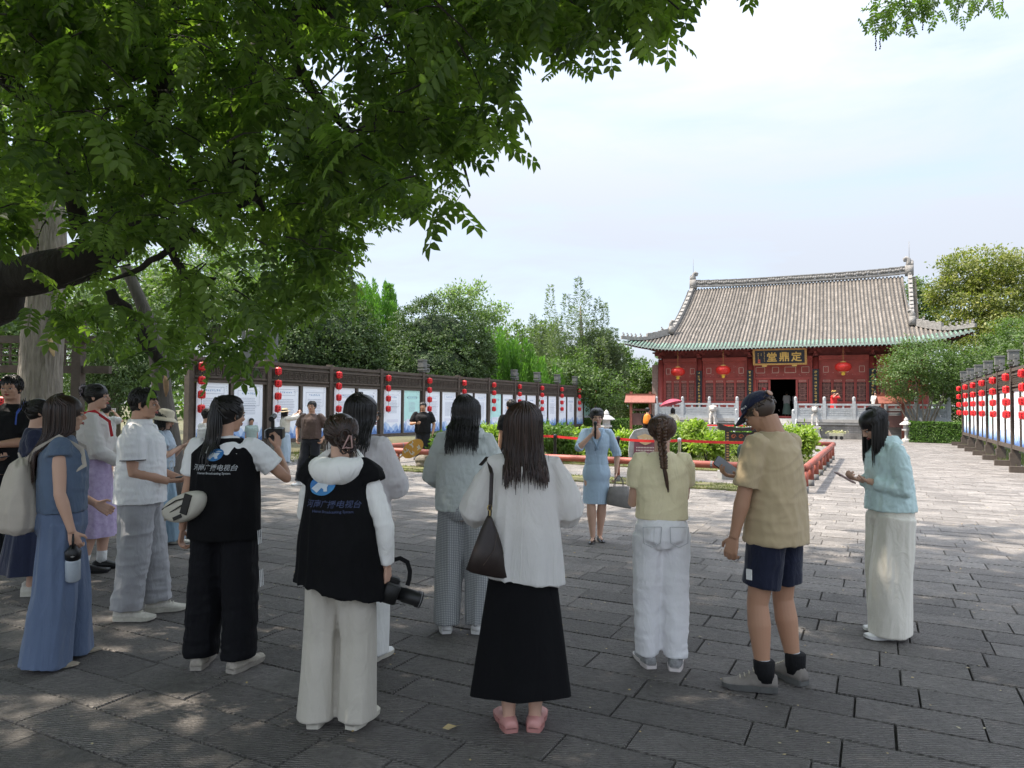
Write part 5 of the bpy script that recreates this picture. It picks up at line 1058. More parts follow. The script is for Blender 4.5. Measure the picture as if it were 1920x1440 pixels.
    def leafcloud(name, P, A, U, sc, T, parent):
        """P positions, A rachis directions, U approximate up normals"""
        A = A/np.linalg.norm(A, axis=1, keepdims=True); S = np.cross(U, A); S /= np.linalg.norm(S, axis=1, keepdims=True)+1e-9; Nn = np.cross(A, S)
        V = P[:, None]+sc[:, None, None]*(TV[None, :, 0:1]*A[:, None]+TV[None, :, 1:2]*S[:, None]+TV[None, :, 2:3]*Nn[:, None]); n = len(P); k = len(TV)
        F = (np.arange(n)[:, None, None]*k+TF[None]).reshape(-1).astype(np.int32); nf = n*len(TF)
        me = bpy.data.meshes.new(name); me.vertices.add(n*k); me.vertices.foreach_set('co', V.astype(np.float32).ravel()); me.loops.add(len(F)); me.loops.foreach_set('vertex_index', F)
        me.polygons.add(nf); me.polygons.foreach_set('loop_start', np.arange(nf, dtype=np.int32)*4); me.polygons.foreach_set('loop_total', np.full(nf, 4, np.int32)); me.materials.append(LM['canopy'])
        a = me.attributes.new('tint', 'FLOAT', 'FACE'); a.data.foreach_set('value', np.clip(np.repeat(T, len(TF))+np.random.RandomState(1).normal(0, .12, nf), 0, 1).astype(np.float32)); me.update(calc_edges=True); return mk(name, me, parent)
    rng = np.random.RandomState(21)
    # lower edge of the crown in the picture (u -> v)
    EU = [-80, 0, 40, 80, 110, 150, 230, 330, 400, 470, 520, 560, 610, 640, 668, 690, 740, 790, 850, 905, 935, 930, 975, 950, 925, 985, 1050, 1095, 1130, 1200, 1260, 1300, 1340, 1380, 1400]
    lim_ = lambda u: np.interp(u, [-80, 0, 60, 100, 150, 300, 420, 480, 540, 600, 640, 665, 690, 740, 800, 850, 900, 930, 960, 1000, 1060, 1090, 1140, 1230, 1290, 1330, 1400], [500, 470, 520, 590, 630, 670, 680, 660, 610, 570, 520, 470, 440, 425, 390, 350, 280, 210, 110, 115, 125, 100, 60, 62, 45, -10, -120])
    tw = []
    for _ in range(9000):
        u = rng.uniform(-120, 1400); v = rng.uniform(-160, 700); e = lim_(u)
        if v > e-12: continue
        if u > 905 and v > 200 and v < e and u < 985 and rng.rand() < .35: continue
        if 670 < u < 760 and 40 < v < 130 and rng.rand() < .8: continue
        dd = rng.uniform(3.6, 9)
        if u > 900: dd = rng.uniform(3.4, 5.2)
        if v > 380 and u > 640: dd = rng.uniform(7.5, 11)
        if u < 620 and v > 520: dd = rng.uniform(3.9, 5.5)
        if 90 < u < 330 and 560 < v < 700 and rng.rand() < .4: continue
        if u < 58 and v > 440: continue
        if v > 440 and u < 560 and rng.rand() < .72: continue
        if v < 150 and 930 < u and rng.rand() < .45: continue
        if 60 < u < 330 and 440 < v < 520 and rng.rand() < .5: continue
        if vnoise([[u/95., v/80., 3.3]], 12)[0] > .42: continue
        tw.append((u, v, dd, e))
    tw = tw[:1350]
    n0 = len(tw)
    while len(tw) < n0+620:     # the same crown reaching back over the left of the court
        u = rng.uniform(-420, 640); dd = rng.uniform(9, 18.5); v = rng.uniform(-500, 430)
        if v > lim_(max(u, 130))-190: continue
        if 60 < u < 330 and v > 380: continue
        tw.append((u, v, dd, 9999))
    P = []; A = []; U = []; SC = []; T = []; twig = MB(); pods = MB()
    for (u, v, dd, e) in tw:
        p = at(u, v, dd); nl = rng.randint(4, 8); dirv = Vector((rng.normal(0, 1), rng.normal(0, 1), rng.normal(-.35, .35))).normalized(); L_ = rng.uniform(.15, .4); p0 = p-dirv*L_; tb = rng.rand()*.5
        if e-v > 60: twig.tube([rel(p0), rel(p0.lerp(p, .5)+Vector((0, 0, .02))), rel(p)], [.006, .004, .002], 3)
        for i in range(nl):
            q_ = p0.lerp(p, rng.rand()); a = dirv*.5+Vector((rng.normal(0, .8), rng.normal(0, .8), rng.normal(-.55, .35))); P.append(tuple(rel(q_))); A.append(tuple(a)); U.append((rng.normal(0, .35), rng.normal(0, .35), 1)); SC.append(rng.uniform(.65, 1.35)*(1.9 if dd > 9 and e == 9999 else 1)); T.append(tb+rng.rand()*.45)
        if rng.rand() < .10 and v < e-10:
            q_ = rel(p); z = 0
            for i in range(rng.randint(4, 9)): pods.ball((q_.x+rng.normal(0, .003), q_.y, q_.z-z), (.006, .006, .010), 5, 4); z += .021
    # the part over the visitors' heads and behind the photographer, out of the picture
    m = 14000
    X = rng.uniform(-14, 4.8, m); Y = rng.uniform(-2.2, 10.5, m)
    Zl = np.maximum(6.2, CAMZ+.5+.63*np.hypot(Y, X*.25)); Z = Zl+rng.uniform(.2, 2.2, m)
    lob = vnoise(np.stack([X*.55, Y*.55, X*0], 1), 31)+.35*vnoise(np.stack([X*1.6, Y*1.6, X*0], 1), 32); edge = np.clip((Y-(8.0-.10*(X+2)-np.clip((-3-X)*.8, 0, 3)*-1))/1.5, 0, 1); keep = (lob > -.8+edge*1.4) & ~((X < -2.2) & (Y > 3.9) & (Y < 8) & (rng.rand(m) < .4))
    for x, y, z_ in zip(X[keep], Y[keep], Z[keep]):
        P.append(tuple(rel((x, y, z_)))); A.append((rng.normal(), rng.normal(), rng.normal(-.3, .3))); U.append((rng.normal(0, .3), rng.normal(0, .3), 1)); SC.append(rng.uniform(1.8, 2.5)); T.append(rng.rand()*.8)
    leafcloud('crown', np.array(P), np.array(A), np.array(U), np.array(SC), np.array(T), t)
    twig.build('twigs', BARKD, t)['kind'] = 'stuff'; pods.build('seed_pods', M('pod_dark', (.03, .028, .018), .6), t)['kind'] = 'stuff'
    # the second spray of fine leaves at the top right edge
    t2 = thing('overhanging_branch', 'fine leafy branch with dangling pods hanging in at the top right edge', 'branch', at(1740, -60, 8)); o2 = Vector(t2.location); P = []; A = []; U = []; SC = []; T = []; q = MB(); pd = MB()
    for (u, v, L_) in [(1640, -6, 9), (1660, 14, 10), (1640, 38, 7), (1690, 2, 12), (1700, 30, 9), (1720, 10, 12), (1750, 0, 12), (1780, 6, 9), (1815, -4, 10), (1860, -4, 10), (1670, 40, 6), (1735, -20, 14), (1790, -25, 12), (1690, -25, 14), (1630, 20, 4)]:
        for i in range(L_):
            p = at(u+rng.normal(0, 14), v+rng.normal(0, 9), 8+rng.normal(0, .3)); P.append(tuple(p-o2)); A.append((rng.normal(0, 1), rng.normal(0, .6), rng.normal(-.6, .4))); U.append((rng.normal(0, .4), -.4, 1)); SC.append(rng.uniform(.7, 1.0)); T.append(rng.rand()*.6)
    leafcloud('leaves', np.array(P), np.array(A), np.array(U), np.array(SC), np.array(T), t2)
    q.tube([at(1900, -120, 8.2)-o2, at(1800, -40, 8)-o2, at(1700, -5, 8)-o2, at(1650, 30, 8)-o2], [.03, .02, .012, .004], 5); q.tube([at(1780, -30, 8)-o2, at(1860, -2, 8)-o2], [.012, .004], 5); q.build('twig', BARKD, t2)
    for (u, v, n_) in ((1642, 60, 9), (1650, 70, 6), (1700, 40, 7), (1730, 30, 7), (1880, 0, 6)):
        p = at(u, v, 8)-o2
        for i in range(n_): pd.ball((p.x+.004*math.sin(i*2), p.y, p.z-.026*i), (.009, .009, .013), 5, 4)
    pd.build('seed_pods', MATS['pod_dark'], t2)['kind'] = 'stuff'
    # crown high up and behind that this branch belongs to is above the picture
canopy()
# ------------------------------------------------------------------ people
def fabric(name, col, rough=.85, var=.06, bs=220, bump=.12, sheen=.15, trans=0, wr=1, **k): return M(name, col, rough, var, 5, bump, bs, .002, sheen=sheen, trans=trans, spec=.25, wr=wr, **k)
def skinmat(name, col):
    if name in MATS: return MATS[name]
    m, t, b = newmat(name); nd = t.nodes.new; lk = t.links.new; n = nd('ShaderNodeTexNoise'); n.inputs['Scale'].default_value = 9; n.inputs['Detail'].default_value = 4
    c = nd('ShaderNodeMix'); c.data_type = 'RGBA'; c.inputs[6].default_value = (col[0]*.93, col[1]*.86, col[2]*.82, 1); c.inputs[7].default_value = (*col, 1); lk(n.outputs['Fac'], c.inputs[0]); lk(c.outputs[2], b.inputs['Base Color'])
    b.inputs['Roughness'].default_value = .5; b.inputs['Subsurface Weight'].default_value = .0; b.inputs['Specular IOR Level'].default_value = .4; MATS[name] = m; return m
SK1 = skinmat('skin_fair', (.60, .38, .28)); SK2 = skinmat('skin_tan', (.44, .25, .16)); SK3 = skinmat('skin_medium', (.52, .31, .215))
def hairmat(name, c1, c2):
    if name in MATS: return MATS[name]
    m, t, b = newmat(name); nd = t.nodes.new; lk = t.links.new; a = nd('ShaderNodeAttribute'); a.attribute_name = 'tint'
    c = nd('ShaderNodeMix'); c.data_type = 'RGBA'; c.inputs[6].default_value = (*c1, 1); c.inputs[7].default_value = (*c2, 1); lk(a.outputs['Fac'], c.inputs[0]); lk(c.outputs[2], b.inputs['Base Color']); b.inputs['Roughness'].default_value = .36; b.inputs['Specular IOR Level'].default_value = .45; MATS[name] = m; return m
HB = hairmat('hair_black', (.006, .005, .005), (.016, .013, .012)); HBR = hairmat('hair_dark_brown', (.014, .008, .006), (.05, .024, .016)); HBN = hairmat('hair_brown', (.035, .017, .010), (.10, .052, .030))
LIPS = M('lips', (.36, .09, .08), .45); EYEW = M('eye_white', (.55, .52, .5), .3); EYED = M('eye_dark', (.012, .008, .006), .2)
def V3(*a): return Vector(a)
def ik(S, W, l1, l2, pole):
    d = W-S; L_ = min(d.length, (l1+l2)*.999); n = d.normalized(); W = S+n*L_; a = (l1*l1-l2*l2+L_*L_)/(2*L_); h = math.sqrt(max(0, l1*l1-a*a)); p = pole-n*pole.dot(n); p.normalize(); return S+n*a+p*h, W
def hand(q, W, f, n, curl, k, side, spread=.012, thumb=1.0):
    """W wrist, f finger direction, n palm normal (towards what is held), side=+1 thumb on +t side"""
    f = f.normalized(); n = (n-f*n.dot(f)).normalized(); t = f.cross(n)*side   # t points to the thumb side
    for s_, l, r in ((-.026, .078, .012), (-.009, .086, .0135), (.010, .088, .0135), (.026, .082, .0125)): q.tube([W+t*s_*.55*k, W+(f*l*.55+t*s_*.9)*k, W+(f*l+t*s_)*k], [(.013*k, .011*k), (.013*k, .012*k), (.011*k, .0105*k)], 8, up=n)
    for i, (s_, l, st) in enumerate(((-.030, .060, .080), (-.011, .076, .087), (.010, .080, .089), (.030, .070, .084))):
        b = W+(f*st+t*s_)*k; ang = R(14)+curl*R(62)*(1-.06*i); d = f; a = 0; P = [b-f*.012*k, b]; 
        for j, seg in enumerate((.44, .31, .25)):
            a += ang*(1 if j else .75); dd = f*math.cos(a)+n*math.sin(a)+t*(s_*1.6*(1-curl)); b = b+dd.normalized()*l*seg*k; P.append(b)
        q.tube(P, [.0088*k, .0088*k, .0082*k, .0076*k, .0062*k], 7)
    b = W+(f*.022+t*.028)*k; d1 = (f*.62+t*.68*thumb+n*.35).normalized(); d2 = (f*.85+t*.15+n*.5*(.4+curl)).normalized(); q.tube([W+(f*.01+t*.014)*k, b+d1*.012*k, b+d1*.040*k, b+(d1*.04+d2*.030)*k], [.012*k, .0125*k, .010*k, .0075*k], 7)
def head_parts(q, Mh, k, female=True, ear=True):
    T = lambda *p: Mh @ (Vector(p)*k)
    R3 = Mh.to_3x3()
    def bl(c, r, n=16, m=10): q.ball(T(*c), tuple(x*k for x in r), n, m, rot=R3)
    bl((0, -.012, .030), (.074, .094, .080)); bl((0, .022, -.018), (.060 if female else .064, .062, .083)); bl((0, .045, -.080), (.030 if female else .036, .030, .022)); bl((0, .02, -.072), (.046 if female else .053, .050, .030))
    q.tube([T(0, .083, .018), T(0, .095, -.004), T(0, .105, -.022)], [(.007*k, .007*k), (.009*k, .009*k), (.013*k, .009*k)], 8)
    for s in (-1, 1):
        bl((s*.011, .093, -.025), (.008, .009, .007), 8, 6); bl((s*.034, .060, -.018), (.022, .018, .018), 10, 6); q.tube([T(s*.046, .066, .018), T(s*.028, .078, .024), T(s*.008, .080, .020)], .008*k, 6)
        if ear: bl((s*.074, -.008, -.004), (.007, .016, .028), 10, 6); bl((s*.079, -.014, .004), (.006, .010, .020), 10, 6)
    bl((0, .080, -.049), (.020, .011, .010), 10, 6)
def person(label, u, v, vt, heading, female=True, skin=SK1, H=None, head=(0, 0), lean=0, feet=((-.09, 0, 8), (.09, 0, 8)), arms=None, vox=.007, dec=.35, sw=None, girth=1.0, face=True, glasses=False, group=None, seat=None, pos=None, bend=0.0, ear=True):
    """head=(turn right deg, nod down deg); feet=(x,y,toe-out deg) per foot; arms=[(wristL),(wristR)] dicts"""
    c = gnd(u, v) if pos is None else Vector(pos); Hh = H
    if Hh is None: Hh = (at(u, vt, c.y).z)*1.0+bend
    t = thing('person', label, 'person', c, -R(heading), group); t['H'] = Hh; k = Hh/1.68; kh = k*.985
    P = dict(nod=head[1], root=t, H=Hh, k=k, female=female, skin=skin, lean=lean, c=c, hd=heading, mat=Matrix.Translation(c) @ Matrix.Rotation(-R(heading), 4, 'Z'), vox=vox)
    sw = (sw or (.099 if female else .118))*Hh; hipz = .515*Hh; shz = .812*Hh
    def off(z): e = max(0, z-hipz)/(shz-hipz); return lean*.30*e*e*(1 if e < 1 else (2*e-1)/e/e*1.0)
    P['off'] = off; P['sw'] = sw
    q = MB(); N_ = 16
    def ring(z, rx, ry, y=0, tw=0): return [V3(rx*math.cos(2*PI*j/N_), y+off(z)+ry*math.sin(2*PI*j/N_), z) for j in range(N_)]
    g = girth; TW = [(.475, .070, .066, 0), (.52, .094*g, .070*g, -.004), (.57, .086*g, .064*g, 0), (.62, (.070 if female else .080)*g, .054*g, .004), (.68, (.076 if female else .087)*g, .060*g, .004), (.735, (.084 if female else .096)*g, .066*g, .004), (.775, (.083 if female else .098)*g, .060*g, -.002), (.800, (.070 if female else .084), .046, -.006), (.828, .052, .038, -.010), (.845, .034, .034, -.010)]
    q.loft([ring(z*Hh, rx*Hh, ry*Hh, y*Hh) for z, rx, ry, y in TW])
    # head placement
    hz = Hh-.112*kh-.012; yaw, nod = -R(head[0]), R(head[1]); piv = V3(0, off(hz-.07*k)-.012*k, hz-.085*kh)
    Mh = Matrix.Translation(piv) @ Matrix.Rotation(yaw, 4, 'Z') @ Matrix.Rotation(-nod, 4, 'X') @ Matrix.Translation(V3(0, .026*k, .085*kh)); P['Mh'] = Mh; P['kh'] = kh
    neck0 = V3(0, off(.83*Hh)-.012*Hh, .825*Hh); q.tube([neck0, neck0.lerp(Mh @ V3(0, -.03*kh, -.06*kh), .5), Mh @ V3(0, -.022*kh, -.045*kh)], [(.038 if female else .044)*Hh, (.030 if female else .036)*Hh, (.031 if female else .037)*Hh], 14)
    head_parts(q, Mh, kh, female, ear)
    # legs
    P['legs'] = []
    for s, (fx, fy, to) in zip((-1, 1), feet):
        hip = V3(s*.050*Hh, 0, .51*Hh); ank = V3(fx*k, fy*k-.02, .048*Hh)
        if seat: hip = V3(s*.05*Hh, 0, seat); 
        kn, ank = ik(hip, ank, .237*Hh, .229*Hh, V3(s*.12, 1, 0)); P['legs'].append((hip, kn, ank, to))
        q.tube([hip, hip.lerp(kn, .35), hip.lerp(kn, .8), kn, kn.lerp(ank, .3), kn.lerp(ank, .7), ank, ank-V3(0, 0, .02)], [x*Hh*(1.04 if not female else 1.0) for x in (.046, .047, .036, .033, .036, .026, .0195, .0195)], 20)
        a = -R(to)*s; d = V3(-math.sin(a), math.cos(a), 0); q.tube([ank-V3(0, 0, .028*Hh)-d*.012*Hh, ank-V3(0, 0, .030*Hh)+d*.03*Hh, ank-V3(0, 0, .034*Hh)+d*.075*Hh], [.017*Hh, .016*Hh, .010*Hh], 8)
    # arms
    P['arms'] = []
    arms = arms or [{}, {}]
    for s, A_ in zip((-1, 1), arms):
        S = V3(s*(sw-.012*Hh), off(shz)-.006*Hh, shz-.002*Hh); W = A_.get('w'); W = V3(s*(sw+.012), .03, .49*Hh) if W is None else V3(*W)
        E, W = ik(S, W, .172*Hh, .148*Hh, V3(*A_.get('pole', (s*.45, -.8, -.4)))); P['arms'].append((S, E, W))
        q.ball(S, (.026*Hh, .026*Hh, .027*Hh)); fa = .92 if female else 1.1
        q.tube([S, S.lerp(E, .35), S.lerp(E, .85), E, E.lerp(W, .25), E.lerp(W, .75), W], [x*Hh*fa for x in (.030, .028, .0225, .022, .0235, .0165, .0145)], 18)
        f = V3(*A_['f']) if 'f' in A_ else (W-E); n = V3(*A_['n']) if 'n' in A_ else V3(-s, .15, 0)
        hand(q, W, f, n, A_.get('curl', .45), k*(.96 if female else 1.06), s*A_.get('flip', 1) if 'n' not in A_ else s*A_.get('flip', 1), thumb=A_.get('thumb', 1.0))
    o = q.build('body', [skin], t); remesh(o, vox*.72 if vox < .0085 else vox, 2, dec*.8 if (dec and vox < .0085) else dec)
    if face:
        T = lambda *p: Mh @ (Vector(p)*kh); R3 = Mh.to_3x3()
        for s in (-1, 1):
            e = MB(); e.ball(T(s*.030, .0765, .004), (.0135*kh, .008*kh, .0062*kh), 10, 6, rot=R3); e.ball(T(s*.030, .0800, .004), (.0062*kh, .006*kh, .0058*kh), 8, 6, m=1, rot=R3); e.tube([T(s*.044, .0745, .005), T(s*.030, .0850, .0112), T(s*.016, .080, .006)], .0016*kh, 5, m=1); e.build('eye', [EYEW, EYED], t, True)
            e = MB(); e.tube([T(s*.046, .0735, .024), T(s*.030, .0860, .030), T(s*.014, .0880, .026)], [(.0015*kh, .003*kh), (.002*kh, .004*kh), (.002*kh, .0035*kh)], 5); e.build('eyebrow', HB, t)
        e = MB(); e.tube([T(-.020, .0830, -.049), T(-.007, .0915, -.0455), T(.007, .0915, -.0455), T(.020, .0830, -.049)], [.002*kh, .0045*kh, .0045*kh, .002*kh], 6); e.tube([T(-.018, .083, -.051), T(0, .0925, -.0555), T(.018, .083, -.051)], [.002*kh, .0055*kh, .002*kh], 6); e.build('lips', LIPS, t, True)
    if glasses:
        e = MB(); T = lambda *p: Mh @ (Vector(p)*kh)
        for s in (-1, 1): e.tube([T(s*.032+.024*math.cos(a), .094, .002+.019*math.sin(a)) for a in np.linspace(0, 2*PI, 13)], .0016*kh, 5); e.tube([T(s*.056, .093, .006), T(s*.080, .05, .008), T(s*.082, -.012, .004)], .0016*kh, 5)
        e.tube([T(-.009, .096, .004), T(.009, .096, .004)], .0016*kh, 5); e.build('glasses', BLACK, t)
    return P
def folds(kind, amp, seed=0, H=1.68):
    def f(co):
        z = co[:, 2]
        if kind == 'shirt':
            a = vnoise(np.stack([co[:, 0]*13+z*4, co[:, 1]*13, z*5], 1), seed); b = vnoise(np.stack([co[:, 0]*9-z*16, co[:, 1]*9, z*17], 1), seed+1); c = vnoise(co*34, seed+2)
            amp_ = amp*1.25; return amp_*((1-2*np.abs(a))*.55+(1-2*np.abs(b))*.45-.45)+amp_*.22*c
        if kind == 'crinkle':
            a = vnoise(np.stack([co[:, 0]*22, co[:, 1]*22, z*9], 1), seed); b = vnoise(np.stack([co[:, 0]*18+z*12, co[:, 1]*18, z*30], 1), seed+1); c = vnoise(co*55, seed+2); return amp*((1-2*np.abs(a))*.5+(1-2*np.abs(b))*.4+.35*c-.3)
        if kind == 'drape':
            a = vnoise(np.stack([co[:, 0]*15, co[:, 1]*15, z*1.6], 1), seed); b = vnoise(np.stack([co[:, 0]*7, co[:, 1]*7, z*5], 1), seed+1); return amp*1.35*((1-2*np.abs(a))*.75+b*.35-.35)
        if kind == 'trouser':
            k = np.clip((.42*H-z)/(.35*H), 0, 1); a = vnoise(np.stack([co[:, 0]*12, co[:, 1]*12, z*3], 1), seed); b = vnoise(np.stack([co[:, 0]*7+z*6, co[:, 1]*7, z*(13)], 1), seed+1); c = vnoise(np.stack([co[:, 0]*10-z*9, co[:, 1]*10, z*24], 1), seed+2)
            return amp*1.15*((1-2*np.abs(a))*.7*(1-.3*k)+(1-2*np.abs(b))*(.4+.1*k)+(1-2*np.abs(c))*(.12+.22*k)-.4)
        return 0*z
    return f
def backd(P, z):
    H = P['H']; c = P.get('bd', .062); return P['off'](z)-P.get('bda', 0)-float(np.interp(z/H, [.745, .785, .812, .829, .85, .88], [c, c*.96, .070, .060, .052, .040]))*H-.014
def top(P, mat, hem, chest=(.112, .080), hemr=(.12, .085), sleeve=None, sr=(.040, .036), name='shirt', fold=('shirt', .007), vox=None, neck=(.048, .046), loose=1.0, yoff=0, shx=.0, open_=0, drop=0.0, seed=0, waist=None, hemtilt=0, parent=None):
    """sleeve: None or list per arm of (length fraction 0..2, radii...)  radii in H units"""
    H = P['H']; off = P['off']; q = MB(); N_ = 24; sh = P['sw']; P['bd'] = max(P.get('bd', 0), chest[1]+.004)
    def ring(z, rx, ry, y=0, p=2.3):
        out = []
        for j in range(N_):
            a = 2*PI*j/N_; cx, sy = math.cos(a), math.sin(a); m_ = (abs(cx)**p+abs(sy)**p)**(-1/p); x = rx*cx*m_; out.append(V3(x, y+off(z)+ry*sy*m_+yoff, z+(hemtilt*x if z < (hem+.04)*H else 0)))
        return out
    hz = hem*H; cz = .745*H; R_ = []
    for i in range(7):
        f = i/6; z = hz+(cz-hz)*f; w_ = (hemr[0]*(1-f)+chest[0]*f)*H; d_ = (hemr[1]*(1-f)+chest[1]*f)*H
        if waist and i in (2, 3, 4): m_ = [waist**.6, waist, waist**.6][i-2]; w_ *= m_; d_ *= m_
        R_.append(ring(z, w_, d_))
    shr = sh/H
    R_ += [ring(.785*H, max(chest[0], shr*.9)*H, chest[1]*.92*H, -.003*H), ring((.808-drop)*H, (shr+.004)*H, .058*H, -.006*H), ring(.827*H, (shr*.70)*H, .052*H, -.010*H), ring(.843*H, neck[0]*H, neck[1]*H, -.010*H)]
    if neck[0] < .06: R_.append(ring(.850*H, neck[0]*.86*H, neck[1]*.86*H, -.010*H))
    q.loft(R_)
    if sleeve is not None:
        for i, (S, E, W) in enumerate(P['arms']):
            sl = sleeve[i] if isinstance(sleeve, list) else sleeve
            if not sl: continue
            L_ = sl[0]; rr = [x*H for x in sl[1:]]; path = [S+V3((-1 if i == 0 else 1)*-.02*H, 0, -.002*H), S]; m_ = 7
            for j in range(1, m_+1):
                f = L_*j/m_; path.append(S.lerp(E, f) if f <= 1 else E.lerp(W, f-1))
            n = len(path); rad = [rr[0]]+[np.interp(j/(n-2), np.linspace(0, 1, len(rr)), rr) for j in range(n-1)]
            q.tube(path, [float(x) for x in rad], 14)
    o = q.build(name, [mat], parent or P['root']); remesh(o, vox or P['vox']*1.15, 2, None, folds(fold[0], fold[1]*H/1.68, seed)); return o
def pants(P, mat, waist=.61, r=(.066, .062, .060), hem=.045, hipr=(.108, .082), name='trousers', fold=('trouser', .008), seed=0, vox=None, flare=1.0, cut=None):
    """r: thigh, knee, hem radii (H units)"""
    H = P['H']; q = MB(); N_ = 20; off = P['off']
    def ring(z, rx, ry, y=0): return [V3(rx*math.cos(2*PI*j/N_), y+off(z)+ry*math.sin(2*PI*j/N_), z) for j in range(N_)]
    q.loft([ring(.475*H, hipr[0]*.72*H, hipr[1]*.85*H), ring(.51*H, hipr[0]*H, hipr[1]*1.02*H, -.004*H), ring(.55*H, hipr[0]*.98*H, hipr[1]*H, -.004*H), ring(waist*H, hipr[0]*.80*H, hipr[1]*.84*H)])
    for s, (hip, kn, ank, to) in zip((-1, 1), P['legs']):
        end = V3(ank.x, ank.y+.012, hem*H); kz = V3(kn.x, kn.y*.55+ank.y*.2, kn.z)
        if cut: end = hip.lerp(kn, cut); path = [hip+V3(0, 0, .01), hip.lerp(end, .5), end]; rad = [r[0]*H, (r[0]+r[1])/2*H, r[1]*H]
        else: path = [hip+V3(0, 0, .02), hip.lerp(kz, .5), kz, kz.lerp(end, .5), end]; rad = [r[0]*H, (r[0]+r[1])/2*H, r[1]*H, (r[1]+r[2])/2*H, r[2]*H]
        q.tube(path, [(a, a*1.08) for a in rad], 18, up=(0, 1, 0))
    o = q.build(name, [mat], P['root']); remesh(o, vox or P['vox']*1.25, 2, None, folds(fold[0], fold[1]*H/1.68, seed+7, H)); return o
def skirt(P, mat, z0=.62, z1=.13, r0=(.085, .065), r1=(.15, .12), name='skirt', waves=9, amp=.012, seed=0, hemshape=0, nz=26):
    H = P['H']; q = MB(); N_ = 120; rg = np.random.RandomState(seed); ph = rg.rand(4)*6; rings = []
    for i in range(nz):
        f = i/(nz-1); z = (z0+(z1-z0)*f)*H; e = f**.85; rx = (r0[0]+(r1[0]-r0[0])*e)*H; ry = (r0[1]+(r1[1]-r0[1])*e)*H
        zz = z/H; hb = max(0, 1-abs(zz-.505)/.14); hb = hb*hb*(3-2*hb); rx = max(rx, (.070+.036*hb)*H); ry = max(ry, (.056+.030*hb)*H)
        ring = []
        for j in range(N_):
            a = 2*PI*j/N_; w_ = amp*f*(math.sin(a*waves+ph[0]+f*1.2)+.6*math.sin(a*(waves*.53)+ph[1])+.35*math.sin(a*waves*1.9+ph[2]-f)); ring.append(V3((rx+w_)*math.cos(a), (ry+w_)*math.sin(a)+P['off'](z), z+(hemshape*math.sin(a)*f if f > .9 else 0)))
        rings.append(ring)
    q.loft(list(reversed(rings)), (False, True)); o = q.build(name, [mat], P['root'], True); fixn(o); return o
def shoes(P, upper, sole, kind='sneaker', sz=1.0, socks=None, tall=0):
    H = P['H']; k = P['k']*sz
    for s, (hip, kn, ank, to) in zip((-1, 1), P['legs']):
        a = -R(to)*s; d = V3(-math.sin(a), math.cos(a), 0); x = V3(d.y, -d.x, 0); heel = V3(ank.x, ank.y, 0)-d*.065*k; L_ = .265*k
        def outline(f, w_): return w_*k*((.66+.34*math.sqrt(f/.15)) if f < .15 else 1)*(1 if f < .82 else math.sqrt(max(.02, 1-((f-.82)/.19)**2)))
        def prof_(f):
            if f < .1: return .075+.02*f/.1
            if f < .3: return .095+tall
            if f < .62: return (.095+tall)*(1-(f-.3)/.32)+.058*(f-.3)/.32
            return .058-(f-.62)/.38*.030
        q = MB(); rings = []
        w0 = .047 if kind != 'flat' else .036; hsole = {'sneaker': .030, 'boot': .032, 'flat': .010, 'clog': .028}.get(kind, .028)*k
        F = [0, .03, .08, .16, .3, .45, .6, .74, .86, .94, .99]
        for f in F:
            c = heel+d*(L_*f); w_ = outline(f, w0)*(.86 if f < .3 else (.80 if .35 < f < .55 else 1.0)); h = (prof_(f)*(1 if kind in ('sneaker', 'boot') else .62 if kind == 'flat' else .8))*k; h = max(h, hsole*1.25)
            ring = [c+x*w_*cx+V3(0, 0, hsole*.8+(h-hsole*.8)*sz_) for cx, sz_ in ((-1, 0), (-1.0, .35), (-.78, .75), (-.35, 1), (.35, 1), (.78, .75), (1.0, .35), (1, 0))]; rings.append(ring)
        q.loft(rings); up = q.build('shoe', [upper], P['root'], True); fixn(up)
        q = MB(); rings = []
        for f in F:
            c = heel+d*(L_*f); w_ = outline(f, w0)*1.07*(.9 if f < .3 else (.85 if .35 < f < .55 else 1.0)); lift = .010*k*max(0, (f-.8)/.2); rings.append([c+x*w_*cx+V3(0, 0, z) for cx, z in ((-.94, .003+lift), (-1, hsole), (1, hsole), (.94, .003+lift))])
        q.loft(rings); so = q.build('sole', [sole], up); fixn(so)
        if kind in ('sneaker', 'boot'):
            q = MB()
            for i in range(4): c = heel+d*(L_*(.42+.08*i))+V3(0, 0, prof_(.42+.08*i)*k+.004); q.tube([c-x*.024*k, c+V3(0, 0, .006), c+x*.024*k], .0035*k, 5)
            q.build('lace', sole if kind == 'sneaker' else STRAPL, up)
            if kind == 'boot': q = MB(); c = V3(ank.x, ank.y-.006, .10*k); q.lathe([(.048*k, -.05*k), (.050*k, .0), (.052*k, .045*k), (.046*k, .05*k)], c=c, n=14); q.build('ankle_cuff', BLACKC, up, True)
        if socks: q = MB(); q.tube([V3(ank.x, ank.y, .05*k), ank.lerp(kn, .0)+V3(0, 0, .02), ank.lerp(kn, .22)], [.030*H/1.68*1.0*1.4, .027*1.45*k, .027*1.45*k], 12); q.build('sock', socks, P['root'], True)
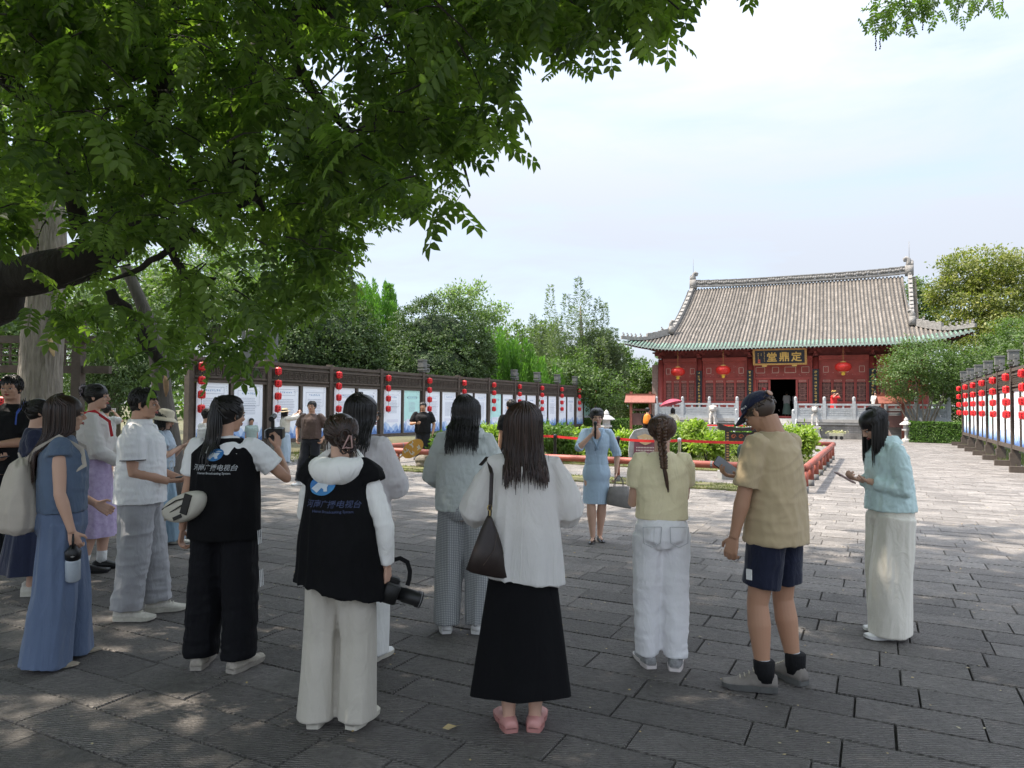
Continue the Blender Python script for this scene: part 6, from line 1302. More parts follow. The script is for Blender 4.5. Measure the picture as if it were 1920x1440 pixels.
# ---- hair
def hair(P, mat, kind, length=.3, seed=0, n=240, lockw=.010, parent=None):
    """kind: long, short, up, bun, pony, braid, buzz"""
    Mh, k = P['Mh'], P['kh']; R3 = Mh.to_3x3(); rg = random.Random(seed); q = MB(); T = lambda p: Mh @ (Vector(p)*k)
    C = Vector((0, -.020, .036)); RX, RY, RZ = (.089, .103, .093) if kind in ('up', 'pony', 'braid', 'bun') else (.083, .098, .088)
    if kind == 'long': RX, RY, RZ = .093, .106, .095
    if kind == 'short': RX, RY, RZ = .081, .096, .088
    if kind == 'buzz': RX, RY, RZ = .077, .096, .0835; C = Vector((0, -.014, .030))
    def surf(az, th, e=0): # az 0 = back, +-pi = front ; th polar from top
        return C+Vector((math.sin(az)*math.sin(th)*(RX+e), -math.cos(az)*math.sin(th)*(RY+e), math.cos(th)*(RZ+e)))
    q.ball(T(C), (RX*k, RY*k, RZ*k), 22, 14, rot=R3, t=.3)
    if kind in ('long', 'short', 'bun', 'up', 'pony', 'braid'): q.ball(T((0, -.045, -.012)), (.068*k, .062*k, .060*k), 16, 10, rot=R3, t=.3)
    H = P['H']; off = P['off']
    def lock(pts, w0, w1, tt):
        m_ = len(pts); q.tube(pts, [(w0*(1-(i/(m_-1))**2)+w1*(i/(m_-1))**2, (w0*(1-(i/(m_-1))**2)+w1*(i/(m_-1))**2)*.45) for i in range(m_)], 5, t=tt, cap=(False, False))
    if kind == 'long':
        zend = T((0, 0, 0)).z-length*k; zs_ = .035 if P.get('bda') else .09
        # solid curtain under the locks
        rings = []; c0 = T((0, -.02, -.01)); NR_ = 16
        for i in range(9):
            f = i/8; z = c0.z+.02+(zend+.05-c0.z-.02)*f; row = []
            for j in range(NR_+1):
                az = -1.9+3.8*j/NR_; e = .004; p = T((math.sin(az)*(RX-.006), -.018-math.cos(az)*(RY-.006), 0)); x, y = p.x, p.y
                if z < c0.z-zs_: g_ = min(1, (c0.z-zs_-z)/(.05 if P.get('bda') else .12))*(0 if P['nod'] > 20 else 1); yb = backd(P, z)+.004; x *= 1+.06*g_; y = min(y, y*(1-g_)+(yb+abs(x)*.25)*g_)
                row.append(V3(x, y, z))
            rings.append(row+[V3(p_.x*.8, p_.y+.02, p_.z) for p_ in reversed(row)])
        q.loft(rings, t=.25)
        for i in range(n):
            az = rg.uniform(-2.15, 2.15); front = abs(az) > 1.75; az0 = az+rg.uniform(-.25, .25); pts = []; e = rg.uniform(-.002, .006); th0 = rg.uniform(.05, .5)
            part = .12*(1 if az > 0 else -1)
            for j in range(6):
                f = j/5; th = th0+(1.62-th0)*f; pts.append(T(surf(part+(az-part)*min(1, f*1.3), th, e)))
            z0 = pts[-1].z; ze = zend+rg.gauss(0, .022)+rg.random()**4*.06; m_ = 9; px, py = pts[-1].x, pts[-1].y; ph = rg.random()*6; wv = rg.uniform(.001, .006); dx = rg.gauss(0, .006)
            for j in range(1, m_+1):
                f = j/m_; z = z0+(ze-z0)*f; x = px+math.sin(ph+f*5)*wv*f+dx*f; y = py
                if z < c0.z-zs_ and not (P['nod'] > 20 and py > backd(P, z)+.05): g_ = min(1, (c0.z-zs_-z)/(.05 if P.get('bda') else .12)); yb = backd(P, z)-rg.uniform(.002, .016)*k; x = x*(1+.10*g_); y = min(y, y*(1-g_)+(yb+abs(x)*.25)*g_)
                pts.append(V3(x, y, z))
            lock(pts, lockw*rg.uniform(.6, 1)*k, .0015*k, rg.random())
        for i in range(26):   # stray ends
            az = rg.uniform(-1.8, 1.8); p = T(surf(az, 1.6, .006)); ze = zend+rg.uniform(-.03, .12); pts = [V3(p.x*(1+.12*f)+.01*math.sin(f*4+i), p.y-.012*f, p.z+(ze-p.z)*f) for f in np.linspace(0, 1, 7)]
            if min(x.z for x in pts) < c0.z-.1: pts = [V3(p_.x, min(p_.y, backd(P, p_.z)-.012) if (p_.z < c0.z-.12 and P['nod'] < 20) else p_.y, p_.z) for p_ in pts]
            lock(pts, .0022*k, .0008, rg.random())
    elif kind in ('short', 'buzz'):
        m_ = n if kind == 'short' else n//2
        for i in range(m_):
            az = rg.uniform(-PI, PI); front = abs(az) > 2.0; th = rg.uniform(.1, 1.15 if front else 1.75); l = rg.uniform(.018, .034)*(1 if kind == 'short' else .3)
            if front and th > .95: th = .95
            a = surf(az, th, -.004); b = surf(az+rg.uniform(-.1, .1), th+l/.09, .004+rg.uniform(0, .006 if kind == 'short' else .001)); c_ = surf(az+rg.uniform(-.15, .15), th+1.7*l/.09, .003+rg.uniform(0, .006 if kind == 'short' else .001)); lock([T(a), T(b), T(c_)], .010*k, .003*k, rg.random())
    else:
        tie = {'pony': (0, -.100, .085), 'up': (.03, -.108, -.02), 'bun': (.0, -.102, .055), 'braid': (0, -.104, -.055)}[kind]; tie = Vector(tie)
        for i in range(n):
            az = rg.uniform(-2.7, 2.7); th = rg.uniform(.9, 1.9) if abs(az) < 2.0 else rg.uniform(.75, 1.05); s0 = surf(az, th, .001) if abs(az) > 1.3 or th < 1.65 else Vector((math.sin(az)*.066, -.045-math.cos(az)*.062, -.012-.03))
            pts = []
            for j in range(8):
                f = j/7; m3 = s0.lerp(tie, f); v_ = (m3-C); s_ = math.sqrt((v_.x/RX)**2+(v_.y/RY)**2+(v_.z/RZ)**2); e = rg.uniform(1.0, 1.05) if 0 < j < 7 else 1.01
                m4 = C+v_/s_*e if s_ < 1.35 else m3; pts.append(T(m4.lerp(tie, max(0, (f-.8)/.2)*.6)))
            lock(pts, .008*k, .005*k, rg.random())
        for i in range(24):   # flyaway hairs
            az = rg.uniform(-2.4, 2.4); p0 = surf(az, rg.uniform(.3, 1.6), 0); d = Vector((rg.uniform(-1, 1), rg.uniform(-1, .3), rg.uniform(-.5, 1))).normalized()*rg.uniform(.012, .03); lock([T(p0), T(p0+d*.6), T(p0+d+Vector((0, 0, -.008)))], .0014*k, .0006, .5)
        if kind == 'pony':
            t0 = T(tie); ze = T((0, 0, 0)).z-length*k
            for i in range(130):
                ph = rg.random()*6; rr_ = rg.uniform(0, .030)*k; pts = []; m_ = 11; sx = math.cos(ph)*rr_; sy = math.sin(ph)*rr_*.7; z_ = ze+rg.gauss(0, .035)
                for j in range(m_+1):
                    f = j/m_; z = t0.z+.02*k*math.sin(min(1, f*4)*PI)+(z_-t0.z)*f; spread = (.35+1.25*math.sin(min(1, f*1.25)*PI*.62)); y = t0.y-.035*k*math.sin(min(1, f*2.2)*PI/2)+sy*spread; 
                    pts.append(V3(t0.x+sx*spread+.012*f*math.sin(ph*2), min(y, t0.y-.01, backd(P, z)-.01), z))
                lock(pts, .0065*k, .001, rg.random())
            q.tube([T(tie+Vector((0, .008, 0))), T(tie+Vector((0, -.018, .004)))], .022*k, 10, t=0)
        if kind == 'up':
            for i in range(46): # loose twisted roll held by the clip
                a = rg.random()*6; c_ = Vector((.034+rg.gauss(0, .014), -.112+rg.gauss(0, .012), -.030+rg.gauss(0, .022))); lock([T(c_+Vector((.022*math.cos(a+x), .012*math.sin(a+x), .026*math.sin(a+x)))) for x in (0, .9, 1.8, 2.7, 3.6)], .0085*k, .002*k, rg.random())
            for i in range(14): c_ = Vector((.05+rg.uniform(-.02, .03), -.10, -.045)); lock([T(c_), T(c_+Vector((.02*rg.random(), -.01, -.03))), T(c_+Vector((.012+.02*rg.random(), 0, -.065-.03*rg.random())))], .003*k, .0008, rg.random())
            for s in (-1, 1):
                for i in range(4): c_ = Vector((s*.072, .03+.01*i, 0)); lock([T(c_), T(c_+Vector((s*.006, .002, -.04))), T(c_+Vector((s*.002, -.004, -.09)))], .0022*k, .0008, rg.random())
        if kind == 'bun':
            for i in range(70): a = rg.random()*6; c_ = tie+Vector((rg.gauss(0, .02), -.018+rg.gauss(0, .014), rg.gauss(0, .02))); lock([T(c_+Vector((.022*math.cos(a+x), .010*math.sin(2*a), .022*math.sin(a+x)))) for x in (0, .9, 1.8, 2.7, 3.6)], .009*k, .003*k, rg.random())
        if kind == 'braid':
            # French braid: three strands woven from the crown down the back
            top_ = T((0, -.085, .085)); mid = T((0, -.112, .0)); low = T((0, -.088, -.075)); zb = T((0, 0, 0)).z-length*k; ctrl = [top_, mid, low, V3(low.x, backd(P, low.z-.1)-.014*k, low.z-.10), V3(low.x-.002, backd(P, zb)-.014*k, zb+.10)]
            def pathp(f):
                x = f*(len(ctrl)-1); i = min(int(x), len(ctrl)-2); g_ = x-i; return ctrl[i].lerp(ctrl[i+1], g_)
            NP = 72
            for s3 in range(3):
                for sub in range(6):
                    pts = []; rr = []
                    for j in range(NP):
                        f = j/(NP-1); ph = f*PI*2*4.6+s3*2*PI/3; w_ = (.030-.012*f)*k if f > .1 else (.018+.12*f)*k; c_ = pathp(f); jt = 2*PI*sub/6
                        pts.append(c_+V3(math.sin(ph)*w_*.8+math.cos(jt)*.0055*k, -.006-.010*k*(1-f*.3)+math.cos(2*ph)*w_*.38+math.sin(jt)*.005*k, 0)); rr.append(((.0105-.0045*f)*k, (.0085-.003*f)*k))
                    q.tube(pts, rr, 6, t=rg.random())
            e0 = ctrl[-1]
            for i in range(60):
                a = rg.random()*6; r_ = rg.uniform(0, .013)*k; pts = []
                for j in range(6): f = j/5; b_ = (.6+.9*math.sin(f*PI*.75))*(1-f*.55); pts.append(V3(e0.x+.03*k*f+math.cos(a)*r_*b_, e0.y-.004+math.sin(a)*r_*b_*.6, e0.z+.02-(.13+rg.random()*.05)*k*f))
                lock(pts, .0048*k, .001, rg.random())
            q.tube([e0+V3(0, 0, .02), e0+V3(0, 0, .0)], .0135*k, 8, t=0)
    return q.build('hair', [mat], P['root'], True)
# ---- things people carry (top-level), placed in a person's frame
def carried(P, name, label, cat, loc, rot=None):
    """rot: 3x3 matrix in the person's frame"""
    t = thing(name, label, cat, (0, 0, 0)); m = Matrix.Translation(Vector(loc)) @ ((rot or Matrix.Identity(3)).to_4x4()); t.matrix_world = P['mat'] @ m; return t
def frame(x, y):      # columns x,y,z orthonormal from x and approx y
    x = Vector(x).normalized(); y = Vector(y); y = (y-x*y.dot(x)).normalized(); z = x.cross(y); return Matrix((x, y, z)).transposed()
def rbox(q, c, d, b=.006, m=0, rot=None):
    hx, hy, hz = d[0]/2, d[1]/2, d[2]/2; b = min(b, hx*.8, hy*.8)
    def rr(x, y, z): return [Vector((sx*(x-b)+b*math.cos(a), sy*(y-b)+b*math.sin(a), z)) for sx, sy, a in ((1, 1, .2), (1, 1, 1.37), (-1, 1, 1.77), (-1, 1, 2.94), (-1, -1, 3.34), (-1, -1, 4.51), (1, -1, 4.91), (1, -1, 6.08))]
    e = min(b*.6, hz*.5); rings = [rr(hx-e, hy-e, -hz), rr(hx, hy, -hz+e), rr(hx, hy, hz-e), rr(hx-e, hy-e, hz)]; rings = [[(rot @ p if rot else p)+Vector(c) for p in r_] for r_ in rings]; q.loft(rings, m=m)
def phone(P, loc, rot, label, case=None, lit=False):
    t = carried(P, 'phone', label, 'phone', loc, rot); q = MB(); rbox(q, (0, 0, 0), (.074, .155, .008), .009); q.build('case', case or BLACK, t)
    q = MB(); rbox(q, (0, 0, .0046), (.068, .149, .0012), .007); q.build('screen', M('phone_glass', (.30, .32, .36) if not lit else (.5, .52, .56), .08, .02, spec=.8), t)
    for i in range(2): q = MB(); q.lathe([(.009, -.0075), (.009, -.004)], c=(.018, .055-.026*i, 0), n=10); q.build('camera_lens', BLACK, t)
    return t
STRAPL = M('strap_light', (.42, .38, .30), .8); BLACKC = fabric('black_cloth', (.008, .008, .009), sheen=0); CREAMSH = M('cream_rubber', (.55, .52, .44), .6, .15, 20); WHITESH = M('white_leather', (.72, .71, .69), .5, .1, 20); GREYSH = M('grey_suede', (.20, .18, .16), .9, .15, 20); WSOCK = fabric('white_sock', (.62, .62, .60))
# ------------------------------------------------------------------ the visitors
PEOPLE = {}
def build_people():
    # --- woman in white blouse and long black skirt, centre front
    P = person('woman from behind in a loose white blouse and long black skirt, centre foreground', 978, 1362, 757, -4, skin=SK1, head=(0, 4), feet=((-.068, 0, 10), (.068, 0, 14)), arms=[dict(w=(-.12, .24, 1.06), pole=(-.7, -.3, -1)), dict(w=(.12, .24, 1.06), pole=(.7, -.3, -1))], vox=.006)
    H = P['H']; WB = fabric('white_blouse', (.78, .76, .73), .8, .04, 150, .2, trans=.25)
    top(P, WB, .455, (.106, .078), (.132, .096), (1.30, .038, .042, .050, .056, .054, .036), name='blouse', fold=('drape', .010), seed=3, drop=.004, hemtilt=-.12)
    skirt(P, fabric('black_skirt_cloth', (.004, .004, .005), 1, sheen=0, wr=.6), .60, .10, (.082, .064), (.152, .110), waves=5, amp=.010, seed=2, hemshape=-.03)
    shoes(P, M('pink_leather', (.56, .27, .24), .45, .08, 12), M('pink_sole', (.42, .19, .17), .6), 'clog'); hair(P, HBR, 'long', .27, 4, 420)
    q = MB(); yb = P['off'](.6*H)-.083*H-.014; q.tube([V3(-.02, -.079*H-.012, .81*H), V3(-.02, yb-.02, .62*H), V3(-.026, yb-.028, .47*H)], .0028, 5); q.build('back_seam', WB, P['root'])
    S, E, W = P['arms'][0]; t = carried(P, 'shoulder_bag', 'dark brown leather shoulder bag hanging at the left of the white blouse', 'bag', (S.x-.035, -.125, .585*H), Matrix.Rotation(R(24), 3, 'Z')); BL = M('dark_leather', (.022, .014, .012), .42, .2, 20, .3, 200, .002)
    q = MB(); n = 12; rings = []
    for (z, a, b_) in ((-.165, .105, .050), (-.155, .125, .065), (-.05, .085, .055), (.05, .045, .038), (.11, .018, .018), (.125, .01, .01)): rings.append([V3(a*math.cos(2*PI*j/n)*(1.0), b_*math.sin(2*PI*j/n), z-.25*(a*math.cos(2*PI*j/n))) for j in range(n)])
    q.loft(rings); q.build('pouch', BL, t, True); q = MB(); q.tube([(0, 0, .12), (.006, .0, .2), (.02, .02, .33), (.035, .10, .405), (.03, .17, .36)], [(.011, .003)]*5, 6, up=(0, 1, 0)); q.build('strap', BL, t); q = MB(); q.tube([(.012*math.cos(a), .0, .165+.014*math.sin(a)) for a in np.linspace(0, 2*PI, 9)], .003, 5); q.tube([(0, 0, .15), (0, 0, .125)], .005, 5); q.build('ring', M('brass', (.5, .38, .16), .3, metal=.9), t)
    q = MB(); q.tube([(-.06, -.058, -.10), (0, -.058, -.03), (.02, -.045, .04)], .0012, 4); q.build('stitching', M('stitch_brown', (.06, .04, .03), .6), t)
    # --- black vest with the white hood, camera hanging from the hand
    P = person('woman with clipped-up hair in a black vest over a white hooded top', 632, 1358, 775, 8, skin=SK1, head=(-18, 8), feet=((-.11, 0, 6), (.11, .02, 12)), arms=[dict(w=(-.08, .26, .98), pole=(-1, -.6, -.3)), dict(w=(.245, .02, .80), pole=(1, -.7, 0), curl=.8, n=(-1, .2, 0))], vox=.007, lean=0)
    H = P['H']; WH = fabric('white_jersey', (.78, .77, .74), .85, .04, 200); VEST = M('black_mesh_vest', (.006, .006, .007), .85, .3, 5, .7, 260, .003, sheen=0, spec=.15, wr=.6, wave=(55, 'Z', .5, 1))
    top(P, WH, .50, (.105, .076), (.112, .08), [(1.7, .034, .034, .032, .028, .026), (1.94, .036, .035, .033, .029, .027, .024)], name='hooded_top', seed=6, fold=('shirt', .006))
    o = top(P, VEST, .435, (.116, .086), (.152, .108), [(.22, .052, .052), (.22, .052, .052)], name='vest', seed=7, fold=('drape', .010), drop=.0, hemtilt=-.22)
    q = MB(); rings = []                      # folded hood lying on the back
    n = 22
    for i, (z, rx, ry, y) in enumerate(((.856, .044, .040, -.008), (.864, .060, .050, -.014), (.858, .078, .064, -.022), (.842, .094, .076, -.030), (.820, .094, .074, -.036), (.798, .078, .060, -.046), (.780, .050, .036, -.058), (.770, .020, .014, -.064))):
        ring = []
        for j in range(n):
            a = 2*PI*j/n; x = rx*H*math.cos(a); yy = y*H+ry*H*math.sin(a); zz = z*H+(.030*H*math.sin(a) if math.sin(a) > 0 else 0)+.006*math.sin(a*5+i); ring.append(V3(x, yy, zz))
        rings.append(ring)
    q.loft(rings, (False, True)); o = q.build('hood', WH, P['root'], True); fixn(o); m = o.modifiers.new('s', 'SUBSURF'); m.levels = 1; m.render_levels = 1
    pants(P, fabric('beige_cargo', (.50, .465, .40), .85, .05, 120), .60, (.062, .058, .064), .022, (.106, .085), seed=8, fold=('drape', .008))
    shoes(P, CREAMSH, CREAMSH); hair(P, HBR, 'up', .1, 9, 300)
    Mh, kh = P['Mh'], P['kh']; q = MB(); q.tube([Mh @ (V3(*p)*kh) for p in ((.040, -.150, -.072), (.018, -.138, -.080), (.052, -.150, -.008), (.062, -.152, -.012), (.068, -.142, -.075), (.040, -.150, -.076))], .0042, 6); q.build('hair_clip', M('pink_clip', (.42, .26, .24), .35), P['root'])
    vest_print(P, -.075, .725, True)
    S, E, W = P['arms'][1]; t = carried(P, 'camera', 'black camera with a big zoom lens hanging from the vest wearer\'s right hand', 'camera', W+V3(.02, .055, -.14), frame((.9, .35, -.35), (-.2, 1, 0)))
    camera_parts(t); q = MB(); q.tube([(-.06, 0, .04), (-.085, -.01, .075), (-.09, -.02, .11), (-.07, -.01, .15), (-.03, .01, .17), (.015, .02, .16), (.045, .02, .12), (.055, .01, .08), (.055, 0, .05)], [(.012, .002)]*9, 6); q.build('neck_strap', BLACKC, t)
    # --- white blouse woman behind with the orange fan
    P = person('woman in a sheer white blouse and white trousers holding up an orange fan', 668, 1238, 740, 14, skin=SK1, head=(38, 6), feet=((-.09, 0, 8), (.10, .03, 14)), arms=[dict(w=(-.08, .24, .98), pole=(-1, -.5, -.4)), dict(w=(.135, .26, 1.18), pole=(.45, -.1, -1), curl=.85, f=(.0, .1, 1), n=(-.8, .5, 0))], vox=.008, glasses=True)
    SB = fabric('sheer_white', (.78, .76, .76), .8, .05, 150, .2, trans=.3); top(P, SB, .50, (.115, .082), (.13, .092), (1.45, .042, .046, .050, .046), name='blouse', seed=12, fold=('crinkle', .006), neck=(.075, .055)); pants(P, fabric('white_trousers', (.78, .77, .74)), .6, (.066, .062, .060), .03, seed=13, fold=('drape', .007)); shoes(P, WHITESH, CREAMSH); P['bda'] = .03; hair(P, HB, 'long', .24, 14, 240)
    S, E, W = P['arms'][1]; fan(P, W+V3(.0, .03, .07), frame((.72, -.05, .50), (-.5, .1, .72)), 'orange paper fan with brush writing held up behind the vest wearer\'s shoulder', .135)
    # --- black vest with ponytail, filming
    P = person('woman with a high ponytail in a black vest, filming with a camera', 415, 1250, 742, 4, skin=SK3, head=(28, 4), feet=((-.13, 0, 10), (.13, -.03, 16)), arms=[dict(w=(-.285, .02, .80), pole=(-1, -.8, 0), curl=.6), dict(w=(.235, .23, 1.33), pole=(.8, .1, -1), curl=.9, f=(0, .15, 1), n=(-1, .2, 0))], vox=.007, girth=1.12, sw=.116)
    H = P['H']; WT = fabric('white_tee', (.80, .80, .79)); top(P, WT, .52, (.118, .086), (.12, .09), (.62, .040, .043, .044), name='tee', seed=15); top(P, VEST, .475, (.124, .094), (.132, .100), None, name='vest', seed=16, fold=('drape', .006), neck=(.066, .05))
    TRK = fabric('black_track', (.004, .004, .006), .85, sheen=0); pants(P, TRK, .6, (.066, .065, .060), .045, (.112, .088), seed=17, fold=('trouser', .010)); q = MB()
    hip, kn, ank, to = P['legs'][1]
    for i in range(3):
        for (za, zb) in ((.505, .455), (.36, .30)): 
            pts = []
            for j in range(5): f = j/4; z = (za+(zb-za)*f)*H; pts.append(V3(hip.x+(kn.x-hip.x)*((.51*H-z)/(.245*H))+.083*H+.004, -.028+.022*i, z))
            q.tube(pts, .0026, 4)
    q.build('side_stripes', M('white_print', (.8, .8, .8), .6), P['root'])['kind'] = 'stuff'
    shoes(P, M('taupe_knit', (.42, .38, .32), .8, .2, 40, .3, 120), M('taupe_sole', (.33, .30, .26), .8, .2, 30, .4, 60), sz=1.08); hair(P, HB, 'pony', .21, 18, 260); vest_print(P, -.082, .735, False)
    q = MB(); M_ = P['Mh']; q.ball(M_ @ (V3(.084, -.01, -.01)*P['kh']), (.008, .014, .018), 8, 6); q.build('headphone', BLACK, P['root'], True)
    S, E, W = P['arms'][1]; q = MB(); q.tube([W+V3(.017*math.cos(a), .017*math.sin(a), -.01) for a in np.linspace(0, 2*PI, 12)], .004, 5); q.build('wrist_band', BLACK, P['root'])
    t = carried(P, 'video_camera', 'small black video camera with a top microphone in the ponytailed woman\'s hand', 'camera', W+V3(-.035, .06, .10), frame((1, .2, 0), (0, 1, .1))); q = MB(); rbox(q, (0, 0, 0), (.10, .10, .07), .008); q.build('camera_body', BLACK, t); q = MB(); q.tube([(0, .03, 0), (0, .12, 0)], .03, 14); q.build('lens', BLACK, t, True); q = MB(); q.box((-.02, 0, .06), (.02, .02, .05)); q.tube([(-.02, -.05, .10), (-.02, .05, .11)], .018, 10); q.build('microphone', BLACK, t); q = MB(); rbox(q, (-.06, -.02, 0), (.006, .08, .055), .004); q.build('flip_screen', M('phone_glass', (.3, .32, .36), .08), t)
    sling_bag(P)
    # --- sage jacket and seersucker trousers
    P = person('woman with black shoulder-length hair, pale sage jacket and checked grey trousers', 868, 1184, 742, 6, skin=SK1, head=(16, 10), feet=((-.12, 0, 14), (.11, .02, 10)), arms=[dict(w=(-.12, .24, 1.0), pole=(-1, -.6, -.5)), dict(w=(.10, .24, 1.02), pole=(1, -.6, -.5))], vox=.008)
    H = P['H']; SG = fabric('sage_cotton', (.54, .58, .555), .85, .04, 130, .25); top(P, SG, .515, (.118, .088), (.124, .096), (1.75, .044, .048, .048, .042, .036), name='jacket', seed=20, fold=('crinkle', .007)); 
    q = MB(); n = 26; rings = []
    for (z, rx, ry, y, dz) in ((.862, .044, .042, -.008, .0), (.870, .058, .050, -.010, .0), (.856, .080, .058, -.012, .010), (.832, .094, .062, -.014, .016), (.822, .090, .058, -.014, .016)):
        rings.append([V3(rx*H*math.cos(2*PI*j/n), y*H+ry*H*math.sin(2*PI*j/n), z*H+(-dz*H*(-math.sin(2*PI*j/n))*.6)+.004*math.sin(j*1.7)) for j in range(n)])
    q.loft(rings, (False, False)); o = q.build('collar', SG, P['root'], True); fixn(o); m = o.modifiers.new('s', 'SOLIDIFY'); m.thickness = .006
    q = MB(); 
    for j in range(13): a = -.9+1.8*j/12; q.box((math.sin(a)*.132*H, -math.cos(a)*.095*H-.006, .765*H-.01*abs(a)), (.022, .006, .008), rot2(a))
    q.build('yoke_seam', SG, P['root'])['kind'] = 'stuff'
    m, t_, b_ = newmat('seersucker_check'); nd = t_.nodes.new; lk = t_.links.new; tcn = nd('ShaderNodeTexCoord'); w1 = nd('ShaderNodeTexWave'); w1.bands_direction = 'Z'; w1.inputs['Scale'].default_value = 26; w1.inputs['Distortion'].default_value = 1.2; w2 = nd('ShaderNodeTexWave'); w2.bands_direction = 'X'; w2.inputs['Scale'].default_value = 26; w2.inputs['Distortion'].default_value = 1.2
    lk(tcn.outputs['Object'], w1.inputs[0]); lk(tcn.outputs['Object'], w2.inputs[0]); ma = nd('ShaderNodeMath'); ma.operation = 'MULTIPLY'; lk(w1.outputs['Fac'], ma.inputs[0]); lk(w2.outputs['Fac'], ma.inputs[1]); cr = nd('ShaderNodeMix'); cr.data_type = 'RGBA'; cr.inputs[6].default_value = (.22, .23, .24, 1); cr.inputs[7].default_value = (.66, .67, .66, 1); lk(ma.outputs[0], cr.inputs[0]); lk(cr.outputs[2], b_.inputs['Base Color']); b_.inputs['Roughness'].default_value = .9
    pants(P, m, .6, (.062, .059, .057), .035, (.11, .088), seed=21, fold=('drape', .009)); shoes(P, WHITESH, WHITESH); P['bda'] = .055; hair(P, HB, 'long', .25, 22, 320)
    # --- speaker
    P = person('woman speaker in a light blue wrap dress talking into a microphone', 1118, 1014, 765, 186, skin=SK1, head=(-4, 3), feet=((-.045, -.02, 12), (.045, .10, 8)), arms=[dict(w=(-.235, .03, .82), curl=.7, pole=(-1, -.7, 0)), dict(w=(.055, .20, 1.30), pole=(1, -.25, -1), curl=.95, f=(-.35, .1, 1), n=(-.9, -.3, .1))], vox=.006, dec=.5)
    H = P['H']; BD = fabric('light_blue_crepe', (.42, .54, .66), .75, .03, 200, .06); top(P, BD, .56, (.098, .080), (.086, .068), (1.12, .040, .037, .036, .034), name='dress', seed=24, fold=('shirt', .002), waist=.88, neck=(.056, .05)); skirt(P, BD, .60, .285, (.084, .066), (.108, .084), waves=4, amp=.003, seed=3, name='dress_skirt')
    q = MB()                               # wrap collar
    for s, zc in ((-1, .68), (1, .69)): q.tube([V3(s*.045*H, -.035*H, .852*H), V3(s*.046*H, .030*H, .838*H), V3(s*.026*H, .076*H, .775*H), V3(-s*.012*H, .088*H, zc*H)], [(.012, .003), (.016, .004), (.018, .004), (.010, .003)], 6, up=(0, 0, 1))
    q.build('wrap_collar', fabric('light_blue_trim', (.31, .43, .56)), P['root'], True); q = MB(); q.ball(V3(0, .064*H, .80*H), (.028*H, .016*H, .045*H), 12, 8); q.build('neckline', SK1, P['root'], True)
    shoes(P, M('black_patent', (.012, .012, .012), .25), BLACK, 'flat'); hair(P, HB, 'bun', .1, 25, 260)
    S, E, W = P['arms'][0]; q = MB(); q.tube([W+V3(.016*math.cos(a), .016*math.sin(a), .0) for a in np.linspace(0, 2*PI, 12)], .005, 5); q.ball(W+V3(-.018, 0, 0), (.005, .012, .012), 8, 5); q.build('wristwatch', BLACK, P['root'])
    S2, E2, W2 = P['arms'][1]; q = MB(); q.tube([E2.lerp(W2, .86)+V3(.02*math.cos(a), .016*math.sin(a), .008*math.sin(a)) for a in np.linspace(0, 2*PI, 12)], .004, 5); q.build('bracelet', M('jade_white', (.7, .7, .65), .3), P['root'])
    t = carried(P, 'microphone', 'black hand microphone held to the speaker\'s mouth', 'microphone', W2+V3(-.035, .035, .075), frame((1, 0, 0), (0, -.12, 1))); q = MB(); q.tube([(0, -.13, 0), (0, 0, 0), (0, .04, 0)], [.011, .014, .018], 12); q.build('handle', BLACK, t, True); q = MB(); q.ball((0, .055, 0), (.024, .026, .024), 12, 8); q.build('grille', M('mic_grille', (.05, .05, .05), .5, metal=.5), t, True)
    t = carried(P, 'handbag', 'grey pleated handbag hanging from the speaker\'s hand', 'bag', W+V3(-.03, .05, -.25), Matrix.Rotation(R(20), 3, 'Z')); GB = M('grey_taupe_leather', (.17, .155, .14), .5, .15, 20, .2, 100); q = MB(); rings = []
    for (z, a, b_) in ((-.14, .15, .055), (-.12, .158, .062), (0, .145, .05), (.10, .125, .03)): rings.append([V3((a+.004*math.sin(j*3))*math.cos(2*PI*j/32), b_*math.sin(2*PI*j/32)*(1+.12*math.cos(j*PI)), z+(.0 if z > 0 else .03*math.cos(2*PI*j/32))) for j in range(32)])
    q.loft(rings); q.build('pouch', GB, t, True)
    for s in (-1, 1): q = MB(); q.tube([(-.06, s*.02, .09), (-.045, s*.015, .18), (0, s*.008, .235), (.045, s*.015, .18), (.06, s*.02, .09)], .005, 6); q.build('handle', GB, t, True)
    # --- braided woman
    P = person('woman with a long brown braid in a pale yellow tee and white jeans', 1240, 1250, 776, 2, skin=SK1, head=(14, 6), feet=((-.085, .03, 10), (.085, -.01, 14)), arms=[dict(w=(-.10, .25, 1.06), pole=(-.35, -.5, -1)), dict(w=(.10, .28, 1.20), pole=(.35, -.5, -1), curl=.4, f=(0, .2, 1), n=(-.6, .8, 0))], vox=.007)
    H = P['H']; YT = fabric('pale_yellow_jersey', (.80, .71, .46), .85, .03, 260); top(P, YT, .585, (.107, .078), (.104, .076), (.60, .042, .043, .042), name='tee', seed=30, fold=('shirt', .005), waist=.97); WJ = fabric('white_denim', (.82, .81, .82), .8, .04, 180, .2)
    pants(P, WJ, .605, (.062, .055, .047), .045, (.106, .085), seed=31, fold=('trouser', .0095), name='jeans'); q = MB()
    for s in (-1, 1):
        x0 = s*.052*H; zt = .565*H; w_ = .036*H; y = -.094*H
        for a, b_ in (((-w_, 0), (w_, 0)), ((-w_, 0), (-w_*.9, -.062*H)), ((w_, 0), (w_*.9, -.062*H)), ((-w_*.9, -.062*H), (0, -.078*H)), ((w_*.9, -.062*H), (0, -.078*H))): q.tube([V3(x0+a[0], y+.012*abs(a[0]/w_)*s*(1 if a[0]*s > 0 else -.3), zt+a[1]), V3(x0+b_[0], y+.003, zt+b_[1])], .0022, 4)
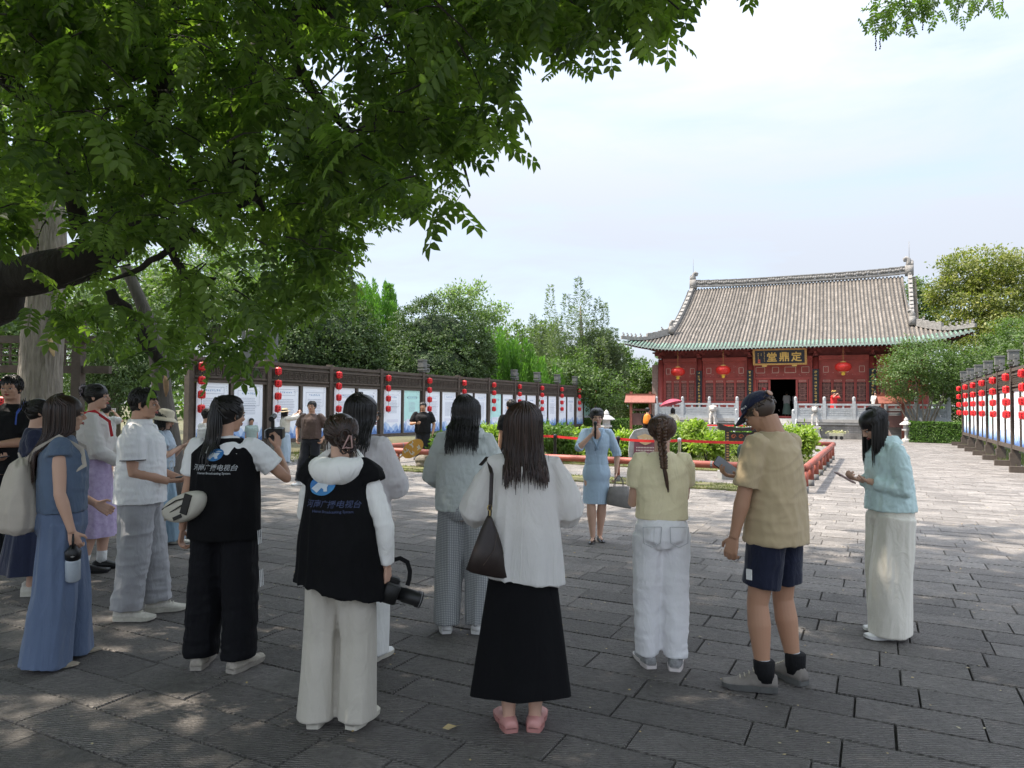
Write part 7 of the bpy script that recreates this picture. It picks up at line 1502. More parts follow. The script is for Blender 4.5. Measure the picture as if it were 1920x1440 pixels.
    q.build('pocket_seam', fabric('seam_grey', (.5, .5, .51)), P['root'])['kind'] = 'stuff'
    shoes(P, M('grey_mesh_shoe', (.30, .30, .30), .8, .3, 50, .4, 160), M('pink_white_sole', (.66, .60, .58), .6, .1), sz=1.06); hair(P, HBN, 'braid', .335, 32, 300)
    S, E, W = P['arms'][1]; phone(P, W+V3(-.02, .07, .09), frame((1, .1, 0), (0, .1, 1)), 'dark phone held upright by the braided woman')
    # --- man in cap
    P = person('man in a navy cap, tan tee and navy shorts looking down at his phone', 1456, 1284, 740, -38, False, SK2, head=(-8, 34), feet=((-.13, .02, 38), (.12, -.02, 12)), arms=[dict(w=(-.27, .12, .80), pole=(-1, -.9, 0), curl=.55), dict(w=(.05, .27, 1.19), pole=(1, -.4, -1), curl=.5, f=(-.7, .5, .1), n=(0, 0, 1), flip=-1)], vox=.007, lean=.09, bend=.045, girth=1.0)
    H = P['H']; TT = fabric('tan_jersey', (.46, .36, .22), .8, .03, 260, wr=.35); top(P, TT, .475, (.107, .086), (.116, .098), (.86, .039, .042, .044), name='tee', seed=35, fold=('shirt', .007), neck=(.052, .05)); NV = fabric('navy_shorts', (.009, .012, .030), .8); pants(P, NV, .58, (.060, .060), .3, (.100, .084), name='shorts', cut=.74, seed=36, fold=('trouser', .006))
    q = MB(); hip, kn, ank, to = P['legs'][0]; q.box((hip.lerp(kn, .55).x-.115, hip.lerp(kn, .55).y+.01, hip.lerp(kn, .55).z), (.006, .035, .06)); q.build('white_tag', WHITESH, P['root'])
    shoes(P, GREYSH, M('grey_black_sole', (.10, .10, .095), .8, .2, 20), 'boot', 1.12, fabric('grey_sock', (.42, .43, .44)), .018); hair(P, hairmat('cropped_hair', (.05, .035, .028), (.11, .075, .055)), 'buzz', .1, 37, 900)
    Mh, kh = P['Mh'], P['kh']; T = lambda *p: Mh @ (V3(*p)*kh); NC = fabric('navy_cap', (.014, .018, .045), .8); q = MB(); n = 24; rings = []
    for i in range(9):
        th = PI/2*(1-i/8)*1.03; z = .045+.083*math.cos(th); r_ = math.sin(th); rings.append([T(.086*r_*math.cos(2*PI*j/n), -.012+.103*r_*math.sin(2*PI*j/n), z) for j in range(n)])
    q.loft(rings); q.ball(T(0, -.012, .129), (.009, .009, .004), 8, 4); cap = q.build('cap', NC, P['root'], True); q = MB(); A_ = []; B_ = []
    for j in range(13):
        a = PI*(.14+.72*j/12); x, y = .086*math.cos(a), -.012+.101*math.sin(a); e = math.sin((a-PI*.14)/(PI*.72)*PI); A_.append(T(x, y, .046)); B_.append(T(x*.95, y+.082*e**.7, .046-.034*e+.010*(1-abs(math.cos(a)))-.012*abs(math.cos(a))))
    lo = [p-R_up*0.004 for p in A_ for R_up in [Mh.to_3x3() @ V3(0, 0, 1)]]; lo2 = [p-(Mh.to_3x3() @ V3(0, 0, .004)) for p in B_]; q.loft([A_, B_, lo2, lo], (False, False), closed=False); q.build('peak', NC, cap)
    q = MB(); q.tube([T(.034*math.cos(a), -.111+.004*math.sin(a)-.002, .064+.024*math.sin(a)) for a in np.linspace(0, PI, 9)], .003, 5); q.tube([T(.052*s_, -.108+.012*abs(s_), .047) for s_ in np.linspace(-1, 1, 9)], [(.009, .003)]*9, 6, up=Mh.to_3x3() @ V3(0, 0, 1)); q.build('adjuster_strap', BLACK, cap)
    q = MB(); q.ball(T(0, -.1175, .066), (.034*kh, .006, .018*kh), 12, 6, rot=Mh.to_3x3()); q.build('cap_opening', SK2, cap, True); q = MB(); q.box(T(.012, -.098, .108), (.03, .012, .012), Mh.to_3x3() @ Matrix.Rotation(R(-38), 3, 'X')); q.build('red_patch', M('patch_red', (.6, .04, .04), .6), cap)
    me = text_mesh('NBRE', .020, M('white_print', (.8, .8, .8), .6), .0005) if False else None
    q = MB(); rg = random.Random(3)
    for j in range(4): glyph(q, T(-.0868, .018+.0095*j, .058), .012, Mh.to_3x3() @ V3(0, 1, 0), Mh.to_3x3() @ V3(0, 0, 1), None, rg, 0, 3, .2)
    q.build('embroidery', M('white_print', (.8, .8, .8), .6), cap); q = MB()
    for s in (-1, 1): q.tube([T(s*.060, .088, .002), T(s*.082, .045, .010), T(s*.080, -.012, .008), T(s*.078, -.03, -.004)], .0022, 5); q.tube([T(s*.033+.025*math.cos(a), .096, -.004+.018*math.sin(a)) for a in np.linspace(0, 2*PI, 11)], .0022, 5)
    q.build('sunglasses', BLACK, P['root']); S, E, W = P['arms'][1]; Li = P['mat'].to_3x3().inverted(); ya, na = Li @ V3(-.75, .1, .55), Li @ V3(-.28, -.72, .62); phone(P, W+V3(-.055, .075, .060), frame(ya.cross(na), ya), 'phone with a pale screen in the hand of the man in the cap', lit=True)
    t = carried(P, 'crossbody_strap', 'dark strap at the right shoulder edge of the tan tee', 'strap', (0, 0, 0)); q = MB(); q.tube([V3(.09*H, .02, .84*H), V3(.126*H, .02, .80*H), V3(.132*H, .04, .74*H), V3(.135*H, .05, .67*H)], [(.012, .003)]*4, 6, up=(0, 1, 0)); q.build('webbing', BLACKC, t)
    # --- girl in mint shirt
    P = person('young woman in a mint shirt and wide cream trousers typing on her phone', 1672, 1192, 768, -86, skin=SK1, head=(0, 36), feet=((-.07, .05, 6), (.08, -.02, 8)), arms=[dict(w=(-.07, .19, 1.11), pole=(-.5, -.7, -1), curl=.7, f=(.3, 1, .1), n=(.2, 0, 1)), dict(w=(.07, .19, 1.11), pole=(.5, -.7, -1), curl=.7, f=(-.3, 1, .1), n=(-.2, 0, 1), flip=-1)], vox=.007, lean=.12, bend=.03)
    H = P['H']; MT = fabric('mint_gauze', (.56, .72, .71), .85, .03, 140, .2); top(P, MT, .545, (.108, .084), (.114, .098), (1.82, .038, .041, .041, .038, .028), name='shirt', seed=40, fold=('crinkle', .008)); pants(P, fabric('cream_linen', (.74, .70, .61), .85, .04, 160, .2), .62, (.072, .078, .080), .022, (.105, .088), seed=41, fold=('drape', .010), name='wide_trousers')
    q = MB(); q.loft([[V3(rx*H*math.cos(2*PI*j/20), y*H+P['off'](z*H)+ry*H*math.sin(2*PI*j/20), z*H) for j in range(20)] for z, rx, ry, y in ((.862, .044, .042, -.008), (.868, .052, .048, -.010), (.845, .066, .058, -.014), (.835, .070, .06, -.014))], (False, False)); o = q.build('collar', MT, P['root'], True); fixn(o)
    shoes(P, WHITESH, WHITESH); hair(P, HB, 'long', .27, 42, 340); S, E, W = P['arms'][0]; phone(P, V3(0, W.y+.13, W.z+.015), frame((1, 0, 0), (0, .85, .5)), 'phone held in both hands of the young woman in mint', case=M('pink_case', (.5, .35, .35), .4))
    # --- left group: blue outfit with backpack
    P = person('woman in a blue cap-sleeve top and wide blue trousers carrying a beige backpack', 108, 1240, 742, 62, skin=SK1, head=(-6, 2), feet=((-.10, .06, 5), (.11, -.05, 8)), arms=[dict(w=(-.18, .18, .95)), dict(w=(.19, .07, .83), curl=.8, pole=(.6, -.8, 0), n=(-1, .2, 0))], vox=.007, girth=1.08)
    H = P['H']; BLU = fabric('blue_chambray', (.10, .14, .21), .85, .05, 160, .15); top(P, BLU, .565, (.112, .086), (.108, .085), (.20, .040, .043), name='top', seed=45, fold=('shirt', .006)); pants(P, fabric('blue_wool', (.115, .155, .245), .85, .04), .60, (.064, .066, .078), .008, (.108, .088), seed=46, fold=('drape', .011), name='wide_trousers'); shoes(P, M('taupe_flat', (.3, .25, .19), .7), M('cream_sole', (.5, .45, .36), .7), 'flat'); hair(P, HBR, 'long', .40, 47, 400)
    backpack(P, M('beige_canvas', (.46, .41, .35), .8, .08, 6, .2, 150, .002), V3(0, -.215, .635*H), 'beige drawstring backpack worn by the woman in blue', 1.0)
    S, E, W = P['arms'][1]; t = carried(P, 'bottle', 'black-capped clear water bottle dangling from the hand of the woman in blue', 'bottle', W+V3(.02, .01, -.17), Matrix.Rotation(R(14), 3, 'Y')); q = MB(); q.lathe([(.035, -.13), (.042, -.12), (.042, -.0), (.036, .02)], n=16); q.build('flask', M('clear_plastic', (.42, .47, .52), .15, spec=.7), t, True); q = MB(); q.lathe([(.043, .015), (.045, .06), (.03, .075), (.018, .10)], n=16); q.tube([(.02, 0, .09), (.035, 0, .14), (0, 0, .17), (-.03, 0, .13), (-.02, 0, .09)], .006, 6); q.build('cap', BLACK, t, True); q = MB(); q.ball((.03, 0, .045), (.016, .02, .016), 8, 6); q.build('button', M('silver', (.6, .6, .6), .3, metal=.8), t, True)
    # --- white polo man
    P = person('man in a white polo and grey cargo trousers holding a phone in profile', 258, 1155, 728, 78, False, SK3, head=(6, 3), feet=((-.09, .12, 8), (.10, -.04, 8)), arms=[dict(w=(-.10, .24, 1.04), pole=(-.4, -.9, -.8), curl=.7, f=(.3, 1, .1), n=(.3, 0, 1)), dict(w=(.09, .22, 1.03), pole=(.5, -.9, -.8), curl=.6, f=(-.15, 1, .05), n=(-.3, 0, 1), flip=-1)], vox=.006, dec=.5, girth=1.02)
    H = P['H']; WP = fabric('white_polo', (.84, .84, .84), .8, .03, 220); top(P, WP, .50, (.118, .094), (.125, .102), (.72, .045, .052, .050), name='polo', seed=50, fold=('shirt', .007)); q = MB(); q.loft([[V3(rx*H*math.cos(2*PI*j/20), y*H+ry*H*math.sin(2*PI*j/20), z*H) for j in range(20)] for z, rx, ry, y in ((.862, .042, .042, -.006), (.864, .048, .047, -.008), (.842, .056, .054, -.010), (.838, .054, .052, -.010))], (False, False)); o = q.build('collar', WP, P['root'], True); fixn(o)
    for i, (S, E, W) in enumerate(P['arms']): q = MB(); p_ = S.lerp(E, .70); d = (E-S).normalized(); q.tube([p_-d*.003, p_+d*.003], .0515*H, 16); q.build('sleeve_trim', BLACKC, P['root'], True)
    pants(P, fabric('grey_nylon', (.36, .36, .375), .7, .04, 140, .2), .58, (.066, .062, .056), .05, (.108, .088), seed=51, fold=('trouser', .012)); shoes(P, M('cream_knit', (.56, .53, .46), .8, .15, 40, .3, 120), CREAMSH, sz=1.08); hair(P, HB, 'short', .1, 52, 520)
    S, E, W = P['arms'][1]; phone(P, W+V3(-.03, .12, .035), frame((.95, .1, 0), (0, 1, .12)), 'black phone held flat by the man in the white polo')
    # --- man in black at the left edge
    P = person('man in a black tee at the left edge, one hand on his chest', 12, 1056, 704, 172, False, SK3, head=(-4, 2), feet=((-.1, 0, 8), (.1, 0, 8)), arms=[dict(w=(.02, .27, 1.20), pole=(-1, -.3, -1), curl=.1, f=(1, .1, .1), n=(0, -1, 0)), dict(w=(-.02, .34, 1.03), pole=(1, -.4, -1), curl=.5, f=(-1, .3, 0), n=(0, 0, 1))], vox=.008, girth=1.12)
    top(P, BLACKC, .49, (.125, .10), (.125, .10), (.8, .046, .05, .05), name='tee', seed=55); pants(P, fabric('black_trousers', (.014, .015, .02)), .58, (.062, .055, .048), .05, seed=56); shoes(P, M('dark_brown_shoe', (.07, .055, .045), .5), BLACK); hair(P, HB, 'short', .1, 57, 380); S, E, W = P['arms'][1]; phone(P, W+V3(-.10, .05, .02), frame((.3, 1, 0), (-1, .3, .2)), 'phone in the lower hand of the man in black at the left edge')
    t = carried(P, 'bag_strap', 'blue shoulder strap on the man in black at the left edge', 'strap', (0, 0, 0)); H = P['H']; q = MB(); q.tube([V3(-.075*H, -.05, .85*H), V3(-.075*H, .03, .855*H), V3(-.08*H, .085*H+.03, .80*H), V3(-.085*H, .115*H+.01, .74*H)], [(.018, .003)]*4, 6, up=(1, 0, 0)); q.build('webbing', fabric('blue_webbing', (.03, .08, .35)), t)
    # --- dark updo woman mostly hidden
    P = person('woman with a dark curled updo and navy dress, mostly hidden behind the backpack', 62, 1112, 748, 58, skin=SK1, head=(0, 4), vox=.01, dec=.5); top(P, fabric('navy_dress', (.02, .025, .055)), .55, (.108, .08), (.105, .08), (.5, .04, .045), name='dress', seed=60); skirt(P, MATS['navy_dress'], .60, .12, (.085, .07), (.17, .15), waves=8, amp=.014, seed=6, name='dress_skirt'); shoes(P, CREAMSH, CREAMSH); hair(P, HB, 'bun', .1, 61, 180)
    # --- lavender skirt
    P = person('woman with a lilac scrunchie, white cardigan and lavender skirt', 172, 1070, 720, 72, skin=SK1, head=(10, 0), feet=((-.07, .08, 4), (.08, -.03, 6)), arms=[dict(w=(-.05, .28, 1.0), pole=(-1, -.5, -.6)), dict(w=(.10, .26, 1.03), pole=(1, -.5, -.8), curl=.6)], vox=.008); H = P['H']
    top(P, WB, .60, (.108, .085), (.105, .08), (1.8, .044, .046, .044, .036, .03), name='cardigan', seed=63); LV = M('lavender_print', (.36, .28, .45), .85, .1, 26, .1, 90, col2=(.52, .43, .60)); skirt(P, LV, .62, .19, (.085, .07), (.125, .12), waves=7, amp=.012, seed=8); shoes(P, BLACK, BLACK, 'clog', 1.1, WSOCK); hair(P, HB, 'bun', .1, 64, 240)
    q = MB(); rg = random.Random(2)
    for i in range(26): a = 2*PI*i/26; c_ = P['Mh'] @ (V3(.040*math.cos(a), -.128+rg.uniform(-.012, .012), .062+.040*math.sin(a))*P['kh']); q.ball(c_, (.015, .013, .015), 7, 5)
    q.build('scrunchie', fabric('lilac_satin', (.48, .40, .46), .5), P['root'], True); q = MB(); q.tube([V3(.05*H, -.05*H, .84*H), V3(.06*H, .01, .855*H), V3(.07*H, .08*H, .80*H), V3(.075*H, .095*H, .72*H)], [(.014, .004)]*4, 6, up=(1, 0, 0)); q.build('red_strap', fabric('red_strap', (.5, .03, .04)), P['root'])
    # --- photographer with white drawstring pack further back
    P = person('distant person with a white drawstring backpack taking a picture between the trunks', 196, 910, 758, -12, skin=SK3, head=(-10, 0), arms=[dict(w=(-.15, .34, 1.42), pole=(-1, 0, -1)), dict(w=(.05, .34, 1.42), pole=(1, 0, -1))], vox=.012, dec=None, face=False); top(P, fabric('grey_tee', (.4, .4, .38)), .55, (.11, .085), (.11, .085), (.6, .045, .05), name='tee', seed=66, vox=.016); pants(P, fabric('denim_shorts', (.14, .2, .3)), .59, (.065, .068), .3, cut=.6, name='shorts', vox=.016); shoes(P, BLACK, BLACK); hair(P, HB, 'short', .1, 67, 160); backpack(P, fabric('white_canvas', (.6, .58, .52)), V3(0, -.15, .70*P['H']), 'white drawstring backpack on the distant photographer between the trunks', .7)
    S, E, W = P['arms'][1]; phone(P, W+V3(-.08, .05, .06), frame((0, 0, 1), (1, .1, 0)), 'white phone raised between the trunks by the distant photographer', case=WHITESH)
    # --- bucket hat woman
    P = person('woman in a cream bucket hat, blue tee and flared jeans reading her phone', 300, 1022, 764, 80, skin=SK1, head=(8, 14), feet=((-.09, .14, 6), (.10, -.06, 8)), arms=[dict(w=(-.03, .22, 1.14), pole=(-.5, -.5, -1), curl=.6, f=(.2, 1, .3), n=(.3, -.2, 1)), dict(w=(.06, .22, 1.13), pole=(1, -.5, -.8), curl=.6, f=(-.2, 1, .3), n=(-.3, -.2, 1), flip=-1)], vox=.008, bend=-.03); top(P, fabric('pale_blue_tee', (.42, .50, .58)), .575, (.108, .086), (.105, .084), (.62, .045, .05, .05), name='tee', seed=70); pants(P, fabric('washed_denim', (.22, .31, .38), .85, .1), .61, (.064, .064, .080), .02, seed=71, fold=('drape', .009), name='jeans'); shoes(P, CREAMSH, CREAMSH); hair(P, HB, 'long', .14, 72, 160); hat(P, M('cream_straw', (.62, .55, .42), .8, .1, 30, .3, 200), 'bucket')
    S, E, W = P['arms'][1]; phone(P, W+V3(-.04, .12, .05), frame((.9, .1, 0), (0, 1, .45)), 'dark phone in both hands of the bucket hat woman'); tt = carried(P, 'charm', 'small round bag charm hanging at the bucket hat woman\'s side', 'charm', (.13*P['H'], .16, .60*P['H'])); q = MB(); q.tube([(0, .022*math.cos(a), .05*math.sin(a)) for a in np.linspace(0, 2*PI, 14)], .004, 5); q.build('loop', WHITESH, tt)
    # --- cameraman hidden behind the ponytail
    P = person('man in a white tee raising a camcorder, half hidden behind the ponytailed woman', 386, 946, 766, 40, False, SK1, head=(10, 0), arms=[dict(w=(-.06, .30, 1.50), pole=(-1, 0, -1), curl=.7), dict(w=(.10, .30, 1.50), pole=(1, 0, -1), curl=.7)], vox=.009); top(P, fabric('white_tee2', (.6, .6, .6)), .52, (.12, .09), (.12, .09), (.7, .045, .05), name='tee', seed=74, vox=.012); pants(P, fabric('grey_trousers', (.2, .2, .22)), .59, seed=75, vox=.014); shoes(P, BLACK, BLACK); hair(P, HB, 'short', .1, 76, 220)
    S, E, W = P['arms'][0]; t = carried(P, 'camcorder', 'small camcorder raised by the half hidden man near the first poster', 'camera', W+V3(.08, .06, .03), frame((1, 0, 0), (0, 1, 0))); q = MB(); rbox(q, (0, 0, 0), (.07, .13, .07), .01); q.build('camera_body', BLACK, t); q = MB(); q.tube([(0, .06, 0), (0, .10, 0)], .03, 12); q.build('lens', M('silver', (.6, .6, .6), .3, metal=.8), t)
    fan(P, W+V3(-.12, .02, .00), frame((-.75, .2, -.5), (0, .1, 1)), 'small orange paper fan beside the first poster, by the raised camcorder', .17)
    # --- man in brown tee
    P = person('man in glasses, brown tee and black trousers facing the camera before the posters', 582, 908, 752, 188, False, SK3, head=(-8, -4), feet=((-.12, .02, 10), (.16, .22, 20)), arms=[dict(w=(-.27, .04, .93), pole=(-1, -1, 0), curl=.7), dict(w=(.27, .06, .92), pole=(1, -1, 0), curl=.7)], vox=.009, glasses=True); top(P, fabric('brown_tee', (.10, .066, .055)), .545, (.125, .09), (.118, .09), (.78, .048, .055, .054), name='tee', seed=78, vox=.012); pants(P, MATS['black_trousers'], .59, (.066, .056, .045), .05, seed=79, vox=.013); shoes(P, WHITESH, WHITESH); hair(P, HB, 'short', .1, 80, 300)
    # --- straw hat woman photographing posters
    P = person('woman in a straw hat and cream blouse photographing the posters with her phone', 533, 868, 765, 52, skin=SK1, head=(0, -4), arms=[dict(w=(-.02, .36, 1.40), pole=(-1, 0, -1)), dict(w=(.10, .38, 1.40), pole=(1, 0, -1))], vox=.011, bend=-.02, face=False); top(P, fabric('cream_blouse', (.58, .55, .48)), .57, (.112, .085), (.112, .088), (1.6, .048, .052, .046, .034), name='blouse', seed=82, vox=.014); pants(P, fabric('pale_denim', (.36, .45, .54)), .61, (.072, .080, .086), .02, seed=83, fold=('drape', .012), vox=.014, name='wide_jeans'); shoes(P, WHITESH, WHITESH); hair(P, HB, 'long', .16, 84, 120); hat(P, M('tan_straw', (.52, .42, .27), .8, .1, 30), 'brim')
    S, E, W = P['arms'][1]; phone(P, W+V3(-.04, .04, .08), frame((0, 0, 1), (1, 0, 0)), 'dark phone raised at the posters by the straw hat woman')
    # --- black polo man
    P = person('man in a black polo standing before the posters with a phone at his chest', 792, 874, 754, 176, False, SK2, head=(0, 0), arms=[dict(w=(-.27, .08, .88), pole=(-1, -.8, 0)), dict(w=(.16, .26, 1.16), pole=(1, -.5, -1), curl=.7)], vox=.010, sw=.124, girth=1.1); top(P, BLACKC, .52, (.128, .10), (.126, .10), (.8, .048, .052, .05), name='polo', seed=86, vox=.013); pants(P, MATS['black_trousers'], .59, seed=87, vox=.014); shoes(P, BLACK, BLACK); hair(P, HB, 'short', .1, 88, 240); S, E, W = P['arms'][1]; phone(P, W+V3(-.03, .05, .03), frame((1, 0, 0), (0, .4, 1)), 'phone at the chest of the man in the black polo')
    # --- dark shirt man hidden by long hair
    P = person('man in a black tee seen between the two long-haired women, facing the posters', 958, 936, 749, -30, False, SK2, vox=.011, face=False); top(P, BLACKC, .52, (.125, .095), (.12, .095), (.7, .046, .05), name='tee', seed=90, vox=.014); pants(P, MATS['black_trousers'], .59, seed=91, vox=.014); shoes(P, BLACK, BLACK); hair(P, HB, 'short', .1, 92, 240)
    # --- seated man and child in front of the first posters
    c = at(468, 850, 16.0); c.z = 0
    P = person('seated man in a pale green shirt in front of the posters, left of the straw hat', 0, 0, 0, 150, False, SK2, H=1.66, pos=c, feet=((-.16, .36, 5), (.16, .38, 5)), vox=.011, face=True, seat=.47) if False else None
    for (u, v, vt, hd, lab, m_, hm) in [(470, 868, 784, 150, 'man in a pale green shirt standing low behind the ponytailed woman\'s camera', fabric('pale_green', (.30, .38, .36)), 'short'), (452, 868, 800, 170, 'child whose head shows beside the man in pale green', fabric('child_shirt', (.4, .3, .28)), 'short')]:
        P = person(lab, u, v, vt, hd, False, SK2, vox=.012, dec=None); top(P, m_, .52, (.12, .095), (.12, .095), (.7, .046, .05), name='shirt', seed=95, vox=.016); pants(P, fabric('dark_shorts', (.05, .05, .06)), .59, (.066, .066), .3, cut=.8, vox=.016, name='shorts'); shoes(P, BLACK, BLACK); hair(P, HB, hm, .1, 96, 140)
    # --- far visitors by the hall
    def far(label, pos, H, hd, topm, botm, hm='short', arms=None, sk=None, female=True, dress=False):
        P = person(label, 0, 0, 0, hd, female, SK1, H=H, pos=pos, vox=.018, dec=None, face=False, arms=arms); top(P, topm, .53, (.12, .09), (.12, .09), (1.0, .045, .05), name='top', vox=.02)
        if dress: skirt(P, botm, .6, .12, (.09, .08), (.17, .15), waves=6, amp=.01, nz=8)
        else: pants(P, botm, .6, vox=.02)
        hair(P, HB, hm, .15, 99, 60); return P
    RF = M('red_robe', (.62, .03, .03), .6, .2, 20); p_ = HW(10.05, -1.55, PZ); P = far('visitor in a bright red robe with flower headdress behind the balustrade, right of the steps', p_, 1.55, HA*0+160, RF, RF, 'bun', [dict(w=(-.05, .3, 1.38), pole=(-1, 0, -1)), dict(w=(.1, .3, 1.38), pole=(1, 0, -1))], dress=True)
    q = MB(); rg = random.Random(1)
    for i in range(14): q.ball(P['Mh'] @ V3(rg.uniform(-.09, .09), rg.uniform(-.08, .06), .10+rg.uniform(0, .06)), .03, 6, 4)
    q.build('flower_headdress', GOLD, P['root']); far('visitor in white behind the balustrade near the slender tree', HW(12.1, -1.6, PZ), 1.55, 200, WHITESH, WHITESH, 'long', dress=True)
    far('visitor in a white top inside the dark hall doorway', HW(7.35, 2.2, PZ+.02), 1.62, 20, WHITESH, fabric('pale_green_skirt', (.3, .42, .34)), 'short', dress=True); far('second visitor in grey inside the hall doorway, at its right side', HW(7.85, 2.6, PZ+.02), 1.6, 10, M('grey_top', (.45, .45, .5), .8), BLACKC, 'short')
    c = at(1262, 800, 30); c.z = 0; P = far('distant woman in a pale dress under the red parasol', c, 1.6, 40, fabric('cream_dress', (.6, .55, .42)), MATS['cream_dress'], 'long', [dict(w=(-.1, .2, 1.1)), dict(w=(.02, .2, 1.25), pole=(1, 0, -1), curl=.9)], dress=True)
    t = carried(P, 'parasol', 'open red parasol held by the distant woman left of the hall steps', 'umbrella', (-.15, .12, 1.78), Matrix.Rotation(R(-16), 3, 'Y')); q = MB(); n = 8; rings = []
    for i in range(5): f = i/4; r_ = .50*f+.002; rings.append([V3(r_*math.cos(2*PI*j/n), r_*math.sin(2*PI*j/n), .20*(1-f*f)) for j in range(n)])
    q.loft(rings, (True, False)); o = q.build('canopy', M('parasol_red', (.30, .03, .06), .5), t); m = o.modifiers.new('s', 'SOLIDIFY'); m.thickness = .004; q = MB(); q.tube([(0, 0, .25), (0, 0, -.55)], .008, 6); q.build('shaft', BLACK, t)
    c = at(1214, 800, 27); c.z = 0; P = far('distant person with a bright orange backpack seen left of the braided head', c, 1.62, 15, BLACKC, BLACKC, 'short'); backpack(P, M('orange_nylon', (.75, .22, .02), .6), V3(0, -.19, .74*P['H']), 'bright orange backpack worn by the distant visitor', .85)
def vest_print(P, y, zf, partial):
    """blue oval broadcaster emblem and its name across the back of the vest"""
    H = P['H']; vest = [c for c in P['root'].children if c.name.startswith('vest')][-1]; BV = BVHTree.FromPolygons([v.co.copy() for v in vest.data.vertices], [tuple(p.vertices) for p in vest.data.polygons])
    def snap(p, e): h = BV.ray_cast(V3(p.x, -.6, p.z), V3(0, 1, 0)); return V3(p.x, (h[0].y if h[0] is not None else -.1*H)-e, p.z)
    cx, cz = (-.045, .775*H) if partial else (.0, .785*H); rx, rz = (.070, .052) if partial else (.052, .036)
    BLU = M('emblem_blue', (.02, .12, .36), .5, .3, 12, col2=(.05, .26, .52)); LGT = M('emblem_light', (.55, .62, .68), .5, .1)
    def patch(poly, m, e, name):
        q = MB(); poly = [V3(x, 0, z) for x, z in poly]; n = len(poly); c = sum(poly, V3(0, 0, 0))/n; rings = []
        for f in (1, .75, .5, .25): rings.append([snap(c.lerp(p, f), e) for p in poly])
        q.loft(rings, (False, True), closed=True); o = q.build(name, m, P['root']); return o
    patch([(cx+rx*math.cos(a), cz+rz*math.sin(a)+.1*rx*math.cos(a)) for a in np.linspace(0, 2*PI, 28, endpoint=False)], BLU, .0035, 'emblem_oval')
    patch([(cx+x*rx, cz+z*rz) for x, z in ((-.85, -.35), (-.35, .25), (-.1, .45), (.12, .30), (.30, .40), (.62, .35), (.5, .0), (.42, -.15), (.45, -.55), (.15, -.60), (.1, -.35), (-.2, -.2), (-.45, -.75))], LGT, .0055, 'emblem_bird')
    patch([(cx+x*rx, cz+z*rz) for x, z in ((.05, .55), (.35, .72), (.8, .55), (.55, .5), (.3, .52))], LGT, .0055, 'emblem_wing')
    PRT = M('vest_print_grey', (.42, .44, .46), .6) if not partial else M('vest_print_blue', (.035, .05, .12), .5)
    for s, sz, z in (('河南广播电视台', .040, cz-.078 if not partial else cz-.095), ('Henan Broadcasting System', .0185, cz-.110 if not partial else cz-.13)):
        me = text_mesh(s, sz, PRT, 0, bold=.0003); me.transform(STAND); x0 = .0 if not partial else .01
        bm = bmesh.new(); bm.from_mesh(me); bmesh.ops.triangulate(bm, faces=bm.faces); bmesh.ops.subdivide_edges(bm, edges=[e for e in bm.edges if e.calc_length() > .012], cuts=1); bm.to_mesh(me); bm.free()
        for v in me.vertices:
            sh_ = .25*v.co.z if 'H' not in s else 0; v.co = snap(V3(v.co.x+x0+sh_, 0, v.co.z+z), .003)
        me.update(); mk('lettering', me, P['root'])
def camera_parts(t):
    q = MB(); rbox(q, (-.02, 0, 0), (.08, .14, .10), .012); q.build('camera_body', M('black_magnesium', (.010, .010, .010), .45, .2, 30, .2, 200), t, True); q = MB(); rbox(q, (-.02, 0, .06), (.06, .05, .03), .01); q.build('viewfinder', BLACK, t)
    q = MB(); q.tube([(.02, 0, 0), (.05, 0, 0), (.05, 0, 0), (.12, 0, 0), (.125, 0, 0), (.15, 0, 0)], [.034, .035, .038, .038, .042, .043], 22); q.build('lens', BLACK, t, True); q = MB(); q.tube([(.1505, 0, 0), (.152, 0, 0)], [.036, .035], 20); q.build('glass', M('lens_glass', (.10, .12, .13), .05, spec=1), t); q = MB(); q.tube([(.142, .041*math.cos(a), .041*math.sin(a)) for a in np.linspace(0, 2*PI, 24)], .0025, 5); q.build('red_ring', M('ring_grey', (.25, .25, .25), .4), t)
def fan(P, loc, rot, label, r):
    t = carried(P, 'hand_fan', label, 'fan', loc, rot); q = MB(); n = 26; pts = []
    for j in range(n): a = 2*PI*j/n; rr = r*(.62+.10*math.cos(a)); pts.append((r*.95+math.cos(a)*rr*1.05, math.sin(a)*rr*.62))
    pts = [(-.01, 0)]+[(x, y) for x, y in pts if x > .02]
    pts.sort(key=lambda p: math.atan2(p[1], p[0]-r*.8)); c = [V3(x, y, .0015) for x, y in pts]; d = [V3(x, y, -.0015) for x, y in pts]; q.loft([d, c]); q.build('leaf', M('fan_orange', (.72, .36, .06), .6, .1, 20), t)
    q = MB(); q.tube([(.02, 0, 0), (-.13, 0, 0)], [.006, .005], 6); q.build('handle', M('fan_handle', (.03, .02, .015), .5), t); q = MB(); rg = random.Random(5)
    for s in (-1, 1):
        for k in range(4): glyph(q, V3(r*(.7+.22*k), .02*(-1)**k, s*.0022), .045, V3(1, 0, 0), V3(0, 1, 0), None, rg, 0, 5, .12)
    q.build('brush_writing', M('fan_print', (.85, .8, .66), .6), t); return t
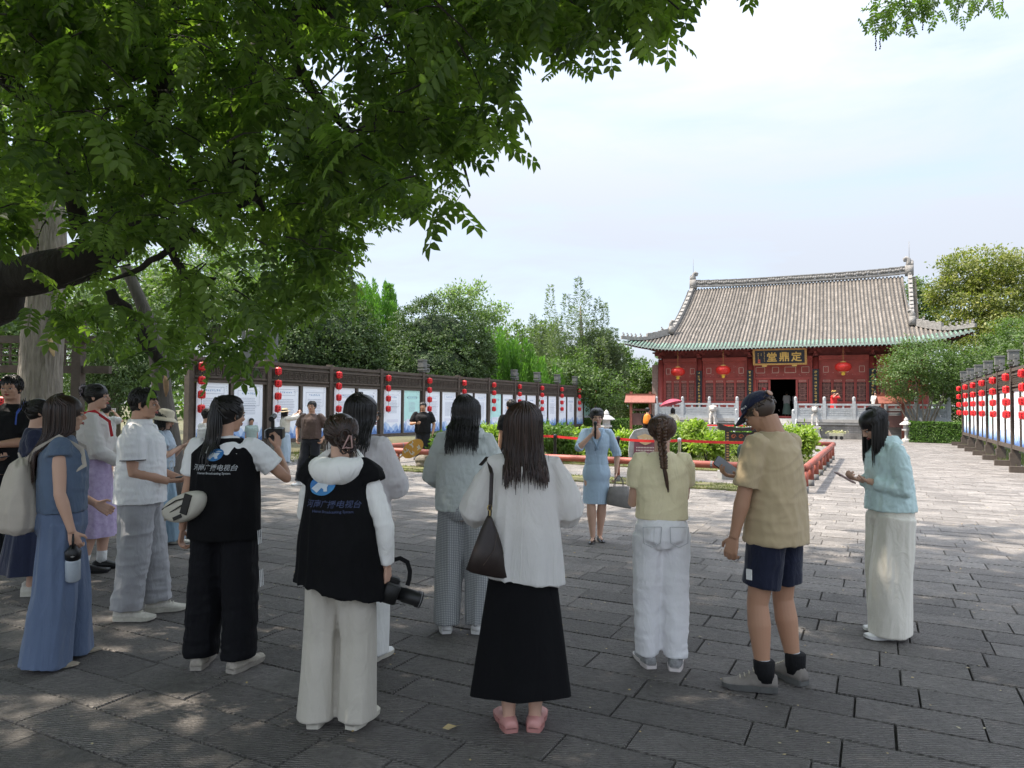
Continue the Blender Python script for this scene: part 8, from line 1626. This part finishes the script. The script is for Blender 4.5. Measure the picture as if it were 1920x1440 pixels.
def sling_bag(P):
    H = P['H']; t = carried(P, 'sling_bag', 'off-white sling bag with black zips slung at the ponytailed woman\'s left hip', 'bag', (-.17, -.165, .600*H), Matrix.Rotation(R(-10), 3, 'Z') @ Matrix.Rotation(R(-24), 3, 'Y')); W_ = M('offwhite_nylon', (.50, .47, .40), .7, .06, 8, .15, 160); q = MB(); n = 22; rings = []
    for (y, k_) in ((.05, .86), (.035, .97), (0, 1.0), (-.03, .93), (-.045, .75)): rings.append([V3(.150*k_*math.cos(2*PI*j/n)*(1+.12*math.sin(2*PI*j/n)), y, .078*k_*math.sin(2*PI*j/n)*(1 if math.sin(2*PI*j/n) > 0 else 1.15)) for j in range(n)])
    q.loft(rings); o = q.build('pouch', W_, t, True); fixn(o); q = MB(); q.tube([(-.12, -.038, .035), (0, -.054, .045), (.10, -.042, .03)], .004, 6); q.tube([(-.13, -.03, -.005), (-.02, -.052, .0), (.03, -.053, .005)], .004, 6); q.build('zip', BLACK, t)
    q = MB(); q.box((.055, -.05, .0), (.045, .012, .12), Matrix.Rotation(R(40), 3, 'Y')); q.build('compression_strap', BLACK, t); q = MB(); q.box((-.03, -.050, -.05), (.06, .006, .022)); q.build('label', BLACK, t); q = MB(); q.tube([(-.14, 0, 0), (-.19, .05, -.02), (-.17, .12, 0)], [(.014, .003)]*3, 6, up=(0, 0, 1)); q.build('strap', W_, t)
def backpack(P, mat, loc, label, k):
    t = carried(P, 'backpack', label, 'backpack', loc, Matrix.Rotation(R(0), 3, 'Z')); q = MB(); n = 24; rings = []; rows = ((-.24, .10, .06), (-.235, .145, .095), (-.20, .170, .115), (-.10, .178, .118), (0, .165, .108), (.10, .140, .090), (.17, .105, .065), (.205, .06, .035), (.225, .035, .02))
    for (z, a, b_) in rows: rings.append([V3(k*a*math.cos(2*PI*j/n), k*(b_*math.sin(2*PI*j/n)), k*(z+.012*math.sin(j*2.1)*(1 if z > .1 else .25))) for j in range(n)])
    q.loft(rings); o = q.build('bag', [mat], t); remesh(o, .009*max(1, k), 2, None, folds('drape', .009*k, 5)); H = P['H']; lo = Vector(loc)
    for s in (-1, 1):
        q = MB(); P0 = V3(s*.03*k, .03, .20*k); q.tube([P0, V3(s*.06*H, -.075*H-lo.y, .80*H-lo.z), V3(s*.064*H, -.01*H-lo.y, .845*H-lo.z), V3(s*.066*H, .062*H-lo.y, .80*H-lo.z), V3(s*.085*H, .075*H-lo.y, .74*H-lo.z), V3(s*.10*H, .02-lo.y, .70*H-lo.z)], [(.020*k, .004)]*3+[(.018*k, .004), (.014*k, .003), (.010, .003)], 6, up=(1, 0, 0)); q.build('strap', mat, t)
    q = MB(); q.tube([(-.02*k, 0, .2*k), (0, -.02, .25*k), (.02*k, 0, .2*k)], .006*k, 5); q.build('drawcord', mat, t); return t
def hat(P, mat, kind):
    Mh, kh = P['Mh'], P['kh']; T = lambda *p: Mh @ (V3(*p)*kh); q = MB(); n = 26; rings = []
    prof_ = [(0.02, .142), (.06, .140), (.084, .125), (.090, .06), (.094, .048)]+([(.125, .030), (.165, .006)] if kind == 'bucket' else [(.13, .045), (.175, .036)])
    for r_, z in prof_: rings.append([T(r_*math.cos(2*PI*j/n), -.012+r_*1.08*math.sin(2*PI*j/n), z+(.01*math.sin(2*2*PI*j/n) if r_ > .12 else 0)) for j in range(n)])
    q.loft(rings, (True, False)); o = q.build('hat', mat, P['root'], True); m = o.modifiers.new('s', 'SOLIDIFY'); m.thickness = .004
build_people()
